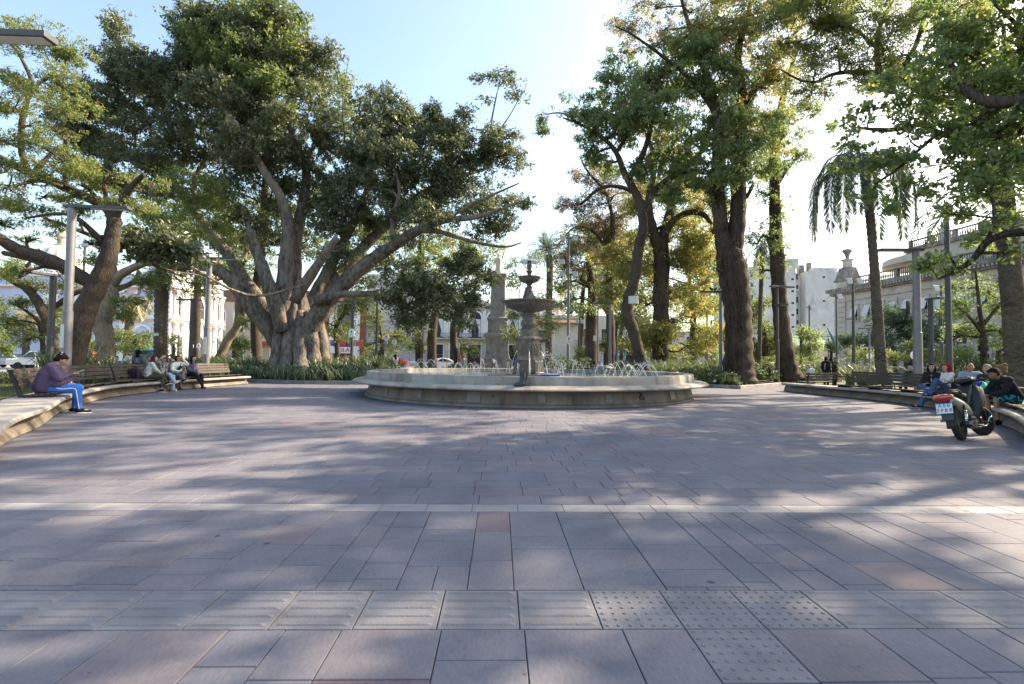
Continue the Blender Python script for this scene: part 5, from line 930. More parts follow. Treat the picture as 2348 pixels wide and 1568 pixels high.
for i, (u, v, rx, ry, Y, lab) in enumerate(((1955, 818, 44, 22, 45, 'bright yellow green citrus tree behind the two standing men'), (2052, 822, 42, 20, 46, 'bright citrus tree with a high tuft left of the big grey lamp post'), (2128, 822, 32, 20, 46, 'citrus tree directly right of the big grey lamp post'),
        (1074, 805, 28, 22, 58, 'yellow citrus tree beside the left foot of the obelisk'), (1192, 808, 16, 16, 60, 'citrus tree between obelisk and fountain pedestal'), (262, 790, 34, 30, 44, 'citrus tree right of the pale forked trunk'), (325, 785, 38, 30, 44, 'roundest citrus tree left of the ringed church palm'),
        (398, 795, 18, 26, 46, 'citrus tree right of the ringed church palm'), (205, 800, 26, 22, 42, 'low citrus tree left of the pale forked trunk'), (535, 790, 30, 26, 48, 'dark citrus tree under the leaning forked trunk'), (1388, 800, 22, 20, 56, 'small citrus tree left of the kiosk sign'), (1330, 815, 22, 14, 54, 'low citrus tree under the colonial house doorway'), (955, 800, 26, 20, 56, 'citrus tree below the hanging fig branch'), (870, 808, 40, 20, 52, 'wide low citrus tree behind the fig bed'), (1905, 800, 14, 16, 60, 'far citrus tree near the green roofed building'), (2190, 815, 40, 24, 44, 'citrus tree right of the dark lamp post'))):
    t = simple('citrus_tree', lab, Y, [(u, 860, 4), (u, v + 10, 3), (u, v - 4, 2)], [(u, v, rx, ry, 0), (u - rx * .4, v - ry * .35, rx * .5, ry * .6, -.4), (u + rx * .4, v - ry * .3, rx * .5, ry * .65, .3)] + ([(u + 30, v - 34, 16, 16, 0)] if i == 1 else []), lf_citrus if i not in (9, 14) else lf_green, l=5, w=2.6, cov=2.1, seed=60 + i, tw=4, tone=(.0, .83))
    t['group'] = ORANGE
simple('light_green_tree', 'light green feathery tree right of the great fig, before the red brick facade', 52, [(775, 858, 6), (772, 790, 6), (770, 750, 5), (790, 715, 4), (792, 690, 3)], [(760, 700, 40, 26), (800, 720, 36, 30), (780, 760, 36, 26), (830, 690, 30, 26), (750, 740, 30, 26), (840, 640, 40, 30)], lf_tipa, seed=81, cov=1.7)
simple('feathery_tree', 'feathery pale tree before the grey wall right of the red facade', 50, [(880, 858, 5), (876, 800, 4), (870, 740, 3)], [(860, 740, 36, 34), (900, 770, 40, 26), (850, 790, 34, 20), (935, 770, 40, 30), (840, 700, 26, 26)], lf_far, seed=83, cov=1.5, tw=8)
simple('tall_back_tree', 'tall yellowing tree seen through the right side of the fig crown', 56, [(960, 855, 9), (962, 700, 9), (965, 560, 7), (970, 460, 4)], [(960, 480, 60, 40), (900, 540, 60, 40), (1010, 540, 60, 40), (850, 590, 50, 30), (1060, 570, 50, 30), (960, 560, 60, 30), (1130, 580, 40, 22)], lf_orange, seed=85, tone=(.0, .9), cov=1.6)
simple('left_back_tree', 'yellow green tree behind the hanging round fig clump', 56, [(450, 855, 9), (452, 700, 8), (455, 560, 6)], [(400, 470, 60, 34), (470, 520, 60, 36), (540, 480, 50, 36), (330, 500, 50, 30), (430, 580, 50, 26), (520, 600, 40, 26), (280, 560, 40, 22)], lf_tipa, seed=87, cov=1.8)
simple('far_left_tree', 'grey green tree before the far left building', 50, [(150, 858, 6), (148, 790, 6), (146, 740, 4)], [(140, 730, 44, 34), (100, 760, 40, 26), (170, 770, 36, 30), (30, 770, 34, 34), (20, 720, 34, 26)], lf_far, seed=89, cov=1.9)
simple('edge_tree', 'shrubby tree at the far left edge', 40, [(-10, 862, 6), (-8, 800, 6)], [(10, 800, 30, 22), (-30, 780, 40, 36)], lf_citrus, seed=91, tone=(0, .6))
simple('right_edge_tree', 'leafy tree behind the stout ringed palm at the right edge', 30, [(2375, 880, 8), (2370, 790, 7)], [(2340, 790, 26, 40), (2370, 720, 40, 50), (2345, 650, 20, 24)], lf_green, seed=93, tone=(.1, 1))
# ---------------------------------------------------------------- low planting
def scatter_blades(name, label, poly, n, L, wd, ml, arch=0.6, seed=1, hz=0.0, cat=None, kind='stuff', clump=6, spread=.5, base=None, parent=None):
    rng = np.random.default_rng(seed); poly = np.array(poly); mn = poly.min(0); mx_ = poly.max(0)
    pts = []
    def inside(q):
        x, y = q[:, 0], q[:, 1]; r = np.zeros(len(q), bool); j = len(poly) - 1
        for i in range(len(poly)):
            xi, yi = poly[i]; xj, yj = poly[j]
            r ^= ((yi > y) != (yj > y)) & (x < (xj - xi) * (y - yi) / (yj - yi + 1e-12) + xi); j = i
        return r
    while len(pts) < n:
        q = rng.uniform(mn, mx_, (n * 2, 2)); pts.extend(q[inside(q)].tolist())
    B = np.repeat(np.array(pts[:n]), clump, 0); m = len(B)
    B = np.concatenate([B + rng.normal(size=(m, 2)) * .05, np.full((m, 1), hz)], 1)
    a = rng.random(m) * 2 * PI; l = L * rng.uniform(.5, 1.25, m) * (1 + .3 * np.sin(B[:, 0] * 1.9 + seed) * np.cos(B[:, 1] * 1.6)); h = np.stack([np.cos(a), np.sin(a), np.zeros(m)], 1)
    out = spread * rng.uniform(.2, 1.2, m)[:, None]; s = np.stack([-np.sin(a), np.cos(a), np.zeros(m)], 1)
    up = np.array([0, 0, 1.0]); lv = l[:, None]
    p0 = B; p1 = B + (h * out * .25 + up * .55) * lv; p2 = B + (h * out * .75 + up * (.95 - arch * .25)) * lv; p3 = B + (h * out * 1.35 + up * (.95 - arch * out)) * lv
    w_ = wd * rng.uniform(.7, 1.2, m)[:, None]
    V = np.stack([p0 - s * w_ * .5, p0 + s * w_ * .5, p1 + s * w_ * .5, p1 - s * w_ * .5, p2 + s * w_ * .4, p2 - s * w_ * .4, p3 + s * w_ * .06, p3 - s * w_ * .06], 1).reshape(-1, 3)
    Q = (np.array([(0, 1, 2, 3), (3, 2, 4, 5), (5, 4, 6, 7)])[None] + (np.arange(m) * 8)[:, None, None]).reshape(-1, 4)
    off = WOFF.get(parent.name) if parent else None
    if off is not None: V = V - np.array(off)
    o = link(name, np_mesh(name, V, Q, np.repeat(rng.random(m) * .84, 3)), ml, parent)
    return tag(o, label, cat, None, kind) if not parent else o
lf_strap = leafmat('leaf_strap', [(0, (0.035, 0.065, 0.02)), (0.5, (0.075, 0.115, 0.03)), (0.84, (0.14, 0.18, 0.05)), (1, (0.2, 0.2, 0.08))], 0.35, 0.12)
lf_spike = leafmat('leaf_spike', [(0, (0.07, 0.095, 0.035)), (0.5, (0.12, 0.15, 0.055)), (0.84, (0.19, 0.22, 0.085)), (1, (0.3, 0.28, 0.14))], 0.35, 0.08)
lf_lawn = leafmat('leaf_lawn', [(0, (0.06, 0.085, 0.025)), (0.5, (0.10, 0.125, 0.035)), (0.84, (0.16, 0.165, 0.055)), (1, (0.2, 0.18, 0.07))], 0.3, 0.03)
m_kerb = mat('kerb_concrete', (0.27, 0.26, 0.245), 0.8, 0.2, 3, 0.3, 40, stain=((0.14, 0.13, 0.12), 2.5, 0.56))
FIGBED = [(-15.6, 28.2), (-14.5, 27.2), (-12.5, 26.2), (-10.6, 25.7), (-8.2, 26.1), (-7.2, 27.2), (-7, 29.5), (-8, 36), (-13, 43), (-28, 44), (-31, 34), (-24, 31), (-18, 30)]
ROSEBED = [(6.6, 29.5), (8.5, 27.3), (10.6, 27.0), (11.0, 25.8), (11.5, 25.2), (13.5, 27.2), (15.5, 29.3), (19.6, 33.5), (28, 40), (32, 50), (16, 52), (9, 46), (7.0, 38), (6.4, 33)]
def bed(name, poly, z=0.10, kerb=True):
    sheet(name, poly, z, m_earth)
    if kerb:
        b = MB(); b.sweep([(-0.09, -0.02), (0.09, -0.02), (0.09, 0.15), (0.07, 0.17), (-0.09, 0.17)], [(p[0], p[1], 0) for p in poly], True)
        tag(b.obj('kerb', m_kerb), kind='structure')
bed('planting_bed', FIGBED); bed('planting_bed', ROSEBED)
LEFTLAWN = [(-7.3, 6.0), (-8.9, 8.2), (-10.0, 10.0), (-11.6, 12.2), (-12.9, 14.6), (-13.8, 17), (-14.1, 19), (-14.1, 22), (-13.8, 25), (-15.6, 27.9), (-18, 29.5), (-24, 30.5), (-31, 33), (-60, 34), (-60, -6), (-9, -6)]
RIGHTLAWN = [(14, 23.5), (14.1, 19), (14, 16), (13, 13), (11.7, 10.6), (9, 7.5), (36, -4), (36, 30), (24, 34), (20.2, 33)]
m_lawn = mat('lawn_soil', (0.10, 0.10, 0.045), 0.95, 0.35, 1.5, 0.5, 60)
sheet('lawn', LEFTLAWN, 0.13, m_lawn); sheet('lawn', RIGHTLAWN, 0.09, m_lawn)
scatter_blades('grass', 'short mown grass of the lawn behind the left curved bench', LEFTLAWN[1:10] + [(-22, 30), (-34, 22), (-14, 4)], 14000, .075, .012, lf_lawn, seed=3, hz=.13, clump=7, cat='grass')
scatter_blades('ground_cover', 'dark strap leaved ground cover filling the bed around the great fig', FIGBED[:7] + [(-8.6, 34), (-16, 38), (-26, 36), (-25, 31.6), (-18, 30.4)], 2800, .78, .05, lf_strap, .9, 5, .1, cat='ground cover', clump=9, spread=.75)
scatter_blades('ground_cover', 'taller grassy leaves standing right of the fig trunk', [(-12, 30), (-7.8, 29.5), (-8.2, 35), (-9.5, 38), (-13, 36)], 560, 1.15, .04, lf_strap, .5, 7, .1, cat='ground cover', clump=12, spread=.4)
scatter_blades('ground_cover', 'grassy leaves at the left foot of the great fig', [(-18.5, 30.6), (-15.6, 31), (-16, 35), (-24, 35), (-24, 31.6)], 420, 1.0, .04, lf_strap, .5, 8, .1, cat='ground cover', clump=12, spread=.45)
scatter_blades('ground_cover', 'tall pale sunlit grass at the left end of the rose bed', [(7.0, 30.5), (9.2, 29.6), (13.2, 31.2), (12, 35), (7.2, 36)], 480, 1.15, .035, lf_spike, .5, 9, .1, cat='ground cover', clump=12, spread=.45)
scatter_blades('ground_cover', 'pale grass along the back of the rose bed', [(13, 31.5), (20, 33), (26, 38), (18, 40), (12, 36)], 480, .95, .035, lf_spike, .5, 10, .1, cat='ground cover', clump=11, spread=.45)
# spiky plants: individual clumps behind the benches
def spiky(x, y, label, L=.95, n=44, z=.1, seed=1, wd=.05, ml=None):
    root = thing('spiky_plant', label, 'plant', (x, y, z), world=True)
    scatter_blades('blades', None, [(x - .16, y - .16), (x + .16, y - .16), (x + .16, y + .16), (x - .16, y + .16)], max(6, n // 6), L, wd, ml or lf_spike, .45, seed, z, clump=9, spread=.62, parent=root)
    root['group'] = 'spiky plants behind the curved benches'; return root
for i, (u, Y, lab, L) in enumerate(((108, 15, 'spiky plant on the lawn left of the purple sweater woman', .8), (150, 18.5, 'spiky plant just behind the dark haired head of the seated woman', .9), (172, 15.5, 'spiky plant at the foot of the tall grey lamp post', .95), (205, 16.5, 'spiky plant above the near bench backrest', .95), (228, 18, 'spiky plant left of the man in green', .9), (250, 17, 'tallest spiky plant above the curved bench', .95),
      (470, 25.5, 'spiky plant left of the second lamp post', .75), (488, 24.4, 'spiky plant right of the second lamp post', .85), (502, 24.8, 'spiky plant in front of the man in the cap', .85), (515, 25.8, 'spiky plant farthest along the left bench', .75),
      (1950, 26, 'spiky plant behind the right bench under the tallest lamp', .7), (1975, 25, 'spiky plant left of the drooping palm foot', .85), (2000, 25.5, 'spiky plant right at the drooping palm foot', .85), (2035, 24.5, 'spiky plant right of the drooping palm', .8), (2195, 22, 'bright spiky plant behind the woman in denim', .7))):
    Y = Y + 3.2 if i < 6 else Y
    spiky(XU(u, Y), Y, lab, L * 1.45, 60, seed=100 + i)
# hedges and shrubs as clouds of leaves
def hedge(name, label, c, r, ml, l=.09, w=.05, cov=3.0, seed=1, cat='hedge', flower=0.0, tone=(0, 1), group=None, n=1):
    rng = np.random.default_rng(seed); root = thing(name, label, cat, (c[0], c[1], 0), group=group, world=True); V = []; T = []
    for i in range(n):
        f = (i + .5) / n * 2 - 1; cc = (c[0] + f * r[0] * .8, c[1] + rng.uniform(-.2, .2) * r[1], c[2] + rng.uniform(-.08, .08) * r[2]); rr = (r[0] / n * 1.35 if n > 1 else r[0], r[1] * rng.uniform(.85, 1.1), r[2] * rng.uniform(.88, 1.12))
        o = blob_leaves(cc, rr, l, w, cov, rng, sig=.10, gap=-.2, gapf=2.2, seed=seed + i, tone=tone, flower=flower, up=.9, shell=.4)
        if o: V.append(o[0]); T.append(o[1])
        b = MB()
        for j in range(5):
            e = (cc[0] + rng.uniform(-.6, .6) * rr[0], cc[1] + rng.uniform(-.6, .6) * rr[1], cc[2] + rr[2] * .5); b.tube([(cc[0], cc[1], 0.02), ((cc[0] + e[0]) / 2, (cc[1] + e[1]) / 2, e[2] * .5), e], [.02, .014, .006], 5)
        b.obj('stem', bk_dark, root)
    Vv = np.concatenate(V).reshape(-1, 3) - np.array(WOFF[root.name]); link('foliage', np_mesh('foliage', Vv, np.arange(len(Vv)).reshape(-1, 4), np.concatenate(T)), ml, root); return root
lf_rose = leafmat('leaf_rose', [(0, (0.035, 0.065, 0.018)), (0.5, (0.07, 0.11, 0.03)), (0.84, (0.135, 0.18, 0.045)), (0.88, (0.75, 0.72, 0.66)), (1, (0.85, 0.83, 0.78))], 0.35, 0.05)
lf_hedge = leafmat('leaf_hedge', [(0, (0.03, 0.055, 0.014)), (0.5, (0.06, 0.095, 0.02)), (0.84, (0.13, 0.165, 0.035)), (1, (0.2, 0.2, 0.06))], 0.35, 0.06)
RG = 'rose bushes with white flowers in the right bed'
for i, (x, y, rx, ry, h, lab) in enumerate(((9.2, 29.2, 1.3, 1.0, .75, 'rose bush beside the foot of the snaking trunk'), (10.6, 27.8, 1.1, .9, .7, 'rose bush at the left corner of the right bed'), (11.3, 26.5, .8, .8, .62, 'rose bush nearest the plaza behind the kerb'), (12.1, 29.3, 1.3, 1.1, .8, 'rose bush right in front of the lamp with two birds'),
      (13.2, 28.3, 1.0, .8, .62, 'rose bush at the foot of the lamp with two birds'), (14.6, 30.2, 1.4, 1.0, .8, 'rose bush at the right foot of the vine clad trunk'), (16.4, 31.6, 1.3, 1.0, .8, 'rose bush left of the slender trunk'), (18.2, 31.8, 1.2, 1.0, .85, 'sunlit rose bush right of the slender trunk'), (11, 31.4, 1.6, 1, .85, 'rose bush behind the seated man in red'), (20.4, 33.5, 1.4, 1, .85, 'farthest rose bush toward the standing men'))):
    hedge('rose_bush', lab, (x, y, h * .74), (rx * 1.1, ry, h * .80), lf_rose, .10, .055, 3.2, 120 + i, 'shrub', .035, (0, 1), RG, 2)
hedge('hedge', 'clipped green hedge behind the cap man between lamp and fig', (-19.5, 33.8, .6), (3.2, 1.1, .62), lf_hedge, .10, .055, 3, 140, n=4, tone=(.2, 1))
hedge('low_shrub', 'low dark shrub at the tip of the left bench bed', (-16.6, 32.2, .35), (1.3, .9, .36), lf_hedge, .10, .05, 3, 141, 'shrub', n=2, tone=(0, .5))
hedge('hedge', 'dark leafy hedge along the back edge of the left lawn', (-22, 21.0, .32), (3.6, .7, .34), lf_hedge, .09, .05, 3, 142, n=5, tone=(0, .8))
hedge('hedge', 'sunlit hedge behind the man in green and the palm', (-20.5, 29, .5), (3.2, .9, .5), lf_rose, .10, .055, 2.6, 143, n=4, tone=(.4, 1), flower=.01)
hedge('hedge', 'low green hedge beyond the fountain toward the obelisk', (-6.4, 42, .42), (3.2, 1.6, .45), lf_hedge, .11, .06, 2.6, 144, n=4, tone=(.1, .8))
hedge('shrub', 'grey green oleander shrub behind the right fountain jets', (2.8, 40, .8), (1.7, 1.1, .85), lf_blue, .14, .05, 2.4, 145, 'shrub', n=3, tone=(.2, 1), flower=0)
hedge('shrub', 'leafy shrub left of the waste bin behind the jets', (5.2, 39, .75), (1.2, 1, .8), lf_blue, .14, .05, 2.4, 146, 'shrub', n=2, tone=(.1, 1))
hedge('shrub', 'dark clipped shrub behind the seated group at right', (22.4, 24, 1.3), (2.2, .9, .5), lf_hedge, .10, .05, 3, 147, 'shrub', n=3, tone=(0, .5))
hedge('shrub', 'yellow green bush below the glowing tree', (22.6, 41, .9), (2.2, 1.4, .9), lf_citrus, .12, .06, 2.6, 148, 'shrub', n=3, tone=(0, .8))
hedge('shrub', 'bushy green shrub behind the man in red', (17.5, 52, 1.2), (2.4, 1.5, 1.2), lf_hedge, .13, .07, 2.6, 149, 'shrub', n=3, tone=(.2, 1))
hedge('hedge', 'far green hedge along the street at left of the fountain', (-16, 50, .6), (6, 1.0, .62), lf_hedge, .12, .06, 2.6, 150, n=6, tone=(.2, 1))
# ---------------------------------------------------------------- fountain
FC = (.69, 20.6)
m_conc = mat('fountain_concrete', (0.30, 0.28, 0.25), 0.8, 0.2, 2.2, 0.35, 25, stain=((0.16, 0.14, 0.115), 1.7, 0.54, (1, 1, .35)))
m_conc2 = mat('fountain_skirt_concrete', (0.24, 0.205, 0.165), 0.85, 0.22, 2, 0.35, 25, stain=((0.12, 0.10, 0.08), 1.4, 0.52, (1, 1, .25)))
m_iron = mat('weathered_cast_iron', (0.12, 0.103, 0.09), 0.55, 0.35, 7, 0.5, 30, stain=((0.19, 0.17, 0.145), 6, 0.6, (1, 1, .3)))
m_stone = mat('pedestal_stone', (0.20, 0.168, 0.135), 0.75, 0.3, 5, 0.5, 30, stain=((0.08, 0.07, 0.06), 3, 0.55, (1, 1, .3)))
m_wetst = mat('wet_stone', (0.085, 0.065, 0.05), 0.35, 0.35, 5, 0.4, 30)
m_plate = mat('metal_cover_plate', (0.23, 0.225, 0.21), 0.55, 0.15, 9, 0.1, 60)
def water_mat():
    m, nt, out = newmat('water'); L = nt.links.new
    b = N(nt, 'ShaderNodeBsdfPrincipled'); b.inputs['Base Color'].default_value = (0.10, 0.115, 0.11, 1); b.inputs['Roughness'].default_value = 0.08; b.inputs['Specular IOR Level'].default_value = 0.6
    tc = N(nt, 'ShaderNodeTexCoord'); nz = N(nt, 'ShaderNodeTexNoise'); nz.inputs['Scale'].default_value = 7; nz.inputs['Detail'].default_value = 3; L(tc.outputs['Object'], nz.inputs['Vector'])
    bp = N(nt, 'ShaderNodeBump'); bp.inputs['Strength'].default_value = .5; bp.inputs['Distance'].default_value = .05; L(nz.outputs['Fac'], bp.inputs['Height']); L(bp.outputs[0], b.inputs['Normal']); L(b.outputs[0], out.inputs[0]); return m
def spray_mat():
    m, nt, out = newmat('water_spray'); L = nt.links.new
    d = N(nt, 'ShaderNodeBsdfDiffuse'); d.inputs[0].default_value = (.86, .88, .88, 1); t = N(nt, 'ShaderNodeBsdfTranslucent'); t.inputs[0].default_value = (.86, .88, .88, 1); tr = N(nt, 'ShaderNodeBsdfTransparent'); g = N(nt, 'ShaderNodeBsdfGlossy'); g.inputs[1].default_value = .15
    a = N(nt, 'ShaderNodeMixShader'); a.inputs[0].default_value = .5; L(d.outputs[0], a.inputs[1]); L(t.outputs[0], a.inputs[2])
    c = N(nt, 'ShaderNodeMixShader'); c.inputs[0].default_value = .25; L(a.outputs[0], c.inputs[1]); L(g.outputs[0], c.inputs[2])
    e = N(nt, 'ShaderNodeMixShader'); e.inputs[0].default_value = .72; L(tr.outputs[0], e.inputs[1]); L(c.outputs[0], e.inputs[2]); L(e.outputs[0], out.inputs[0]); return m
m_water = water_mat(); m_spray = spray_mat()
fr = thing('fountain', 'round concrete fountain basin with a three tiered dark cast iron centrepiece and water jets', 'fountain', (FC[0], FC[1], 0), world=True)
fc0 = (FC[0], FC[1], 0)
b = MB(); b.lathe([(6.46, -.01), (6.45, .06), (6.36, .10), (6.28, .475), (6.0, .475)], 128, fc0); b.obj('skirt_wall', m_conc2, fr, smooth='auto')
b = MB(); b.lathe([(6.1, .478), (6.84, .482), (6.92, .50), (6.94, .535), (6.88, .585), (6.80, .60), (6.74, .622), (6.46, .635), (6.435, .64), (6.2, .63)], 160, fc0); b.obj('bench_ledge', m_conc, fr, smooth='auto')
b = MB(); b.lathe([(6.08, .62), (6.445, .632), (6.43, .86), (6.415, .885), (6.39, .893), (6.11, .893), (6.09, .88), (6.08, .3), (6.04, .28)], 160, fc0); b.obj('basin_rim', m_conc, fr, smooth='auto')
b = MB(); b.lathe([(6.085, .70), (0.001, .702)], 96, fc0); b.obj('water_surface', m_water, fr)
# vertical drip grooves and plates on the skirt
def on_skirt(u, zc, wd, hg, name, m, proud=.012, r=6.34):
    # point of the skirt seen in image column u
    lo, hi = -PI, 0
    best = min((abs(XU(u, FC[1] + r * math.sin(a)) - (FC[0] + r * math.cos(a))), a) for a in [(-PI + PI * i / 3000) for i in range(3001)])[1]
    x, y = FC[0] + r * math.cos(best), FC[1] + r * math.sin(best)
    b = MB(); b.box((x, y, zc), (proud * 2, wd, hg), m=(Matrix.Rotation(best, 3, 'Z') @ Matrix.Rotation(-.2, 3, 'Y')))
    return b.obj(name, m, fr, bevel=.004), best
for u, wd, hg in ((842, .10, .30), (887, .17, .25), (1087, .42, .33), (973 - 10, .18, .25), (1242, .22, .26), (1395, .20, .26), (1541, .32, .26), (1586, .12, .3)): on_skirt(u, .27, wd, hg, 'cover_plate', m_plate)
b = MB(); ang = on_skirt(1130, .31, .04, .05, 'drain_outlet', mat('dark_iron', (.03, .028, .026), .6))
# black painted squiggle on the skirt
x0 = on_skirt(1470, .33, .03, .03, 'painted_scrawl', mat('black_paint', (.012, .012, .012), .7))[1]
def skp(da, z, r=6.37): return (FC[0] + (r - (z - .1) * .2) * math.cos(x0 + da), FC[1] + (r - (z - .1) * .2) * math.sin(x0 + da), z)
b = MB()
b.tube(catmull([skp(-.012, .385), skp(-.004, .40), skp(.002, .36), skp(-.006, .30), skp(-.010, .23), skp(-.002, .205), skp(.012, .21), skp(.02, .25)], 4), .012, 6); b.tube(catmull([skp(-.012, .29), skp(.0, .30), skp(.014, .22), skp(.022, .19)], 4), .012, 6)
b.obj('painted_scrawl', mat('black_paint', (.012, .012, .012), .7), fr)
b = MB(); b.lathe([(1.05, .68), (1.05, .76), (.98, .80), (.6, .80)], 8, fc0, PI / 8); b.obj('plinth_step', m_wetst, fr)
b = MB()
b.lathe([(.70, .78), (.72, .84), (.68, .86), (.66, 1.30), (.64, 1.335), (.5, 1.335)], 8, fc0, PI / 8); b.obj('pedestal_block', m_wetst, fr, bevel=.01)
b = MB(); b.lathe([(.56, 1.33), (.575, 1.36), (.545, 1.40), (.53, 1.44), (.51, 2.10), (.53, 2.15), (.56, 2.18), (.60, 2.20), (.60, 2.25), (.56, 2.29), (.44, 2.33), (.40, 2.36), (.36, 2.54), (.355, 2.58), (.33, 2.60)], 8, fc0, PI / 8); b.obj('octagonal_pedestal', m_stone, fr, bevel=.012)
for i in range(8):   # lion medallions on each face
    a = i * PI / 4 - PI / 2; ux = Vector((math.cos(a), math.sin(a), 0)); M = facing(ux, Vector((FC[0], FC[1], 1.78)) + ux * .475)
    b = MB(); b.M = M
    pr = [(.155, .0), (.175, .012), (.178, .035), (.16, .045), (.145, .02), (.12, .018), (.001, .03)]
    vs = []; fs = []; n = 24
    for r, z in pr:
        for j in range(n): th = 2 * PI * j / n; vs.append((r * math.cos(th), r * 1.55 * math.sin(th), z))
    for k in range(len(pr) - 1):
        for j in range(n): fs.append((k*n+j, k*n+(j+1) % n, (k+1)*n+(j+1) % n, (k+1)*n+j))
    b.add(vs, fs); med = b.obj('medallion', m_stone, fr, smooth=True)
    b = MB(); b.M = M
    for j in range(14): th = 2 * PI * j / 14; b.ell((.085 * math.cos(th), -.02 + .10 * math.sin(th), .045), (.03, .034, .025), n=7, k=5)
    b.ell((0, -.02, .055), (.07, .085, .05)); b.ell((0, -.055, .095), (.036, .036, .04)); b.ell((-.026, .01, .10), (.014, .010, .012), n=6, k=4); b.ell((.026, .01, .10), (.014, .010, .012), n=6, k=4); b.ell((0, -.01, .11), (.013, .032, .016), n=6, k=5); b.ell((0, .13, .03), (.06, .05, .02)); b.ell((0, -.15, .03), (.06, .05, .02))
    o = b.obj('lion_head', m_stone, fr, smooth=True)
b = MB(); b.lathe([(.30, 2.58), (.33, 2.61), (.30, 2.65), (.27, 2.68), (.31, 2.74), (.33, 2.83), (.315, 2.92), (.27, 3.05), (.25, 3.14), (.285, 3.17), (.28, 3.21), (.22, 3.24), (.21, 3.30), (.24, 3.34), (.2, 3.36)], 28, fc0); b.obj('lower_stem', m_iron, fr, smooth='auto')
def gad(r, z, n=28): return r
def fluted_lathe(prof, n, c, amp, lobes, z0, z1):
    b = MB(); vs = []; fs = []; k = len(prof)
    for r, z in prof:
        f = amp if z0 <= z <= z1 else 0
        for j in range(n): th = 2 * PI * j / n; rr = r * (1 + f * abs(math.sin(lobes * th / 2)) - f * .5); vs.append((c[0] + rr * math.cos(th), c[1] + rr * math.sin(th), z))
    for i in range(k - 1):
        for j in range(n): fs.append((i*n+j, i*n+(j+1) % n, (i+1)*n+(j+1) % n, (i+1)*n+j))
    b.add(vs, fs); return b
fluted_lathe([(.20, 3.30), (.30, 3.33), (.55, 3.40), (.78, 3.48), (.93, 3.56), (.98, 3.60), (.99, 3.64), (1.03, 3.66), (1.06, 3.70), (1.10, 3.73), (1.135, 3.755), (1.13, 3.78), (1.06, 3.765), (.95, 3.70), (.2, 3.64)], 96, fc0, .06, 32, 3.38, 3.57).obj('large_bowl', m_iron, fr, smooth='auto')
b = MB(); b.lathe([(.26, 3.62), (.32, 3.80), (.30, 3.86), (.24, 3.90), (.17, 3.98), (.135, 4.10), (.12, 4.25), (.105, 4.38), (.09, 4.47), (.13, 4.50), (.14, 4.53), (.10, 4.55)], 20, fc0)
b.obj('middle_stem', m_iron, fr, smooth='auto')
for i in range(3):   # entwined water birds round the stem
    a = i * 2.094 + .4; c = (FC[0], FC[1]); b = MB()
    def q(r, z, da=0): return (c[0] + r * math.cos(a + da), c[1] + r * math.sin(a + da), z)
    b.tube(catmull([q(.26, 3.72), q(.25, 3.92), q(.19, 4.06, .25), q(.15, 4.22, .5), q(.125, 4.38, .9)], 5), list(np.linspace(.085, .035, 21)), 8); b.ell(q(.24, 3.82), (.11, .11, .12)); b.obj('stem_figure', m_iron, fr, smooth=True)
fluted_lathe([(.09, 4.50), (.15, 4.54), (.29, 4.59), (.385, 4.64), (.42, 4.70), (.43, 4.74), (.45, 4.77), (.475, 4.79), (.47, 4.81), (.43, 4.80), (.1, 4.74)], 64, fc0, .06, 22, 4.53, 4.68).obj('small_bowl', m_iron, fr, smooth='auto')
b = MB(); b.lathe([(.07, 4.74), (.11, 4.80), (.075, 4.88), (.09, 4.98), (.135, 5.02), (.13, 5.06), (.08, 5.09), (.095, 5.16), (.11, 5.28), (.085, 5.38), (.07, 5.44), (.10, 5.47), (.06, 5.50), (.02, 5.51)], 16, fc0); b.obj('finial', m_iron, fr, smooth='auto')
b = MB(); b.lathe([(.03, 5.50), (.12, 5.545), (.25, 5.53), (.35, 5.49), (.41, 5.43), (.415, 5.425), (.35, 5.485), (.25, 5.525), (.12, 5.54)], 40, fc0); b.obj('water_dome', m_spray, fr, smooth=True)
rw = random.Random(5)
def jet(p, h, reach, az, r=.0085, seed=0):
    b = MB(); vx = reach; pts = []; g = 9.81; v0 = math.sqrt(2 * g * h); T = 2 * v0 / g; m = 16
    for i in range(m + 1):
        t = T * i / m; d = vx * (t / T)
        pts.append((p[0] + d * math.cos(az) + rw.gauss(0, .004), p[1] + d * math.sin(az) + rw.gauss(0, .004), p[2] + v0 * t - g * t * t / 2 + rw.gauss(0, .003)))
    b.tube(pts, [r * (.8 + .5 * i / m) * rw.uniform(.75, 1.3) for i in range(m + 1)], 6)
    for i in range(22):
        k = rw.randint(5, m); q = pts[k]; s_ = .02 + .035 * k / m; b.ell((q[0] + rw.gauss(0, s_), q[1] + rw.gauss(0, s_), q[2] + rw.gauss(0, s_)), rw.uniform(.006, .013), n=5, k=4)
    for i in range(6): b.ell((pts[-1][0] + rw.gauss(0, .05), pts[-1][1] + rw.gauss(0, .05), p[2] + rw.uniform(0, .06)), rw.uniform(.008, .016), n=5, k=4)
    return b.obj('water_jet', m_spray, fr, smooth=True)
for i in range(44):
    a = 2 * PI * i / 44 + .04; r = 5.2
    jet((FC[0] + r * math.cos(a), FC[1] + r * math.sin(a), .70), .60 * rw.uniform(.78, 1.1), -.8 * rw.uniform(.85, 1.1), a, rw.uniform(.006, .009))
for i in range(8):
    a = i * PI / 4 - PI / 2; c = Vector((FC[0] + .62 * math.cos(a), FC[1] + .62 * math.sin(a), 1.72)); pts = []
    for k in range(13): t = k / 12; pts.append((c.x + .45 * t * math.cos(a), c.y + .45 * t * math.sin(a), 1.72 - 1.0 * t * t))
    if i in (2, 3, 6, 5): continue
    b = MB(); b.tube(pts, [.012 * rw.uniform(.7, 1.3) for _ in pts], 6); b.obj('water_spout', m_spray, fr, smooth=True)
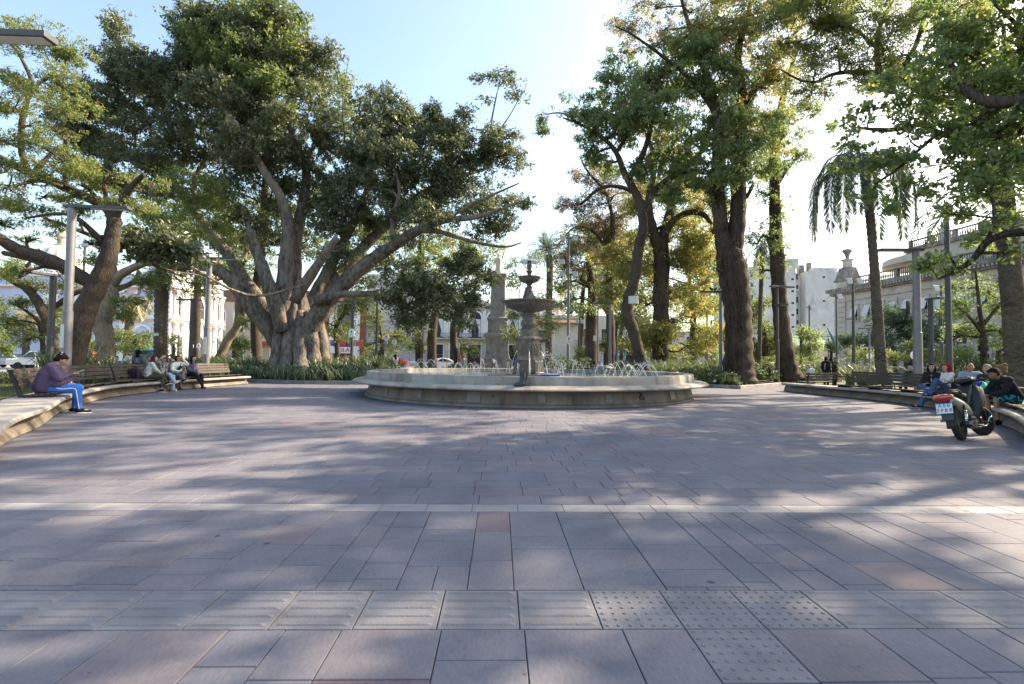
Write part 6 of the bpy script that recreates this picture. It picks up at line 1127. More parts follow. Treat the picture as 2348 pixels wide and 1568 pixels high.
# main front spout and the loose spray at right
b = MB(); b.tube([(FC[0] + .015 * t / 4, FC[1] - .60 - .4 * t / 12, 1.72 - 1.0 * (t / 12) ** 2) for t in range(13)], [.014 * rw.uniform(.8, 1.2) for _ in range(13)], 6); b.obj('water_spout', m_spray, fr, smooth=True)
b = MB()
for i in range(230):
    t = rw.random(); x = FC[0] + .58 + .75 * t + rw.gauss(0, .06 + .1 * t); z = 1.66 - .95 * t * t + rw.gauss(0, .05 + .10 * t); b.ell((x, FC[1] - .35 + rw.gauss(0, .2), max(z, .71)), (rw.uniform(.005, .012), rw.uniform(.005, .012), rw.uniform(.008, .022)), n=5, k=4)
o = b.obj('splash', m_spray, fr, smooth=True); o['kind'] = 'stuff'
b = MB()
for i in range(260):
    a = rw.uniform(0, 2 * PI); r = 1.12 + rw.gauss(0, .03); z = rw.uniform(.75, 3.72); b.ell((FC[0] + r * math.cos(a), FC[1] + r * math.sin(a), z), (.005, .005, rw.uniform(.01, .035)), n=4, k=3)
for i in range(110):
    a = rw.uniform(0, 2 * PI); r = .43 + rw.gauss(0, .03); z = rw.uniform(3.8, 5.45); b.ell((FC[0] + r * math.cos(a), FC[1] + r * math.sin(a), z), (.004, .004, rw.uniform(.01, .03)), n=4, k=3)
o = b.obj('dripping_water', m_spray, fr, smooth=True); o['kind'] = 'stuff'
# broom on the rim
yb = FC[1] - 6.26
br = thing('broom', 'long orange handled pool broom with a blue head lying along the fountain rim', 'broom', (XU(1180, yb), yb, .90), world=True)
b = MB(); b.tube([(XU(1119, yb + .1), yb + .1, .912), (XU(1243, yb), yb, .916)], .016, 8); b.obj('handle', mat('orange_handle', (.30, .115, .045), .5), br, smooth='auto')
m_bl = mat('blue_plastic', (.012, .055, .42), .4)
b = MB(); b.tube([(XU(1238, yb), yb, .918), (XU(1256, yb), yb, .925)], [.022, .03], 8); b.obj('ferrule', m_bl, br)
b = MB(); hx = XU(1268, yb); b.box((hx, yb, .925), (.40, .09, .05)); o = b.obj('brush_head', m_bl, br, bevel=.015)
b = MB(); b.box((hx, yb, .958), (.30, .07, .02)); b.obj('brush_back', mat('pale_plastic', (.7, .7, .68), .5), br, bevel=.006)
# rubber boots on the ledge
m_boot = mat('rubber_boot', (.030, .040, .062), .38, .2, 8, .1, 30); m_sole = mat('boot_sole', (.035, .035, .04), .7)
def boot(label, x, y, rz, tilt):
    r = thing('rubber_boot', label, 'boot', (x, y, .62), rz, group='rubber boots on the fountain ledge')
    b = MB(); b.tube(catmull([(.0, 0, .06), (.0, 0, .16), (-.02, 0, .27), (-.03 + tilt, 0, .36)], 4), list(np.interp(range(13), [0, 5, 12], [.075, .072, .088])), 14, False)
    b.tube(catmull([(-.03, 0, .06), (.06, 0, .065), (.15, 0, .05), (.225, 0, .04)], 4), list(np.interp(range(13), [0, 4, 9, 12], [.066, .066, .056, .03])), 12); b.obj('upper', m_boot, r, smooth=True)
    b = MB(); b.prism([(-.1 + .35 * (1 - math.cos(a)) / 2, .052 * math.sin(a) * (1.0 + .12 * math.sin(2 * a))) for a in [2 * PI * i / 20 for i in range(20)]], 0, .03); b.obj('sole', m_sole, r, bevel=.005)
    return r
boot('dark blue rubber boot standing upright on the ledge, nearer the broom head', XU(1203, 14.05), 14.0, PI + .15, .0); boot('dark blue rubber boot leaning left with its toe out along the ledge', XU(1197, 13.95), 13.9, PI - .05, .02)
# ---------------------------------------------------------------- curved benches with concrete base
m_benchc = mat('bench_concrete', (0.33, 0.305, 0.275), 0.8, 0.2, 2.5, 0.3, 30, stain=((0.17, 0.15, 0.125), 2.2, 0.56))
m_basec = mat('bench_base_concrete', (0.20, 0.165, 0.13), 0.85, 0.25, 2.5, 0.3, 30, stain=((0.09, 0.075, 0.06), 2.2, 0.53))
m_wood = mat('dark_bench_wood', (0.050, 0.036, 0.028), 0.55, 0.4, 5, 0.35, 18, stain=((0.11, 0.09, 0.075), 5, 0.62, (1, 1, 6)))
m_benchi = mat('bench_iron', (0.02, 0.02, 0.02), 0.5, 0.2, 20)
def bench_base(name, label, pts, sgn):
    """sgn +1: seat lies to the left of travel (left bench walks away from the camera, plaza on the right)"""
    A = arc(pts, 10); k = len(A)
    r = thing(name, label, 'bench base', tuple(A[k // 2]), world=True)
    o = 1 if sgn > 0 else -1
    def taper(i): 
        return 1.0 if i < k - 14 else max(.12, ((k - 1 - i) / 13) ** .6)
    b = MB(); b.sweep(lambda i: [(o * -.05, -.01), (o * 0.02, .03), (o * -.02, .10), (o * -.22, .30), (o * -.75 * taper(i), .30), (o * -.75 * taper(i), -.01)], A); b.obj('plinth', m_basec, r, smooth='auto', angle=25)
    b = MB(); b.sweep(lambda i: [(o * .10, .302), (o * .14, .33), (o * .14, .37), (o * .11, .40), (o * -.80 * taper(i), .405), (o * -.80 * taper(i), .302)], A); b.obj('slab', m_benchc, r, smooth='auto', angle=25)
    return A
LA = bench_base('bench_base', 'long pale concrete base curving under the left wooden benches', LB, 1)
RA = bench_base('bench_base', 'long dark concrete base curving under the right wooden benches', RB, -1)
def resample(A, n=400):
    d = [0]
    for a, b in zip(A, A[1:]): d.append(d[-1] + (b - a).length)
    xs = np.array([p.x for p in A]); ys = np.array([p.y for p in A]); return d, xs, ys
def wood_bench(label, A, s0, s1, sgn, group, arms=(), inset=.12):
    """curved slatted bench along the base polyline from arclength s0 to s1"""
    d, xs, ys = resample(A); n = max(4, int((s1 - s0) / .35))
    pts = [Vector((np.interp(s, d, xs), np.interp(s, d, ys), 0)) for s in np.linspace(s0, s1, n + 1)]
    r = thing('slatted_bench', label, 'bench', tuple(pts[n // 2]), world=True, group=group); o = 1 if sgn > 0 else -1
    def off(x): return -o * x
    for i in range(5):   # seat slats
        x = inset - .10 + i * .098; z = .475 - .012 * i
        b = MB(); b.sweep([(off(x), z), (off(x + .085), z), (off(x + .085), z + .035), (off(x), z + .035)], pts); b.obj('seat_slat', m_wood, r, bevel=.004)
    for i in range(4):
        x = inset + .44 + i * .045; z = .60 + i * .118
        hh = .10 if i < 3 else .085
        b = MB(); b.sweep([(off(x), z), (off(x + .035), z - .006), (off(x + .07), z + hh - .006), (off(x + .035), z + hh)], pts); b.obj('back_slat', m_wood, r, bevel=.004)
    cnt = max(2, int((s1 - s0) / 1.3) + 1)
    for j in range(cnt):
        s = s0 + .08 + (s1 - s0 - .16) * j / (cnt - 1); i = min(range(n + 1), key=lambda q: abs(np.linspace(s0, s1, n + 1)[q] - s)); p = Vector((np.interp(s, d, xs), np.interp(s, d, ys), 0))
        tdir = (pts[min(i + 1, n)] - pts[max(i - 1, 0)]).normalized(); nx = Vector((tdir.y, -tdir.x, 0)) * -o
        b = MB(); w = .05
        def pp(x, z, a): return p + nx * x + tdir * a * w / 2 + Vector((0, 0, z))
        prof = [(inset - .06, .405), (inset + .52, .405), (inset + .72, 1.02), (inset + .66, 1.03), (inset + .45, .47), (inset - .06, .47)]
        m = len(prof); b.add([pp(x, z, a) for a in (-1, 1) for x, z in prof], [tuple(range(m)), tuple(range(2 * m - 1, m - 1, -1))] + [(q, (q + 1) % m, m + (q + 1) % m, m + q) for q in range(m)]); b.obj('bench_frame', m_benchi, r)
    for s in arms:
        p = Vector((np.interp(s, d, xs), np.interp(s, d, ys), 0)); q = Vector((np.interp(s + .1, d, xs), np.interp(s + .1, d, ys), 0)); tdir = (q - p).normalized(); nx = Vector((tdir.y, -tdir.x, 0)) * -o
        b = MB(); b.tube(catmull([p + nx * (inset + .02) + Vector((0, 0, .5)), p + nx * (inset + .02) + Vector((0, 0, .66)), p + nx * (inset + .10) + Vector((0, 0, .70)), p + nx * (inset + .5) + Vector((0, 0, .71))], 5), .014, 8); b.obj('armrest', m_benchi, r, smooth=True)
    return pts
dl = resample(LA)[0][-1]; dr = resample(RA)[0][-1]
GL = 'wooden benches along the left curve'; GR = 'wooden benches along the right curve'
def s_at(A, pt):
    d, xs, ys = resample(A); i = min(range(len(A)), key=lambda k: (A[k].x - pt[0]) ** 2 + (A[k].y - pt[1]) ** 2); return d[i]
_p, _n = on_bench(LB, 1, 108, .30); sA = s_at(LA, _p + _n * .3) - .62
wood_bench('slatted bench at the near end of the left curve where the purple sweater woman sits', LA, sA, sA + 3.4, 1, GL, (sA + 1.7, sA + 2.9))
wood_bench('slatted bench in the middle of the left curve with empty seats', LA, sA + 3.46, sA + 6.6, 1, GL, (sA + 4.5, sA + 5.6))
wood_bench('slatted bench on the left curve under the group in pale tops', LA, sA + 6.66, sA + 13.6, 1, GL, (sA + 7.6,))
sB = s_at(RA, (11.4, 11.8))
wood_bench('slatted bench on the right curve behind the scooter', RA, max(.3, sB - 4.2), sB - 1.0, -1, GR)
wood_bench('slatted bench under the seated group of the right curve', RA, sB - .94, sB + 4.0, -1, GR, (sB + 1.2,))
wood_bench('long empty slatted bench on the right curve with two armrests', RA, sB + 4.06, sB + 8.9, -1, GR, (sB + 4.4, sB + 6.1))
# loose benches standing further back
def park_bench(label, x, y, rz, L=1.9):
    r = thing('park_bench', label, 'bench', (x, y, 0), rz, group='straight park benches on the lawns')
    for i in range(4): b = MB(); b.box((0, -.16 + i * .11, .44), (L, .09, .035)); b.obj('seat_slat', m_wood, r, bevel=.004)
    for i in range(3): b = MB(); b.box((0, .27 + i * .04, .56 + i * .13), (L, .035, .105)); b.obj('back_slat', m_wood, r, bevel=.004)
    for s in (-1, 1):
        b = MB(); b.bar((s * L * .42, -.16, 0), (s * L * .42, -.14, .42), .05, .05); b.obj('leg', m_benchi, r); b = MB(); b.bar((s * L * .42, .24, 0), (s * L * .42, .36, .90), .05, .05, (0, 1, 0)); b.obj('leg', m_benchi, r); b = MB(); b.bar((s * L * .42, -.2, .405), (s * L * .42, .28, .405), .05, .04); b.obj('seat_rail', m_benchi, r)
    return r
park_bench('park bench seen from behind, in front of the white haired man at right', XU(1868, 24.5), 24.5, PI + .3)
park_bench('park bench seen from behind, just left of the big right lamp post', XU(2075, 20.5), 20.5, PI - .1, 2.6)
park_bench('park bench with the man in green at its end, on the left lawn', XU(282, 25.5), 25.5, PI * .1)
park_bench('park bench behind the standing men at right', XU(1925, 30), 30, PI - .2)
park_bench('park bench under the two people by the waste bin', XU(1368, 32.7), 32.7, .3)
park_bench('park bench under the black haired man in violet', XU(383, 26.6), 26.6, PI)
park_bench('park bench under the cap man behind the lamp post', XU(480, 26.0), 26.0, -1.1)
park_bench('park bench behind the grey haired man and the sandy bun', 13.1, 12.1, -2.3)
# ---------------------------------------------------------------- lamp posts
m_gal = mat('galvanised_steel', (0.19, 0.19, 0.205), 0.45, 0.12, 5, 0.08, 60, metal=0.35)
m_dks = mat('dark_grey_steel', (0.075, 0.078, 0.085), 0.5, 0.15, 6, 0.05, 60, metal=0.3)
m_lens = mat('lamp_lens', (0.55, 0.55, 0.52), 0.35); m_white = mat('white_paint', (0.78, 0.78, 0.77), 0.5, .05); m_flood = mat('floodlight_grey', (0.45, 0.46, 0.47), .45)
LG = 'flat armed lamp posts of the plaza'
def lamp(label, u, v, Y, d=.17, arms=((1.1, 0),), m=None, low=(), seg=True, group=LG, h=None, base=None):
    """arms: (length, direction in degrees, 0 = to the right of the picture)"""
    m = m or m_gal; x = XU(u, Y); h = h or ZV(v, Y, u); r = thing('lamp_post', label, 'lamp post', (x, Y, 0), group=group)
    b = MB(); b.tube([(0, 0, 0), (0, 0, .02), (0, 0, h * .45), (0, 0, h * .452), (0, 0, h - .02)], [d * .5, d * .5, d * .5, d * .43, d * .43], 18); b.obj('pole', m, r, smooth='auto')
    b = MB(); b.lathe([(d * .9, 0), (d * .9, .03), (d * .55, .05)], 16); b.obj('base_plate', m_dks, r)
    for L_, a in list(arms) + list(low):
        z = h - .055
        if (L_, a) in low: z = h - 1.15
        dx, dy = math.cos(RAD(a)), math.sin(RAD(a))
        b = MB(); b.bar((-dx * d * .75, -dy * d * .75, z), (dx * L_, dy * L_, z), .24 if d > .12 else .2, .09); arm = b.obj('lamp_head', m_dks, r, bevel=.008)
        b = MB(); b.bar((dx * L_ * .35, dy * L_ * .35, z - .05), (dx * L_ * .96, dy * L_ * .96, z - .05), .17, .012); b.obj('lens', m_lens, arm)
    return r
lamp('lamp post off the left edge whose lamp head hangs into the top left corner', -150, 65, 7, .24, ((1.40, 2),), h=ZV(72, 7, -50))
lamp('tall grey lamp post with torn stickers at the left, head pointing right', 151, 470, 15.3, .27, ((1.7, 4),))
lamp('lamp post with its head toward the viewer, left of the stickered post', 114, 628, 18.5, .24, ((.9, -100),), m_dks)
lamp('grey lamp post with a square sticker right of the seated group', 473, 590, 23.2, .28, ((1.35, -4),))
lamp('lamp post with two low arms before the white church front', 436, 685, 29.5, .24, ((.9, 178), (.5, 20)), m_dks)
lamp('dark lamp post between the great fig and the round signs', 806, 690, 31, .2, ((1.0, 170),), m_dks)
lamp('plain dark post left of the paired round signs', 862, 690, 36, .16, ((.6, -90),), m_dks)
lamp('lamp post right of the floodlight mast, arm toward the fountain', 1398, 694, 32, .2, ((1.15, 180),))
lamp('lamp post with two birds on its arm, at the rose bed', 1652, 667, 28.5, .2, ((1.15, 176),))
lamp('lamp post with a pale head behind the rose bed', 1621, 712, 36.6, .18, ((.75, 180),))
lamp('slim lamp post with a small right arm behind the pale headed one', 1631, 734, 42, .14, ((.6, 0),))
lamp('lamp post with an oval sign beyond the straight dark trunk', 1545, 730, 43, .2, ((1.2, 160),), m_dks)
lamp('double armed lamp post directly before the slender dark trunk', 1782, 655, 30, .2, ((1.15, 10), (.5, 200)), m_dks, ((.6, -20),))
lamp('biggest grey lamp post at right, its arm reaching left', 2104, 570, 18, .28, ((1.33, 178),))
lamp('dark lamp post with a lantern band, right of the biggest post', 2135, 683, 24, .24, ((.55, -80),), m_dks)
lamp('low lamp post left of the drooping palm among citrus trees', 1957, 730, 44, .16, ((.5, 170),), m_dks)
lamp('slender lamp post with thin right arm beyond the right bench', 1993, 752, 40, .16, ((.8, 180),))
lamp('slender lamp post right of the drooping palm with left arm', 2012, 745, 36, .16, ((.8, 178),))
lamp('curved street lamp near the green roofed building', 1899, 770, 60, .14, ((.9, 180),), m_dks)
lamp('thin lamp post left of the pedestal in the far park', 1215, 770, 70, .16, ((.8, 180),), m_dks)
lamp('thin dark lamp post left of the obelisk', 1043, 700, 52, .2, ((.5, 0),), m_dks)
lamp('far lamp post behind the hanging fig clump', 953, 730, 56, .16, ((.6, 0),), m_dks)
FG = 'tall posts carrying floodlights'
def flood_mast(label, u, v, Y, d, tiers, name='floodlight_mast', m=None):
    x = XU(u, Y); h = ZV(v, Y, u); r = thing(name, label, 'floodlight mast', (x, Y, 0), group=FG)
    b = MB(); b.tube([(0, 0, 0), (0, 0, h)], [d * .5, d * .32], 14); b.obj('pole', m or m_gal, r, smooth='auto')
    for z, n, sp in tiers:
        b = MB(); b.bar((-sp, 0, h - z), (sp, 0, h - z), .05, .05); b.obj('crossbar', m_dks, r)
        for i in range(n):
            xx = -sp + 2 * sp * i / max(1, n - 1) if n > 1 else sp * .6
            b = MB(); b.box((xx, -.16, h - z - .02), (.42, .16, .44), m=Matrix.Rotation(-.35, 3, 'X')); f = b.obj('floodlight', m_flood, r, bevel=.02)
            b = MB(); b.box((xx, -.255, h - z - .05), (.36, .012, .37), m=Matrix.Rotation(-.35, 3, 'X')); b.obj('glass', m_lens, f)
    return r
flood_mast('tallest floodlight mast with three tiers of lamps by the round sign', 1302, 533, 40, .26, ((.5, 2, .5), (2.4, 2, .55), (3.4, 2, .5)))
flood_mast('second floodlight mast before the green tree with thick trunk', 1370, 628, 45, .2, ((.3, 1, .3), (2.2, 1, .3)))
flood_mast('floodlight pole rising left of the drooping palm', 1957, 640, 36, .24, ((.15, 2, .38),), m=m_dks)
flood_mast('floodlight pole between citrus trees and white tower', 1856, 700, 45, .2, ((.2, 1, .3),))
flood_mast('slim floodlight pole left of the palm with a side bracket', 1918, 672, 42, .16, ((.3, 1, .3),), m=m_dks)
flood_mast('dark floodlight pole at right behind the sapling', 2160, 655, 36, .2, ((.2, 2, .5), (.9, 1, .4)), m=m_dks)
flood_mast('thin camera pole behind the leaning dark trunk at left', 184, 550, 34, .2, ((.3, 1, .35),))
flood_mast('thin dark pole in front of the colonial house with twin lamps', 1328, 735, 60, .14, ((.1, 2, .3),), m=m_dks)
# old lantern at right on a tall pole
xl = XU(2176, 20); hl = ZV(500, 20, 2176)
r = thing('lantern_post', 'tall dark post carrying an old black lantern under the right foliage', 'lamp post', (xl, 20, 0))
b = MB(); b.tube([(0, 0, 0), (0, 0, hl)], [.12, .085], 14); b.obj('pole', m_dks, r, smooth='auto')
b = MB(); b.lathe([(.05, hl), (.16, hl + .05), (.20, hl + .40), (.24, hl + .42), (.10, hl + .58), (.03, hl + .68)], 6); b.obj('lantern', mat('black_iron', (.015, .015, .016), .5), r)
# two birds on the lamp arm
m_bird = mat('grey_feathers', (.05, .055, .07), .7, .4, 20)
for i, u in enumerate((1631, 1640)):
    x = XU(u, 28.5); z = ZV(667, 28.5, 1652) + .005
    b = MB(); b.ell((0, 0, .10), (.12, .065, .075), Matrix.Rotation(-.45, 3, 'Y')); b.ell((.085, 0, .185), (.045, .04, .045)); b.cap((.06, 0, .13), (.085, 0, .18), .045, .035); b.cap((-.09, 0, .06), (-.19, 0, .02), .04, .02); b.tube([(.12, 0, .185), (.155, 0, .178)], [.012, .003], 6); b.tube([(.01, .02, .05), (.015, .02, 0)], .006, 5); b.tube([(.01, -.02, .05), (.015, -.02, 0)], .006, 5)
    o = b.obj('pigeon', m_bird, smooth=True); o.location = (x, 28.5, z); o.rotation_euler = (0, 0, PI if i == 0 else .3)
    tag(o, ('pigeon on the left of the pair on the lamp arm', 'pigeon nearer the pole on the lamp arm')[i], 'bird', 'pigeons on a lamp arm')
# paper stickers and notices
m_paper = mat('paper', (.62, .63, .60), .8, .15, 14)
def notice(label, u, v, Y, wd, hg, r0, lines=True, name='notice'):
    x = XU(u, Y); z = ZV(v, Y); ph = wd / r0 / 2; b = MB(); n = 8; vs = []
    for i in range(n + 1):
        a = -PI / 2 - ph + 2 * ph * i / n
        for zz in (-hg / 2, hg / 2): vs.append((x + r0 * math.cos(a), Y + r0 * math.sin(a), z + zz)); 
        for zz in (-hg / 2, hg / 2): vs.append((x + (r0 + .004) * math.cos(a), Y + (r0 + .004) * math.sin(a), z + zz))
    fs = [(4*i+2, 4*i+6, 4*i+7, 4*i+3) for i in range(n)] + [(4*i, 4*i+1, 4*i+5, 4*i+4) for i in range(n)] + [(4*i+1, 4*i+3, 4*i+7, 4*i+5) for i in range(n)] + [(4*i, 4*i+4, 4*i+6, 4*i+2) for i in range(n)] + [(0, 2, 3, 1), (4*n, 4*n+1, 4*n+3, 4*n+2)]
    b.add(vs, fs); r = thing(name, label, 'notice', (x, Y - r0, z), world=True); b.obj('sheet', m_paper, r)
    return r
notice('torn white sticker wrapped round the tall left lamp post', 149, 782, 15.3, .34, .72, .138, name='sticker')
notice('pale square sticker on the lamp post right of the seated group', 472, 800, 23.2, .3, .8, .145, name='sticker')
notice('small white notice nailed high on the snaking trunk', 1449, 686, 27.7, .62, .42, .40)
notice('tiny white notice on the ringed church palm', 367, 776, 39.5, .40, .22, .56)
notice('tiny white notice on the thick trunk by the floodlight mast', 1362, 774, 46.4, .4, .5, .6)
# round information discs
def sign(label, u, v, Y, rx, ry, low=False, pole=True, both=False):
    x = XU(u, Y); z = ZV(v, Y, u); k = Y / F; r = thing('round_sign', label, 'sign', (x, Y, 0), world=True, group='round white information discs')
    if pole: b = MB(); b.tube([(x, Y + .06, 0), (x, Y + .06, z + ry * k * 1.6)], .03, 8); b.obj('pole', m_gal, r, smooth='auto')
    def disc(zz, s, mm, nm, yy=0):
        b = MB(); n = 28; vs = [(x + s * rx * k * math.cos(2 * PI * j / n), Y + yy + e, zz + s * ry * k * math.sin(2 * PI * j / n)) for e in (0, .03) for j in range(n)]
        b.add(vs, [tuple(range(n)), tuple(range(2 * n - 1, n - 1, -1))] + [(j, n + j, n + (j + 1) % n, (j + 1) % n) for j in range(n)]); return b.obj(nm, mm, r)
    disc(z, 1, m_white, 'disc')
    mb_ = mat('emblem_blue', (.03, .09, .36), .5); b = MB(); e = rx * k
    b.add([(x + e * px, Y - .004, z + ry * k * pz) for px, pz in ((-.22, .55), (0, .45), (.22, .55), (.24, .2), (.0, -.12), (-.24, .2))] , [(0, 1, 4, 5), (1, 2, 3, 4)]); b.obj('emblem', mb_, r, fix=False)
    b = MB()
    for t_ in (-.3, -.48): b.box((x, Y - .004, z + ry * k * t_), (e * .9, .004, ry * k * .09))
    b.obj('lettering_lines', mat('grey_print', (.3, .32, .38), .6), r)
    if low: disc(z - ry * k * 1.55, .62, mat('pale_blue_paint', (.33, .5, .72), .5), 'lower_disc', .05)
    return r
for a in (('large round white sign with blue lower disc, left of its pair', 884, 774, 44, 6.6, 7.5, True), ('round white sign with blue lower disc, right of its pair', 902.5, 784, 44, 5.4, 6, True), ('small pale blue round sign below the fig branch', 975, 797, 55, 3.8, 5), ('round white sign left of the knotty trunk', 1024.5, 797, 48, 5.2, 6), ('round white sign right on the knotty trunk', 1049.5, 791.5, 43, 5, 6), ('tall oval sign on the dark post right of the fig', 804, 763, 30.8, 7, 10, False, False),
          ('oval white sign on the tallest floodlight mast', 1304, 779, 39.8, 7, 10.5, False, False), ('oval white sign on the post past the straight trunk', 1546, 784, 42.8, 5.6, 9, False, False), ('round white sign before the blue church, left', 190, 782, 36, 9, 9), ('double round white sign at the pale forked trunk', 228, 770, 36, 8, 9.5, True), ('round white sign left before the church doorway', 438, 794, 52, 4.6, 6), ('round white sign right before the church doorway', 453.5, 793, 52, 4.6, 6, True), ('round white sign left of the biggest lamp post', 2094, 814, 42, 7.5, 9), ('round white sign beside the slender lamp posts at right', 1993, 816, 42, 7, 7)):
    sign(*a)
# waste bin, iron fence
r = thing('waste_bin', 'round dark waste bin with domed lid behind the right jets', 'waste bin', (XU(1388, 31), 31, 0))
b = MB(); b.lathe([(.36, 0), (.40, .05), (.42, .75), (.44, .8), (.40, .82)], 20); b.obj('body', mat('bin_concrete', (.10, .10, .10), .7, .3, 6, .3), r, smooth='auto')
b = MB(); b.lathe([(.45, .86), (.47, .9), (.36, 1.02), (.15, 1.08), (.01, 1.09)], 20); b.obj('lid', mat('bin_lid', (.16, .165, .165), .4), r, smooth='auto')
def hoop_fence(name, label, pts):
    A = arc(pts, 8); r = thing(name, label, 'fence', tuple(A[0]), world=True); d, xs, ys = resample(A); n = int(d[-1] / .14)
    Q = [Vector((np.interp(s, d, xs), np.interp(s, d, ys), 0)) for s in np.linspace(0, d[-1], n)]
    b = MB(); b.tube([q + Vector((0, 0, .32)) for q in Q], .012, 6); b.tube([q + Vector((0, 0, .22)) for q in Q], .010, 6); b.obj('rail', m_benchi, r)
    b = MB()
    for i, q in enumerate(Q): b.tube([q + Vector((0, 0, .1)), q + Vector((0, 0, .52))], .012, 5)
    o = b.obj('pickets', m_benchi, r); return r
hoop_fence('iron_fence', 'low black iron picket fence around the rose bed corner', [(12.6, 26.6), (13.5, 27.5), (15.5, 29.6), (19.6, 33.8)])
hoop_fence('iron_fence', 'low black iron picket fence along the hedge behind the cap man', [(-22, 30.4), (-18, 29.8), (-15.2, 28.4)])
# ---------------------------------------------------------------- buildings
m_glass = mat('window_glass', (.035, .042, .05), .12, .3, 2, spec=.7)
m_shade = mat('dark_opening', (.03, .028, .026), .8, .3, 2)
m_blind = mat('canvas_blind', (.62, .62, .58), .8, .08, 3)
def plast(name, c, st=(.5, .5, .48), sc=.35, th=.56): return mat(name, c, .85, .1, .6, .15, 12, stain=(st, sc, th, (1, 1, .5)))
m_blue = plast('pale_blue_plaster', (.50, .56, .72), (.44, .5, .66)); m_cw = plast('white_plaster', (.80, .79, .77), (.7, .69, .66)); m_salmon = mat('salmon_trim', (.62, .36, .28), .8, .1, 2)
m_cream = plast('cream_plaster', (.52, .47, .39), (.40, .36, .29)); m_beige = plast('beige_plaster', (.50, .43, .33), (.38, .32, .24)); m_col = plast('colonial_plaster', (.60, .56, .48), (.50, .46, .38)); m_neo = plast('stone_plaster', (.50, .45, .385), (.38, .335, .28), .5)
m_neodk = mat('sooty_cornice', (.19, .17, .15), .9, .3, 1.2, .2, 8, stain=((.36, .32, .28), 1.2, .55)); m_tower = mat('stained_white_wall', (.60, .60, .58), .9, .1, .4, .1, 8, stain=((.40, .385, .365), .5, .57, (1, 1, .45)))
m_brick = mat('red_brick', (.27, .085, .055), .85, .2, 3, .2, 20); m_grey = plast('grey_plaster', (.46, .44, .41), (.37, .35, .33)); m_tile = mat('roof_tiles', (.22, .12, .075), .85, .35, 2, .4, 12); m_groof = mat('green_roof', (.16, .26, .15), .7, .15, .5); m_frame = mat('window_frame_paint', (.26, .25, .23), .6); m_ac = mat('air_conditioner', (.66, .66, .64), .5); m_dkw = mat('dark_window_frame', (.06, .055, .05), .5)
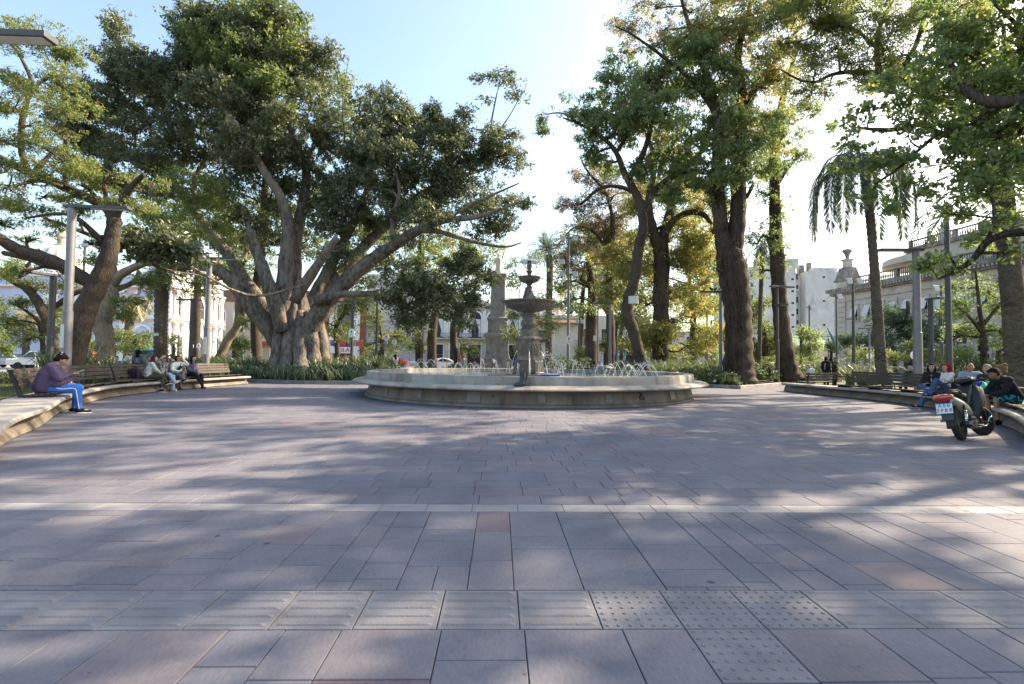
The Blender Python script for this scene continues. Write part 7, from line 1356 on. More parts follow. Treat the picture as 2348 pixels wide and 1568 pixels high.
class Wall:
    """a wall plane: origin at its lower left corner seen from outside, direction to the right, z0 ground height"""
    def __init__(s, root, O, D, z0=0):
        s.r = root; s.z0 = z0; D = Vector((D[0], D[1], 0)).normalized(); n = Vector((D.y, -D.x, 0)); s.D = D; s.n = n
        s.M = Matrix(((D.x, n.x, 0, O[0]), (D.y, n.y, 0, O[1]), (0, 0, 1, z0), (0, 0, 0, 1)))
    def mb(s): b = MB(); b.M = s.M; return b
    def slab(s, name, m, x0, x1, z0, z1, d0, d1, bevel=0, parent=None):
        b = s.mb(); b.box(((x0 + x1) / 2, (d0 + d1) / 2, (z0 + z1) / 2), (x1 - x0, d1 - d0, z1 - z0)); return b.obj(name, m, parent or s.r, bevel=bevel)
    def win(s, x, z, w, h, arch=False, fr=None, glass=None, t=.18, proud=.12, bars=(1, 2), sill=True, blind=0, ac=False, name='window'):
        fr = fr or m_cw; b = s.mb(); zt = z + h
        def outline(e, n=12):
            if not arch: return [(x - w/2 - e, z - (e if sill else 0)), (x + w/2 + e, z - (e if sill else 0)), (x + w/2 + e, zt + e), (x - w/2 - e, zt + e)]
            r = w / 2 + e; return [(x - r, z), (x + r, z)] + [(x + r * math.cos(PI * i / n), zt - w / 2 + r * math.sin(PI * i / n)) for i in range(n + 1)]
        A, B = outline(t), outline(0); n = len(A); vs = [(p[0], y, p[1]) for L_, y in ((A, .0), (A, proud), (B, proud), (B, .0)) for p in L_]
        b.add(vs, [(k * n + i, k * n + (i + 1) % n, (k + 1) * n + (i + 1) % n, (k + 1) * n + i) for k in range(3) for i in range(n)])
        o = b.obj(name, fr, s.r)
        b = s.mb(); b.add([(p[0], .006, p[1]) for p in B], [tuple(range(n))]); b.obj('pane', glass or m_glass, o)
        b = s.mb(); k = 0
        for i in range(bars[0]): b.box((x - w / 2 + w * (i + 1) / (bars[0] + 1), .02, z + h / 2 - (w * .1 if arch else 0)), (.07, .03, h * (.9 if arch else .99)))
        for j in range(bars[1]): b.box((x, .018, z + h * (j + 1) / (bars[1] + 1)), (w * .99, .026, .07))
        if bars[0] + bars[1]: b.obj('glazing_bars', m_frame, o)
        if blind: b = s.mb(); b.add([(x - w/2 + .03, .03, zt), (x + w/2 - .03, .03, zt), (x + w/2 - .03, .03 + h * blind * .3, zt - h * blind), (x - w/2 + .03, .03 + h * blind * .3, zt - h * blind)], [(0, 1, 2, 3)]); b.obj('blind', m_blind, o, fix=False)
        if ac: b = s.mb(); b.box((x - w * .1, .22, z + .24), (.75, .4, .5)); b.obj('air_conditioner', m_ac, o, bevel=.02)
        return o
    def balcony(s, x, z, w, d=.7, m=None, n=None):
        o = s.slab('balcony', m or m_cw, x - w/2, x + w/2, z - .18, z, 0, d); b = s.mb(); n = n or int(w / .16)
        for i in range(n + 1): b.box((x - w/2 + .05 + (w - .1) * i / n, d - .06, z + .45), (.03, .03, .9))
        b.box((x, d - .06, z + .92), (w, .06, .05)); b.box((x, d - .06, z + .08), (w, .04, .04)); b.obj('railing', m_dkw, o); return o
    def balustrade(s, x0, x1, z, h=.9, d=.0, m=None, sp=.32, post=3.2):
        m = m or m_cw; b = s.mb(); b.box(((x0 + x1) / 2, d, z + .08), (x1 - x0, .35, .16)); b.box(((x0 + x1) / 2, d, z + h - .07), (x1 - x0, .38, .14)); n = int((x1 - x0) / sp)
        for i in range(n): xx = x0 + sp * (i + .5); b.lathe([(.06, z + .15), (.10, z + h * .4), (.05, z + h * .7), (.07, z + h - .1)], 6, (xx, d, 0))
        for i in range(int((x1 - x0) / post) + 1): b.box((x0 + post * i + .2, d, z + h / 2), (.42, .42, h + .08))
        return b.obj('balustrade', m, s.r)
def building(name, label, loc, cat='building'): return thing(name, label, cat, loc, world=True)
def body(r, poly, z0, z1, m, name='wall'): b = MB(); b.prism(poly, z0, z1); return b.obj(name, m, r)
# church: blue flank toward the viewer, white front to the right
r = building('church', 'pale blue church with white ornate front, salmon bands and a striped dome', (-58, 80, 0))
body(r, [(-80, 75), (-52, 75), (-52, 88.5), (-80, 88.5)], 0, 13.2, m_blue)
w1 = Wall(r, (-80, 75), (1, 0)); L1_ = 28
for z, h, d in ((6.6, .28, .25), (6.9, .2, .4), (7.1, .35, .16), (11.4, .25, .25), (11.65, .22, .42), (13.2, .4, .3)): w1.slab('band', m_salmon if h in (.28, .25) else m_cw, 0, L1_, z, z + h, 0.002, d)
w1.slab('plinth', m_cw, 0, L1_, 0, 1.0, .002, .15)
for x in (24.2, 18.4, 12.6): w1.win(x, 7.9, 2.5, 3.3, True, t=.35, bars=(0, 0), glass=mat('blind_arch', (.42, .5, .72), .85, .08, 1)); w1.win(x, 1.6, 2.2, 4.2, True, t=.3, bars=(0, 0), glass=mat('blind_arch', (.42, .5, .72), .85, .08, 1))
for x in (27.4, 21.3, 15.5, 9.6): w1.slab('pilaster', m_cw, x - .45, x + .45, 1.0, 6.6, .002, .2); w1.slab('pilaster', m_cw, x - .45, x + .45, 7.45, 11.4, .002, .2)
w2 = Wall(r, (-52, 75), (0, 1)); 
b = w2.mb(); b.box((6.75, .15, 6.6), (13.5, .3, 13.2)); b.obj('front', m_cw, r)
for z, h, d in ((6.6, .28, .55), (6.88, .25, .75), (11.4, .25, .55), (11.65, .25, .75), (13.2, .35, .6)): w2.slab('cornice', m_salmon if h in (.28,) or z == 11.4 else m_cw, -.3, 13.7, z, z + h, .302, d)
for x in (.8, 2.6, 5.0, 8.5, 10.9, 12.7):
    for z0_, z1_ in ((0, 6.6), (7.15, 11.4)):
        b = w2.mb(); b.lathe([(.42, z0_), (.42, z0_ + .5), (.3, z0_ + .6), (.27, z1_ - .7), (.3, z1_ - .6), (.45, z1_ - .1), (.45, z1_ - .01)], 12, (x, .62, 0)); b.obj('column', m_cw, r, smooth='auto')
    w2.slab('capital_band', m_salmon, x - .42, x + .42, 6.05, 6.25, .305, .95)
w3 = Wall(r, (-51.69, 75), (0, 1))
for x, wd in ((1.7, 1.0), (6.75, 2.6), (11.8, 1.0)): w3.win(x, .1, wd * 1.1, 4.6, True, t=.25, bars=(0, 0), glass=m_shade, proud=.15); w3.win(x, 7.6, wd, 3.0, True, t=.2, bars=(1, 1), proud=.15)
for y0 in (0.4, 9.4):   # twin belfries
    b = w2.mb(); b.box((y0 + 1.9, -1.6, 15.6), (3.8, 3.8, 4.1)); b.obj('belfry', m_cw, r); w4 = Wall(r, (-51.69, 75 + y0), (0, 1)); w4.win(1.9, 13.9, 1.4, 3.0, True, t=.25, bars=(0, 0), glass=m_shade, proud=.15)
    b = w2.mb(); b.lathe([(.03, 15.6), (.08, 15.55), (.14, 15.3), (.2, 15.0), (.32, 14.8), (.3, 14.78)], 12, (y0 + 1.9, .42, 0)); b.obj('bell', mat('bronze', (.16, .12, .06), .45, metal=.6), r, smooth=True)
    b = w2.mb(); b.box((y0 + 1.9, -1.6, 17.8), (4.3, 4.3, .3)); b.obj('belfry_cornice', m_salmon, r); b = w2.mb(); b.lathe([(1.9, 17.95), (1.85, 18.6), (1.5, 19.5), (.8, 20.2), (.25, 20.6), (.2, 21.6), (0, 22)], 16, (y0 + 1.9, -1.6, 0)); b.obj('belfry_dome', m_blue, r, smooth='auto')
dc = (XU(132, 84), 84, 0)
b = MB(); b.lathe([(3.2, 13), (3.2, 16.6), (3.4, 16.7), (3.4, 17.1), (2.9, 17.2)], 24, dc); b.obj('drum', m_cw, r, smooth='auto')
def dome_mat():
    m, nt, out = newmat('striped_dome'); L = nt.links.new; bs = N(nt, 'ShaderNodeBsdfPrincipled'); bs.inputs['Roughness'].default_value = .6; L(bs.outputs[0], out.inputs[0])
    at = N(nt, 'ShaderNodeAttribute'); at.attribute_name = 'tone'; L(ramp(nt, at.outputs['Fac'], [(0.4, (.74, .72, .66)), (.6, (.36, .30, .24))], 'CONSTANT'), bs.inputs['Base Color']); return m
vs = []; Q = []; tn = []; n = 48; prof = [(2.95 * math.cos(a), 17.2 + 2.7 * math.sin(a)) for a in [1.25 * i / 9 for i in range(10)]]
for rr, z in prof:
    for j in range(n): th = 2 * PI * j / n; vs.append((dc[0] + rr * math.cos(th) + 58, dc[1] + rr * math.sin(th) - 80, z))
for i in range(len(prof) - 1):
    for j in range(n): Q.append((i*n+j, i*n+(j+1) % n, (i+1)*n+(j+1) % n, (i+1)*n+j)); tn.append(1.0 if j % 4 == 3 else 0.0)
link('dome', np_mesh('dome', np.array(vs), np.array(Q), np.array(tn)), dome_mat(), r)
b = MB(); b.lathe([(1.0, 19.6), (1.05, 20.0), (.7, 20.05), (.7, 21.2), (1.0, 21.3), (.95, 21.6), (.55, 22.1), (.2, 22.6), (.08, 22.9), (.02, 24.0)], 16, dc); b.obj('lantern', m_beige, r, smooth='auto')
# far left classical building
r = building('colonnade_building', 'beige building with columns and stone stair rail at the far left', (-86, 90, 0))
body(r, [(-112, 86), (-68.5, 86), (-68.5, 74.5 + 14.2), (-112, 96)], 0, 11, m_beige); w = Wall(r, (-112, 86), (1, 0))
for i in range(13): w.slab('column', m_cream, 1.2 + i * 3.3, 1.9 + i * 3.3, .6, 8.4, .002, .5)
for i in range(12): w.win(3.2 + i * 3.3, .8, 1.6, 4.4, False, glass=m_shade, t=.15, bars=(0, 0)); w.win(3.2 + i * 3.3, 6.2, 1.3, 1.8, False, t=.15, fr=mat('ochre_trim', (.55, .34, .13), .8))
w.slab('cornice', m_cream, -.3, 43.8, 8.5, 9.2, .002, .8); w.balustrade(0, 43, 11, m=m_cream); w.balustrade(4, 34, .0, 1.3, 9, m=m_cream)
# brown building right of the church with arched windows
r = building('brown_building', 'old brown building with an arched window right of the church', (-51, 96, 0))
body(r, [(-62, 96), (-36, 96), (-36, 104), (-62, 104)], 0, 12.6, m_beige); w = Wall(r, (-62, 96), (1, 0)); w.slab('parapet', mat('brown_brick', (.15, .09, .065), .9, .25, 3), 0, 26, 12.0, 14.2, -.3, .3)
for i in range(7): w.win(2 + i * 3.6, 6.2, 1.7, 4.2, True, t=.28, bars=(1, 3)); w.win(2 + i * 3.6, .3, 1.9, 3.6, False, glass=m_shade, t=.2, bars=(0, 0))
w.slab('awning', mat('red_awning', (.30, .05, .04), .7), 13, 17, 3.6, 4.3, .002, 1.2)
r = building('red_facade', 'red brick facade with a white pillar, posters and a shop sign', (-31, 95, 0))
body(r, [(-36, 95), (-28, 95), (-28, 103), (-36, 103)], 0, 14, m_brick); w = Wall(r, (-36, 95), (1, 0))
w.slab('pillar', m_cw, 5.9, 6.9, 0, 12.5, .002, .5); w.slab('pillar', m_cw, 1.2, 2.0, 0, 12.5, .002, .5); w.win(4.0, 4.4, 3.0, 7.6, True, bars=(3, 6), t=.3, proud=.2)
w.slab('sign_board', m_white, .3, 5.6, 2.2, 3.4, .52, .7); me = text_mesh('OLA', 1.15, .05); o = link('lettering', me, mat('red_lettering', (.5, .02, .03), .5), r); o.matrix_basis = Matrix.Translation(-WOFF[r.name]) @ facing((0, -1, 0), (-31.9, 94.26, 2.8))
for i, c in enumerate(((.05, .06, .3), (.5, .04, .05), (.06, .07, .34), (.5, .05, .06))): w.slab('poster', mat('poster_%d' % i, c, .6, .3, 2), 1.5 + i * 1.6, 2.9 + i * 1.6, 3.6, 4.7, .52, .6)
r = building('grey_building', 'plain grey rendered building between the red facade and the cream one', (-24, 95, 0)); body(r, [(-28, 95.3), (-16.5, 95.3), (-16.5, 104), (-28, 104)], 0, 17.5, m_grey); w = Wall(r, (-28, 95.3), (1, 0))
for i in range(3):
    for j in range(3): w.win(2.2 + i * 3.6, 4.6 + j * 4, 1.2, 2.0, t=.12)
# cream building with arched balcony windows behind the obelisk
r = building('cream_building', 'cream neoclassical building with arched balcony windows and roof balustrade behind the obelisk', (-3, 95, 0))
body(r, [(-16.5, 95), (9.9, 95), (9.9, 104), (-16.5, 104)], 0, 12.0, m_cream); w = Wall(r, (-16.5, 95), (1, 0)); w.slab('cornice', m_cream, -.2, 26.6, 11.3, 11.9, .002, .6); w.balustrade(0, 26.2, 12.0, 1.15, m=m_cw); w.slab('string_course', m_cream, 0, 26.4, 4.9, 5.3, .002, .35)
for i in range(7):
    x = 2.2 + i * 3.6
    o = w.win(x, 5.5, 2.3, 4.9, True, t=.35, bars=(1, 1), glass=m_glass)
    for s_ in (-1, 1): b = w.mb(); b.add([(x + s_ * 1.05, .02, 9.0), (x + s_ * .1, .02, 9.0), (x + s_ * .75, .02, 6.9), (x + s_ * .6, .02, 5.6), (x + s_ * 1.1, .02, 5.6)], [(0, 1, 2, 3, 4)]); b.obj('curtain', mat('white_curtain', (.62, .63, .6), .8), o, fix=False)
    w.win(x, .2, 2.3, 3.9, False, glass=m_shade, t=.15, bars=(0, 1)); w.slab('pilaster', m_cw, x + 1.55, x + 2.05, 5.3, 11.3, .002, .25)
w.balcony(13, 5.3, 25, .9, m_cream)
# colonial house
r = building('colonial_house', 'white colonial house with tiled eave, grilled windows and a carved stone doorway', (13, 88, 0))
body(r, [(4.6, 88), (24.5, 88), (24.5, 97), (4.6, 97)], 0, 9.3, m_col); body(r, [(3.4, 88), (4.6, 88), (4.6, 97), (3.4, 97)], 0, 7.6, m_col, 'side_wall'); w = Wall(r, (3.4, 88), (1, 0))
b = w.mb(); b.add([(-.5, 1.3, 7.9), (8.6, 1.3, 7.9), (8.6, -.2, 8.9), (-.5, -.2, 8.9), (-.5, 1.3, 7.7), (8.6, 1.3, 7.7), (8.6, -.2, 7.7), (-.5, -.2, 7.7)], [(0, 1, 2, 3), (4, 5, 6, 7), (0, 1, 5, 4), (1, 2, 6, 5), (2, 3, 7, 6), (3, 0, 4, 7)]); b.obj('roof', m_tile, r)
w.win(2.3, 4.6, 1.6, 1.9, t=.1, fr=m_dkw, bars=(4, 3)); w.win(9.7, 4.0, 1.5, 2.9, t=.3, bars=(2, 3), fr=m_col); w.win(13.1, 4.0, 1.3, 2.9, t=.3, bars=(2, 3), fr=m_col); w.balcony(10.4, 3.9, 5.6, .8, m_col); w.win(2.6, .1, 1.0, 1.6, True, glass=m_shade, t=.1, bars=(0, 0)); w.win(17.5, .2, 1.6, 3.0, glass=m_shade, t=.15, bars=(0, 0)); w.win(13.3, .2, 1.1, 2.4, glass=m_shade, t=.15, bars=(0, 0))
b = w.mb()
b.add([(7.3, .3, 1.6), (11.7, .3, 1.6), (11.2, .3, 2.3), (10.2, .3, 3.0), (9.5, .3, 3.4), (8.8, .3, 3.0), (7.8, .3, 2.3)] + [(7.3, .005, 1.6), (11.7, .005, 1.6), (11.2, .005, 2.3), (10.2, .005, 3.0), (9.5, .005, 3.4), (8.8, .005, 3.0), (7.8, .005, 2.3)], [tuple(range(7)), tuple(range(13, 6, -1))] + [(i, (i + 1) % 7, 7 + (i + 1) % 7, 7 + i) for i in range(7)]); b.obj('door_pediment', m_stone, r); w.win(9.5, .05, 2.0, 1.5, fr=m_stone, glass=m_shade, t=.35, bars=(0, 0), sill=False)
r = building('low_white_building', 'long low white building behind the trees right of the colonial house', (38, 97, 0))
body(r, [(24.6, 97), (53, 97), (53, 106), (24.6, 106)], -.2, 7.2, m_col); w = Wall(r, (24.6, 97), (1, 0))
for i in range(7): w.win(2.2 + i * 4, .4, 2.6, 2.8, glass=m_shade, t=.15, bars=(1, 0)); w.win(2.2 + i * 4, 4.6, 1.6, 1.6, t=.12)
# stained white tower block
r = building('tower_block', 'stained white apartment block with a narrow window shaft, tallest on the skyline', (66, 122, 0))
yT = 120
def xt(u): return XU(u, yT)
def zt(v, u=1800): return ZV(v, yT, u)
body(r, [(xt(1690), yT), (xt(1826), yT), (xt(1826), yT + 14), (xt(1690), yT + 14)], -1.2, zt(612), m_tower); body(r, [(xt(1826), yT + 2.5), (xt(1848), yT + 2.5), (xt(1848), yT + 14), (xt(1826), yT + 14)], -1.2, zt(627), m_tower, 'shaft_wall'); body(r, [(xt(1848), yT), (xt(1930), yT), (xt(1930), yT + 14), (xt(1848), yT + 14)], -1.2, zt(623), m_tower, 'side_block')
body(r, [(xt(1764), yT + 1), (xt(1838), yT + 1), (xt(1838), yT + 8), (xt(1764), yT + 8)], zt(612), zt(590), m_tower, 'roof_house'); body(r, [(xt(1870), yT + .5), (xt(1925), yT + .5), (xt(1925), yT + 9), (xt(1870), yT + 9)], zt(623), zt(612), m_tower, 'water_tank'); b = MB(); b.box((xt(1853), yT + 3, zt(615)), (1.2, 1.2, 2.6)); b.obj('chimney', m_neodk, r); b = MB(); b.box((xt(1873), yT + 3, zt(606)), (.9, .9, 2)); b.obj('chimney', m_neodk, r)
w = Wall(r, (xt(1690), yT), (1, 0), -1.2); ws = Wall(r, (xt(1826), yT + 2.5), (1, 0), -1.2); ww = xt(1848) - xt(1826)
for j in range(8):
    z = 2.8 + j * 2.9; ws.win(ww * .25, z, .6, 1.5, t=.06, bars=(0, 1), proud=.05); ws.win(ww * .72, z, .6, 1.5, t=.06, bars=(0, 1), proud=.05, ac=j % 3 == 0); w.win(xt(1724) - xt(1690), z, .7, 1.6, t=.06, bars=(0, 1), proud=.05, ac=j % 2 == 0); w.win(xt(1818) - xt(1690), z - .6, .7, .5, t=.05, bars=(0, 0), proud=.05, glass=m_shade)
    if j % 2: w.win(xt(1890) - xt(1690), z, .6, .5, t=.05, bars=(0, 0), proud=.05, glass=m_shade)
r = building('green_roofed_building', 'low pale building with a sloping green roof below the tower', (58, 96, -1.2)); yG = 96; x0, x1 = XU(1800, yG), XU(1918, yG)
body(r, [(x0, yG), (x1, yG), (x1, yG + 8), (x0, yG + 8)], -1.2, ZV(792, yG, 1860), m_cream); w = Wall(r, (x0, yG), (1, 0), -1.2)
zr = ZV(792, yG, 1860) + 1.2; b = w.mb(); L_ = x1 - x0; b.add([(L_ * .2, .2, zr), (L_ * .93, .2, zr), (L_ * .74, -3, zr + 2.6), (L_ * .2, -3, zr + 1.7), (L_ * .2, -3, zr), (L_ * .93, -3, zr)], [(0, 1, 2, 3), (0, 3, 4), (1, 5, 2), (2, 5, 4, 3), (0, 4, 5, 1)]); b.obj('roof', m_groof, r)
for i in range(3): w.win(1.6 + i * 3.2, .6, 1.2, 2.8, t=.15, glass=m_shade, bars=(0, 0))
w.win(L_ * .82, zr - .9 + .3, 1.6, .7, t=.1, proud=.1)
# long neoclassical building at right, running toward the viewer
r = building('stone_building', 'long neoclassical stone building with roof balustrade, canvas blinds and a corner turret', (56, 70, -1.2))
O = (XU(1916, 80), 80.0); E = (XU(2500, 47), 47.0); D = Vector((E[0] - O[0], E[1] - O[1])); LL = D.length; z0 = -1.2
w = Wall(r, O, D, z0); nx = -w.n
pts_ = [O, E, (E[0] + nx.x * 22, E[1] + nx.y * 22), (O[0] + nx.x * 22, O[1] + nx.y * 22)]
zc = ZV(672, 80, 1916) - z0
body(r, pts_, z0, z0 + zc, m_neo)
w.slab('cornice', m_neodk, -.6, LL, zc - .5, zc, .002, .55); w.slab('cornice', m_neodk, -.9, LL, zc + .0, zc + .5, -.3, 1.0); w.slab('frieze_band', m_neo, -.2, LL, zc - 1.6, zc - 1.4, .002, .2); w.slab('plinth', m_neodk, -.2, LL, 0, 2.0, .002, .25); w.slab('sill_course', m_neo, 0, LL, zc - 7.2, zc - 6.9, .002, .3)
w.balustrade(3, LL, zc + .5, 1.35, .2, m=m_neodk, sp=.30, post=4.4)
b = w.mb()
for i in range(int(LL / .5)): b.box((.2 + i * .5, .75, zc - .12), (.22, .42, .22))
b.box((LL / 2, .52, zc - .12), (LL - .5, .02, .2)); b.obj('dentil_course', m_neo, r)
b = w.mb()
for j in range(16):
    b.box((1.1, .06, .5 + j * .78 + .3), (2.4, .16, .70))
b.obj('quoin_blocks', m_neo, r)
xs_ = [4.1, 6.5, 8.8, 11.0, 13.3] + [15.8 + 2.5 * i for i in range(7)]
zb = ZV(735, 76, 1963) - z0
for i, x in enumerate(xs_): w.win(x, zb, 1.25, 2.25, t=.26, fr=m_neo, proud=.16, bars=(1, 1), blind=(.72, .8, .75, .7, .62)[i % 5], ac=i in (0, 1, 3, 9)); w.win(x, zb - 5.0, 1.3, 2.8, t=.3, fr=m_neo, proud=.16, bars=(1, 2)); w.win(x, 2.2, 1.3, 2.6, t=.2, fr=m_neo, glass=m_shade, bars=(2, 0))
# rooftop attic, set back
a0 = 11.5; b = w.mb(); b.box((a0 + (LL - a0) / 2, -6.5, zc + 2.3), (LL - a0, 9, 4.6)); b.obj('attic', m_neo, r); b = w.mb(); b.box((a0 + (LL - a0) / 2, -6.5, zc + 4.4), (LL - a0 + .8, 9.8, .5)); b.obj('attic_cornice', m_neodk, r)
wa = Wall(r, (O[0] + w.D.x * a0 + nx.x * 2, O[1] + w.D.y * a0 + nx.y * 2), D, z0); wa.balustrade(0, LL - a0, zc + 4.65, 1.1, -.2, m=m_neodk)
# corner turret
b = w.mb(); zz = zc + .5
b.box((1.2, -1.2, zz + .6), (2.2, 2.2, 1.2)); b.obj('turret', m_neo, r); b = w.mb(); b.box((1.2, -1.2, zz + 1.32), (2.7, 2.7, .24)); b.obj('turret_cornice', m_neodk, r)
b = w.mb(); b.lathe([(1.75, zz + 1.44), (1.35, zz + 2.9), (1.2, zz + 3.3), (1.25, zz + 3.4), (.75, zz + 3.45)], 4, (1.2, -1.2, 0), PI / 4); b.obj('turret_roof', m_neodk, r); b = w.mb(); b.lathe([(.72, zz + 3.45), (.68, zz + 4.5), (.95, zz + 4.6), (.9, zz + 4.8), (.3, zz + 4.82)], 4, (1.2, -1.2, 0), PI / 4); b.obj('turret_pedestal', m_neo, r)
b = w.mb(); b.lathe([(.3, zz + 4.8), (.28, zz + 5.2), (.4, zz + 5.6), (.6, zz + 5.9), (.75, zz + 6.1), (.6, zz + 6.35), (.2, zz + 6.4), (.05, zz + 6.5)], 10, (1.2, -1.2, 0)); b.obj('turret_urn', m_neodk, r, smooth='auto'); b = w.mb(); b.tube([(1.2, -1.2, zz + 6.4), (1.2, -1.2, zz + 11)], .04, 5); b.obj('aerial', m_dks, r)
# low dome with pointed spire further along
dcx = P(2168, 600, 70); b = MB(); k = 70 / F; zs = lambda v: ZV(v, 70, 2165)
b.lathe([(120 * k, zs(606)), (118 * k, zs(592)), (80 * k, zs(575)), (32 * k, zs(556)), (20 * k, zs(554))], 24, (dcx.x, 70, 0)); b.obj('roof_dome', m_neo, r, smooth='auto'); b = MB(); b.lathe([(14 * k, zs(556)), (13 * k, zs(542)), (16 * k, zs(540)), (11 * k, zs(530)), (7 * k, zs(512)), (3 * k, zs(503)), (.01, zs(500))], 8, (dcx.x, 70, 0)); b.obj('spire', mat('pale_lead', (.32, .33, .35), .6), r)
# flag by the corner
r = thing('flag', 'small blue flag on a slanting staff at the turreted corner of the stone building', 'flag', (XU(1905, 76), 76, ZV(775, 76, 1905)), world=True); p0 = P(1912, 790, 76); p1 = P(1896, 752, 76); b = MB(); b.tube([p0, p1], .05, 6); b.obj('staff', m_dks, r); b = MB(); q = P(1899, 757, 76); b.add([q, q + Vector((.9, .1, -1.2)), q + Vector((1.1, 0, -2.2)), q + Vector((.45, 0, -1.5))], [(0, 1, 2, 3)]); b.obj('cloth', mat('blue_cloth', (.08, .25, .6), .8), r, fix=False)
# obelisk monument
r = thing('obelisk_monument', 'grey stone obelisk on stepped plinth with a figure on top, behind the fountain', 'monument', (XU(1140, 66), 66, 0), world=True); oc = (XU(1140, 66), 66, 0); k = 66 / F; m_ob = mat('obelisk_granite', (.25, .235, .215), .8, .22, 3, .4, 20, stain=((.14, .125, .11), 1.5, .56, (1, 1, .4)))
zo = lambda v: max(0, ZV(v, 66, 1140)); h2 = math.sqrt(2)
for nm, pr in (('plinth_step', [(37, 858), (37, 842), (35, 841), (35, 824)]), ('plinth', [(32, 824), (30, 818), (28, 812), (27.5, 785), (28, 779), (33, 775), (34, 768), (28, 764)]), ('pedestal', [(24, 764), (23.5, 740), (24, 738), (26, 734), (25.5, 730), (19.5, 727)]), ('shaft', [(18.5, 727), (17, 655), (16.5, 640)]), ('capital', [(17, 640), (21, 636), (21, 630), (15, 628)])):
    b = MB(); b.lathe([(q[0] * k * (h2 if nm != 'x' else 1) * .92, zo(q[1])) for q in pr], 4, oc, PI / 4); b.obj(nm, m_ob, r, bevel=.03)
b = MB(); zf = zo(628); b.lathe([(.45, zf), (.5, zf + .3), (.38, zf + 1.0), (.45, zf + 1.6), (.52, zf + 2.0), (.2, zf + 2.25)], 12, oc); b.ell((oc[0], 66, zf + 2.5), (.2, .22, .27)); b.cap((oc[0] + .45, 66, zf + 2.0), (oc[0] + .75, 65.8, zf + 2.9), .13, .08); b.cap((oc[0] - .45, 66, zf + 2.0), (oc[0] - .6, 65.8, zf + 1.2), .13, .09); b.obj('statue', mat('pale_marble', (.55, .47, .40), .7), r, smooth=True)
# chain posts round the monument
for i, u in enumerate((1113, 1082, 1092, 1170)):
    b = MB(); b.lathe([(.14, 0), (.14, .7), (.17, .74), (.1, .9), (.02, .95)], 10); o = b.obj('bollard', m_ob, smooth='auto'); o.location = (XU(u, 58 + (i % 2) * 2), 58 + (i % 2) * 2, 0); tag(o, ('bollard before the left face of the obelisk', 'bollard farthest left of the obelisk by the jets', 'bollard between its two neighbours left of the obelisk', 'bollard right of the obelisk beside the pedestal')[i], 'bollard', 'stone bollards round the obelisk')
# kiosk sign
r = thing('kiosk_sign', 'white kiosk board reading Energía with red roof and a blue disc', 'kiosk', (XU(1417, 70), 70, 0), world=True); w = Wall(r, (XU(1402, 70), 70), (1, 0)); wd = XU(1433, 70) - XU(1402, 70); z1 = ZV(766, 70, 1417); z2 = ZV(797, 70, 1417)
w.slab('body', mat('kiosk_grey', (.25, .27, .32), .5), 0, wd, .1, z2, -1.5, 0); w.slab('board', m_white, .2, wd, z2 + .65, z1, -.4, -.2); b = w.mb(); b.add([(-.2, .3, z2), (wd + .1, .3, z2 + .1), (wd + .1, -.3, z2 + .8), (-.0, -.3, z2 + .5)], [(0, 1, 2, 3)]); b.obj('roof', mat('crimson_paint', (.38, .02, .06), .5), r, fix=False)
o = link('lettering', text_mesh('Energía', .52, .02), mat('navy_print', (.02, .03, .16), .5), r); o.matrix_basis = Matrix.Translation(-WOFF[r.name]) @ facing((0, -1, 0), (XU(1418.5, 70), 70.15, (z2 + .65 + z1) / 2 + .1)) @ Matrix.Rotation(.08, 4, 'Z')

b = MB(); b.M = facing((0, -1, 0), (XU(1423, 70), 69.99, ZV(810, 70, 1423))); b.lathe([(.74, 0.0), (.72, .05), (.001, .06)], 28); dsk = b.obj('disc', mat('disc_blue', (.05, .2, .5), .5), r)
b = MB(); b.M = facing((0, -1, 0), (XU(1423, 70), 69.925, ZV(810, 70, 1423))); b.ell((-.15, -.12, 0), (.30, .22, .02)); b.ell((.2, .02, 0), (.17, .2, .02)); b.ell((-.2, .25, 0), (.12, .26, .02), Matrix.Rotation(.3, 3, 'Z')); b.obj('emblem', m_white, r)
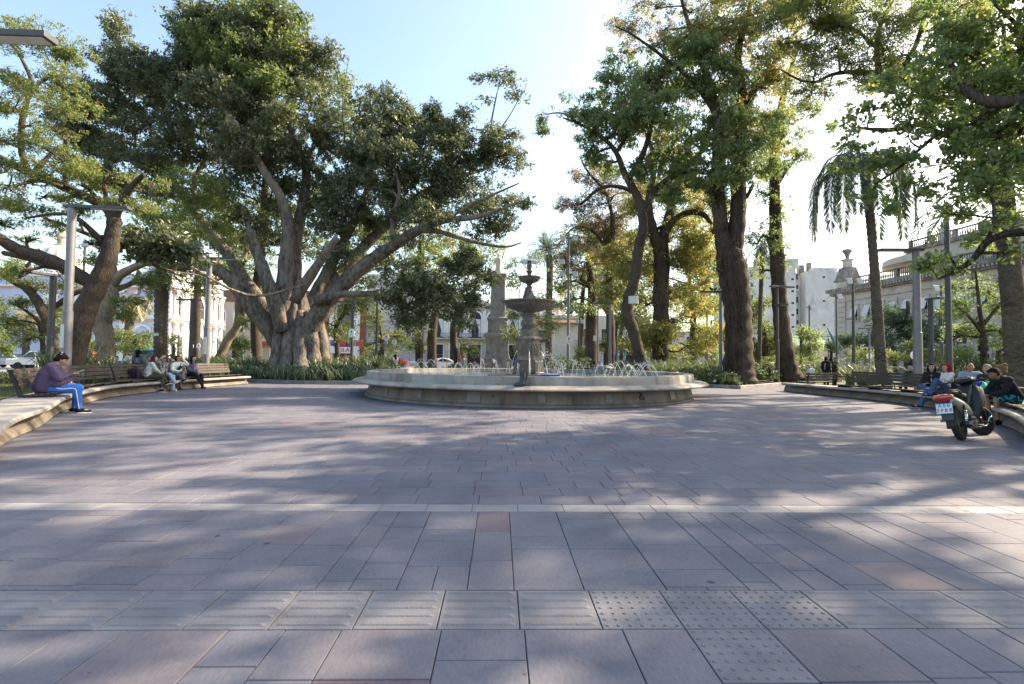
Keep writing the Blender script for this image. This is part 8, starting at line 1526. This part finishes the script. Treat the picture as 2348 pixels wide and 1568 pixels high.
# ---------------------------------------------------------------- vehicles in the street
m_tyre = mat('tyre_rubber', (.018, .018, .018), .85); m_rim = mat('alloy', (.45, .45, .46), .35, metal=.7); m_lamp = mat('headlamp', (.7, .7, .68), .2); m_tail = mat('tail_lamp', (.35, .015, .015), .3)
def car(label, x, y, rz, col, z=0, pickup=False, nm='parked_car', cat='car'):
    r = thing(nm, label, cat, (x, y, z), rz, group='cars parked in the streets'); pm = mat('car_paint_%02d%02d%02d' % tuple(int(c * 99) for c in col), col, .25, .03, 3, coat=.6)
    pr = [(-2.1, .35), (-2.15, .65), (-2.0, .88), (-1.3, .95), (-.6, 1.42), (.1, 1.48), (.9, 1.42), (1.6, .98), (2.05, .9), (2.1, .4), (2.0, .3), (-2.0, .3)] if not pickup else [(-2.5, .45), (-2.5, .95), (-1.5, 1.05), (-.9, 1.62), (.2, 1.68), (.45, 1.08), (2.5, 1.05), (2.5, .45)]
    b = MB(); n = len(pr); vs = []
    for yy, s_ in ((-.82, .93), (-.78, 1), (.78, 1), (.82, .93)):
        for px, pz in pr: vs.append((px * (.985 if s_ < 1 else 1), yy * (1 if pz < 1.0 else .86), .3 + (pz - .3) * (1 if s_ == 1 else .97)))
    b.add(vs, [tuple(range(n - 1, -1, -1)), tuple(range(3 * n, 4 * n))] + [(k * n + i, k * n + (i + 1) % n, (k + 1) * n + (i + 1) % n, (k + 1) * n + i) for k in range(3) for i in range(n)]); b.obj('body', pm, r, bevel=.03)
    for s_ in (-1, 1):
        for wl in ([(-1.1, .98), (-.55, 1.36), (.05, 1.41), (.05, .98)], [(.12, .98), (.12, 1.41), (.85, 1.36), (1.4, 1.0)]) if not pickup else ([(-1.35, 1.1), (-.85, 1.54), (-.3, 1.58), (-.3, 1.1)], [(-.22, 1.1), (-.22, 1.58), (.15, 1.58), (.3, 1.1)]):
            b = MB(); b.add([(px, s_ * (.80 if pz < 1.2 else .715), pz) for px, pz in wl], [(0, 1, 2, 3)]); b.obj('side_window', m_glass, r, fix=False)
        for px in ((-1.3, 1.3) if not pickup else (-1.6, 1.6)):
            b = MB(); b.lathe([(.2, -.1), (.30, -.11), (.33, -.07), (.33, .07), (.30, .11), (.2, .1)], 20); b2 = MB(); b2.M = Matrix.Translation((px, s_ * .76, .33)) @ Matrix.Rotation(PI / 2, 4, 'X'); b2.add(np.concatenate(b.v), b.f); o = b2.obj('wheel', m_tyre, r, smooth='auto'); b3 = MB(); b3.M = b2.M; b3.lathe([(.001, -.09), (.2, -.1), (.2, .1), (.001, .09)], 14); b3.obj('rim', m_rim, o)
        b = MB(); b.box((-2.08 if not pickup else -2.49, s_ * .58, .72), (.1, .3, .14)); b.obj('headlight', m_lamp, r); b = MB(); b.box((2.06 if not pickup else 2.49, s_ * .6, .75), (.1, .25, .14)); b.obj('tail_light', m_tail, r)
    for px, pz, qx, qz in (((-1.22, 1.0, -.62, 1.38), (.93, 1.38, 1.52, 1.02)) if not pickup else ((-1.45, 1.12, -.93, 1.57),)):
        sg = -1 if px < 0 else 1; b = MB(); b.add([(px + sg * .035, -.66, pz + .02), (px + sg * .035, .66, pz + .02), (qx + sg * .035, .58, qz + .02), (qx + sg * .035, -.58, qz + .02)], [(0, 1, 2, 3)]); b.obj('windscreen', m_glass, r, fix=False)
    return r
wh = (.72, .73, .74)
car('white car seen side on between slim palm and left right-hand poles', XU(1985, 58), 58, .2, wh, -1.2); car('white estate car with blue side stripe glow behind the straight park bench', XU(2035, 60), 60, PI + .15, (.62, .66, .74), -1.2); car('white hatchback directly right of the biggest lamp post', XU(2128, 57), 57, .1, wh, -1.2); car('dark car far right behind the seated group', XU(2290, 56), 56, .1, (.12, .12, .13), -1.2)
car('small white car behind the hedge near the knotty trunk', XU(1012, 68), 68, .3, wh); car('white pickup truck at the far left beyond the lawn', XU(105, 45), 45, .25, wh, 0, True, 'pickup_truck', 'truck'); car('red car glimpsed behind the fig bed', XU(905, 76), 76, 0, (.4, .03, .03)); car('silver car at the left edge', XU(20, 50), 50, 0, (.4, .42, .44)); car('white car behind the trunk left of the colonial doorway', XU(1300, 76), 76, 0, wh); car('grey car behind the rose bed', XU(1560, 78), 78, 0, (.3, .31, .33))
# street stalls and panels
def stall(label, u, Y, wd, hg, c1, c2):
    x = XU(u, Y); r = thing('street_stall', label, 'stall', (x, Y, 0)); b = MB(); b.box((0, .4, hg / 2), (wd, .8, hg)); b.obj('cabin', mat('stall_%d' % u, c1, .5), r, bevel=.03); b = MB(); b.box((0, -.15, hg + .06), (wd + .3, 1.4, .12)); b.obj('roof', mat('stall_roof_%d' % u, c2, .5), r, bevel=.02)
    b = MB(); b.box((0, -.02, hg * .62), (wd * .8, .06, hg * .4)); b.obj('counter_window', mat('stall_goods', (.2, .22, .32), .5, .8, 6), r); b = MB(); b.box((0, -.06, hg * .22), (wd * .9, .08, hg * .3)); b.obj('front_panel', mat('stall_front_%d' % u, c2, .5), r); return r
stall('teal roofed stall with red goods at the far left', 168, 46, 3.0, 2.6, (.45, .06, .05), (.05, .33, .38)); stall('bright blue panel stall behind the walking woman in denim', 335, 44, 2.2, 1.8, (.02, .30, .48), (.03, .36, .55)); stall('red kiosk behind the man at the jets', 1054, 62, .8, 2.2, (.45, .02, .03), (.4, .02, .03))
# ---------------------------------------------------------------- small motorcycle at right
RA_ = G(2206, 1009); FA_ = G(2264, 996); hd_ = (FA_ - RA_); hz_ = math.atan2(-hd_.x, hd_.y)
mo = thing('motorcycle', 'small black and cream motorcycle parked by the right bench, number plate toward the viewer', 'motorcycle', (RA_.x, RA_.y, 0), hz_)
mo.rotation_euler = (Matrix.Rotation(hz_, 3, 'Z') @ Matrix.Rotation(-.19, 3, 'Y')).to_euler()
m_pl = mat('black_plastic', (.010, .010, .012), .5, .2, 8); m_cr = mat('cream_bodywork', (.36, .35, .265), .3, .06, 4, coat=.4); m_eng = mat('cast_engine', (.10, .095, .088), .5, .3, 9, .3, 40, metal=.4); m_chr = mat('chrome', (.7, .7, .7), .15, .03, 4, metal=1); m_seat = mat('seat_vinyl', (.02, .02, .021), .6, .2, 30, .2, 90); m_red = mat('red_lens_plastic', (.42, .012, .01), .15, .1, 20, coat=.6); m_orl = mat('orange_lens', (.62, .13, .02), .15, coat=.6); m_flap = mat('mud_flap', (.045, .055, .075), .6)
WB = 1.24
def wheel(y, r, tw, disc):
    M0 = Matrix.Translation((0, y, r)) @ Matrix.Rotation(PI / 2, 4, 'Y')
    b = MB(); b.M = M0; n = 14; pr = [(r - tw * 1.5 + 0, -tw * .75)] 
    pr = [(r - tw + tw * math.cos(a), tw * .95 * math.sin(a)) for a in [(-2.3 + 4.6 * i / 12) for i in range(13)]]
    b.lathe(pr, 48); 
    for i in range(40):   # tread blocks
        a = 2 * PI * i / 40
        for s in (-1, 1): b.box(((r - .001) * math.cos(a), (r - .001) * math.sin(a), s * tw * .28), (.012, .020, tw * .42), m=Matrix.Rotation(a, 3, 'Z') @ Matrix.Rotation(s * .5, 3, 'X'))
    w = b.obj('tyre', m_tyre, wh_, smooth='auto')
    b = MB(); b.M = M0; rr = r - tw * 1.55; b.lathe([(rr - .012, -.028), (rr + .012, -.032), (rr + .004, -.015), (rr + .004, .015), (rr + .012, .032), (rr - .012, .028), (rr - .018, 0), (rr - .012, -.028)], 40)
    for i in range(6):
        a = i * PI / 3; b.bar((.04 * math.cos(a), .04 * math.sin(a), 0), ((rr - .01) * math.cos(a + .12), (rr - .01) * math.sin(a + .12), 0), .026, .022, (0, 0, 1))
    b.lathe([(.001, -.045), (.045, -.045), (.05, -.02), (.05, .02), (.045, .045), (.001, .045)], 18); b.obj('rim', mat('black_alloy', (.025, .025, .027), .35, metal=.5), wh_, smooth='auto')
    if disc: b = MB(); b.M = M0; b.lathe([(.05, .04), (.105, .04), (.105, .046), (.05, .046)], 28); b.obj('brake_disc', mat('brake_disc', (.22, .10, .085), .35, metal=.6), wh_)
for y, r, tw, d in ((0, .285, .052, False), (WB, .285, .043, True)):
    wh_ = bpy.data.objects.new('wheel', None); COL.objects.link(wh_); wh_.parent = mo; wheel(y, r, tw, d)
    if d: wh_.matrix_basis = Matrix.Translation((0, WB, 0)) @ Matrix.Rotation(-.42, 4, 'Z') @ Matrix.Translation((0, -WB, 0))
def loft(secs, n=16):
    """secs: (y, z, half width, half height, exponent)"""
    b = MB(); vs = []; fs = []
    for (y, z, hw, hh, e) in secs:
        for j in range(n):
            a = 2 * PI * j / n; c, s_ = math.cos(a), math.sin(a); vs.append((hw * math.copysign(abs(c) ** e, c), y, z + hh * math.copysign(abs(s_) ** e, s_)))
    k = len(secs)
    for i in range(k - 1):
        for j in range(n): fs.append((i*n+j, i*n+(j+1) % n, (i+1)*n+(j+1) % n, (i+1)*n+j))
    fs += [tuple(range(n)), tuple((k-1)*n+j for j in range(n))]; b.add(vs, fs); return b
def cp(name, b, m, smooth='auto', bevel=0): return b.obj(name, m, mo, smooth=smooth, bevel=bevel)
cp('side_panel', loft([(-.36, .79, .055, .03, .8), (-.30, .77, .10, .055, .8), (-.10, .70, .125, .085, .8), (.15, .62, .135, .11, .8), (.38, .53, .13, .115, .8), (.55, .45, .10, .08, .8), (.62, .42, .05, .04, .8)]), m_cr)
cp('seat', loft([(-.34, .865, .06, .02, .8), (-.28, .87, .105, .04, .75), (0, .845, .125, .05, .75), (.22, .80, .13, .05, .75), (.42, .775, .11, .05, .75), (.56, .80, .07, .04, .75), (.60, .80, .03, .02, .8)]), m_seat)
b = MB(); b.tube(catmull([(-.13, .10, .83), (-.145, -.06, .88), (-.14, -.26, .90), (-.08, -.39, .90), (.08, -.39, .90), (.14, -.26, .90), (.145, -.06, .88), (.13, .10, .83)], 4), .014, 8); cp('grab_rail', b, m_pl, True)
cp('tail_light', loft([(-.47, .775, .05, .03, .8), (-.46, .775, .105, .058, .75), (-.38, .785, .125, .07, .75), (-.33, .79, .11, .06, .8)]), m_red)
for s in (-1, 1): b = MB(); b.ell((s * .105, -.40, .79), (.045, .07, .045)); cp('indicator', b, m_orl, True)
b = MB(); b.box((0, -.36, .705), (.20, .20, .03)); cp('tail_tray', b, m_pl, None, .01)
RP = Matrix.Rotation(-.30, 3, 'X'); pc = Vector((0, -.47, .60)); b = MB(); b.box(pc, (.235, .008, .205), m=RP); plate = cp('number_plate', b, mat('plate_white', (.66, .68, .72), .4, .03), None, .002)
b = MB(); b.box(pc + RP @ Vector((0, -.0055, .087)), (.228, .004, .026), m=RP); b.obj('blue_band', mat('plate_blue', (.03, .10, .48), .4), plate)
for tx, zz in (('A 0 0', .038), ('7 P B B', -.048)):
    o = link('lettering', text_mesh(tx, .082, .003), mat('plate_black', (.015, .015, .018), .5), plate); o.matrix_basis = Matrix.Translation(pc) @ RP.to_4x4() @ facing((0, -1, 0), (0, -.0062, zz)) @ Matrix.Diagonal((.92, 1.05, 1, 1))
b = MB(); b.box((0, -.42, .455), (.17, .006, .16), m=Matrix.Rotation(-.15, 3, 'X')); cp('mud_flap', b, m_flap, None)
b = MB(); vs = []; n = 14
for i in range(n + 1):
    a = RAD(60 + 130 * i / n)
    for x in (-.07, .07): vs.append((x, .335 * math.cos(a), .285 + .335 * math.sin(a))); vs.append((x, .345 * math.cos(a), .285 + .345 * math.sin(a)))
fs = [];
for i in range(n): q = 4 * i; fs += [(q, q + 4, q + 6, q + 2), (q + 1, q + 3, q + 7, q + 5), (q, q + 1, q + 5, q + 4), (q + 2, q + 6, q + 7, q + 3)]
b.add(vs, fs); cp('rear_fender', b, m_pl, None)
vs = []; b = MB()
for i in range(n + 1):
    a = RAD(-8 + 150 * i / n); wv = .06
    for x, rr in ((-wv, .318), (-wv * .6, .345), (0, .352), (wv * .6, .345), (wv, .318)): vs.append((x, WB + rr * math.cos(a), .285 + rr * math.sin(a)))
b.add(vs, [(5*i+j, 5*i+j+1, 5*i+6+j, 5*i+5+j) for i in range(n) for j in range(4)]); o = cp('front_fender', b, m_cr, True); sm = o.modifiers.new('s', 'SOLIDIFY'); sm.thickness = .006
for s in (-1, 1):
    b = MB(); b.tube([(s * .085, WB, .285), (s * .075, WB - .14, .70)], [.026, .024], 10); cp('fork_leg', b, m_pl, True)
    b = MB(); b.tube([(s * .115, -.01, .30), (s * .13, .02, .46)], .030, 10); 
    for i in range(7): b.lathe([(.030, -.008), (.040, 0), (.030, .008)], 12, (s * (.117 + .012 * i / 6), .0 + .03 * i / 6, .34 + .03 * i))
    cp('shock_absorber', b, m_chr if s > 0 else m_pl, True); b = MB(); b.tube([(s * .13, .02, .46), (s * .13, .06, .62)], .022, 10); cp('shock_body', b, m_pl, True)
    b = MB(); b.bar((s * .11, 0, .285), (s * .11, .48, .30), .035, .05); cp('swing_arm', b, m_eng, None, .006)
    b = MB(); b.tube([(s * .12, .05, .36), (s * .26, .05, .36)], .016, 8); cp('pillion_peg', b, m_pl, True); b = MB(); b.tube([(s * .08, .55, .27), (s * .33, .56, .27)], .018, 8); cp('footrest', b, m_pl, True)
b = loft([(.62, .36, .02, .02, .8), (.68, .42, .14, .12, .7), (.76, .60, .20, .20, .65), (.86, .72, .22, .20, .65), (.95, .84, .18, .16, .7), (1.02, .92, .10, .08, .8)]); cp('leg_shield', b, m_pl)
b = loft([(.56, .60, .06, .06, .7), (.66, .70, .08, .12, .7), (.80, .80, .10, .16, .7), (.92, .92, .10, .10, .7)]); cp('centre_cover', b, m_pl)
for s in (-1, 1): b = MB(); b.ell((s * .17, 1.0, .74), (.035, .13, .20), Matrix.Rotation(-.45, 3, 'X')); cp('front_cowl', b, m_pl, True)
b = loft([(.80, 1.06, .06, .02, .8), (.84, 1.07, .14, .05, .75), (.92, 1.07, .16, .075, .75), (1.00, 1.05, .13, .075, .75), (1.06, 1.02, .08, .05, .8)]); cp('handlebar_cowl', b, m_pl)
b = MB(); b.box((0, .855, 1.125), (.16, .09, .012), m=Matrix.Rotation(.5, 3, 'X')); cp('instrument_panel', b, mat('instrument_glass', (.13, .13, .10), .15), None, .004)
b = MB(); b.ell((0, 1.07, 1.03), (.09, .035, .06)); cp('headlight', b, m_lamp, True); b = MB(); b.bar((.06, .90, 1.135), (.13, 1.0, 1.10), .07, .01); cp('white_trim', b, m_white, None)
b = MB(); b.tube(catmull([(-.36, .78, 1.05), (-.22, .84, 1.06), (0, .90, 1.06), (.22, .84, 1.06), (.36, .78, 1.05)], 5), .013, 8); cp('handlebar', b, m_pl, True)
for s in (-1, 1):
    b = MB(); b.tube([(s * .25, .825, 1.06), (s * .37, .775, 1.05)], .020, 10); cp('grip', b, m_seat, True); b = MB(); b.tube([(s * .20, .90, 1.06), (s * .36, .85, 1.04)], .006, 6); cp('brake_lever', b, m_chr, True)
for s in (-1, 1): b = MB(); b.tube(catmull([(s * .30, .88, 1.05), (s * .20, 1.06, 1.10), (s * .09, 1.10, .98), (s * .08, 1.06, .72), (s * .07, 1.16, .42)], 5), .006, 5); cp('control_cable', b, m_pl, True)
b = MB(); b.box((0, .58, .30), (.20, .34, .16)); b.cyl((0, .66, .34), (0, .92, .40), .075, .07, 14); 
for i in range(6): b.cyl((0, .72 + i * .03, .355 + i * .007), (0, .734 + i * .03, .358 + i * .007), .095, .095, 16)
cp('engine', b, m_eng, None, .008)
b = MB(); b.cyl((.10, .44, .30), (.135, .44, .30), .10, .09, 22); b.cyl((.135, .44, .30), (.142, .44, .30), .04, .04, 16); cp('sprocket_cover', b, mat('worn_alloy', (.22, .19, .15), .45, .25, 9, metal=.4), 'auto')
b = MB(); b.tube(catmull([(.14, .52, .24), (.17, .70, .20), (.19, .82, .22), (.22, .88, .33), (.25, .92, .35)], 5), .013, 8); cp('kick_lever', b, m_chr, True)
b = MB(); b.tube(catmull([(.10, .85, .36), (.13, .75, .20), (.15, .40, .19), (.155, .1, .22)], 5), .02, 10); b.tube([(.155, .1, .22), (.17, -.25, .30)], [.042, .05], 14); cp('exhaust', b, m_pl, True)
b = MB(); b.tube([(-.10, .52, .26), (-.24, .46, .035)], .012, 8); cp('side_stand', b, m_pl, True)
# a few fallen leaves and litter on the stones
m_lit = leafmat('fallen_leaf', [(0, (.10, .07, .03)), (.5, (.16, .12, .05)), (1, (.2, .17, .07))], .2, .05); rng = np.random.default_rng(77); n = 420
C = np.stack([rng.uniform(-11, 11, n), rng.uniform(1.5, 24, n), np.full(n, .008)], 1); ok = ((C[:, 0] - FC[0]) ** 2 + (C[:, 1] - FC[1]) ** 2) > 50; C = C[ok]; n = len(C); a = rng.random(n) * 6.28
V = leaf_quads(C, np.stack([np.cos(a), np.sin(a), rng.normal(size=n) * .05], 1), np.tile([0, 0, 1.0], (n, 1)), rng.uniform(.02, .05, n), rng.uniform(.01, .025, n), .1)
tag(link('fallen_leaves', np_mesh('fallen_leaves', V.reshape(-1, 3), np.arange(4 * n).reshape(-1, 4), rng.random(n)), m_lit), 'small dry leaves scattered over the grey paving stones', 'fallen leaves', None, 'stuff')
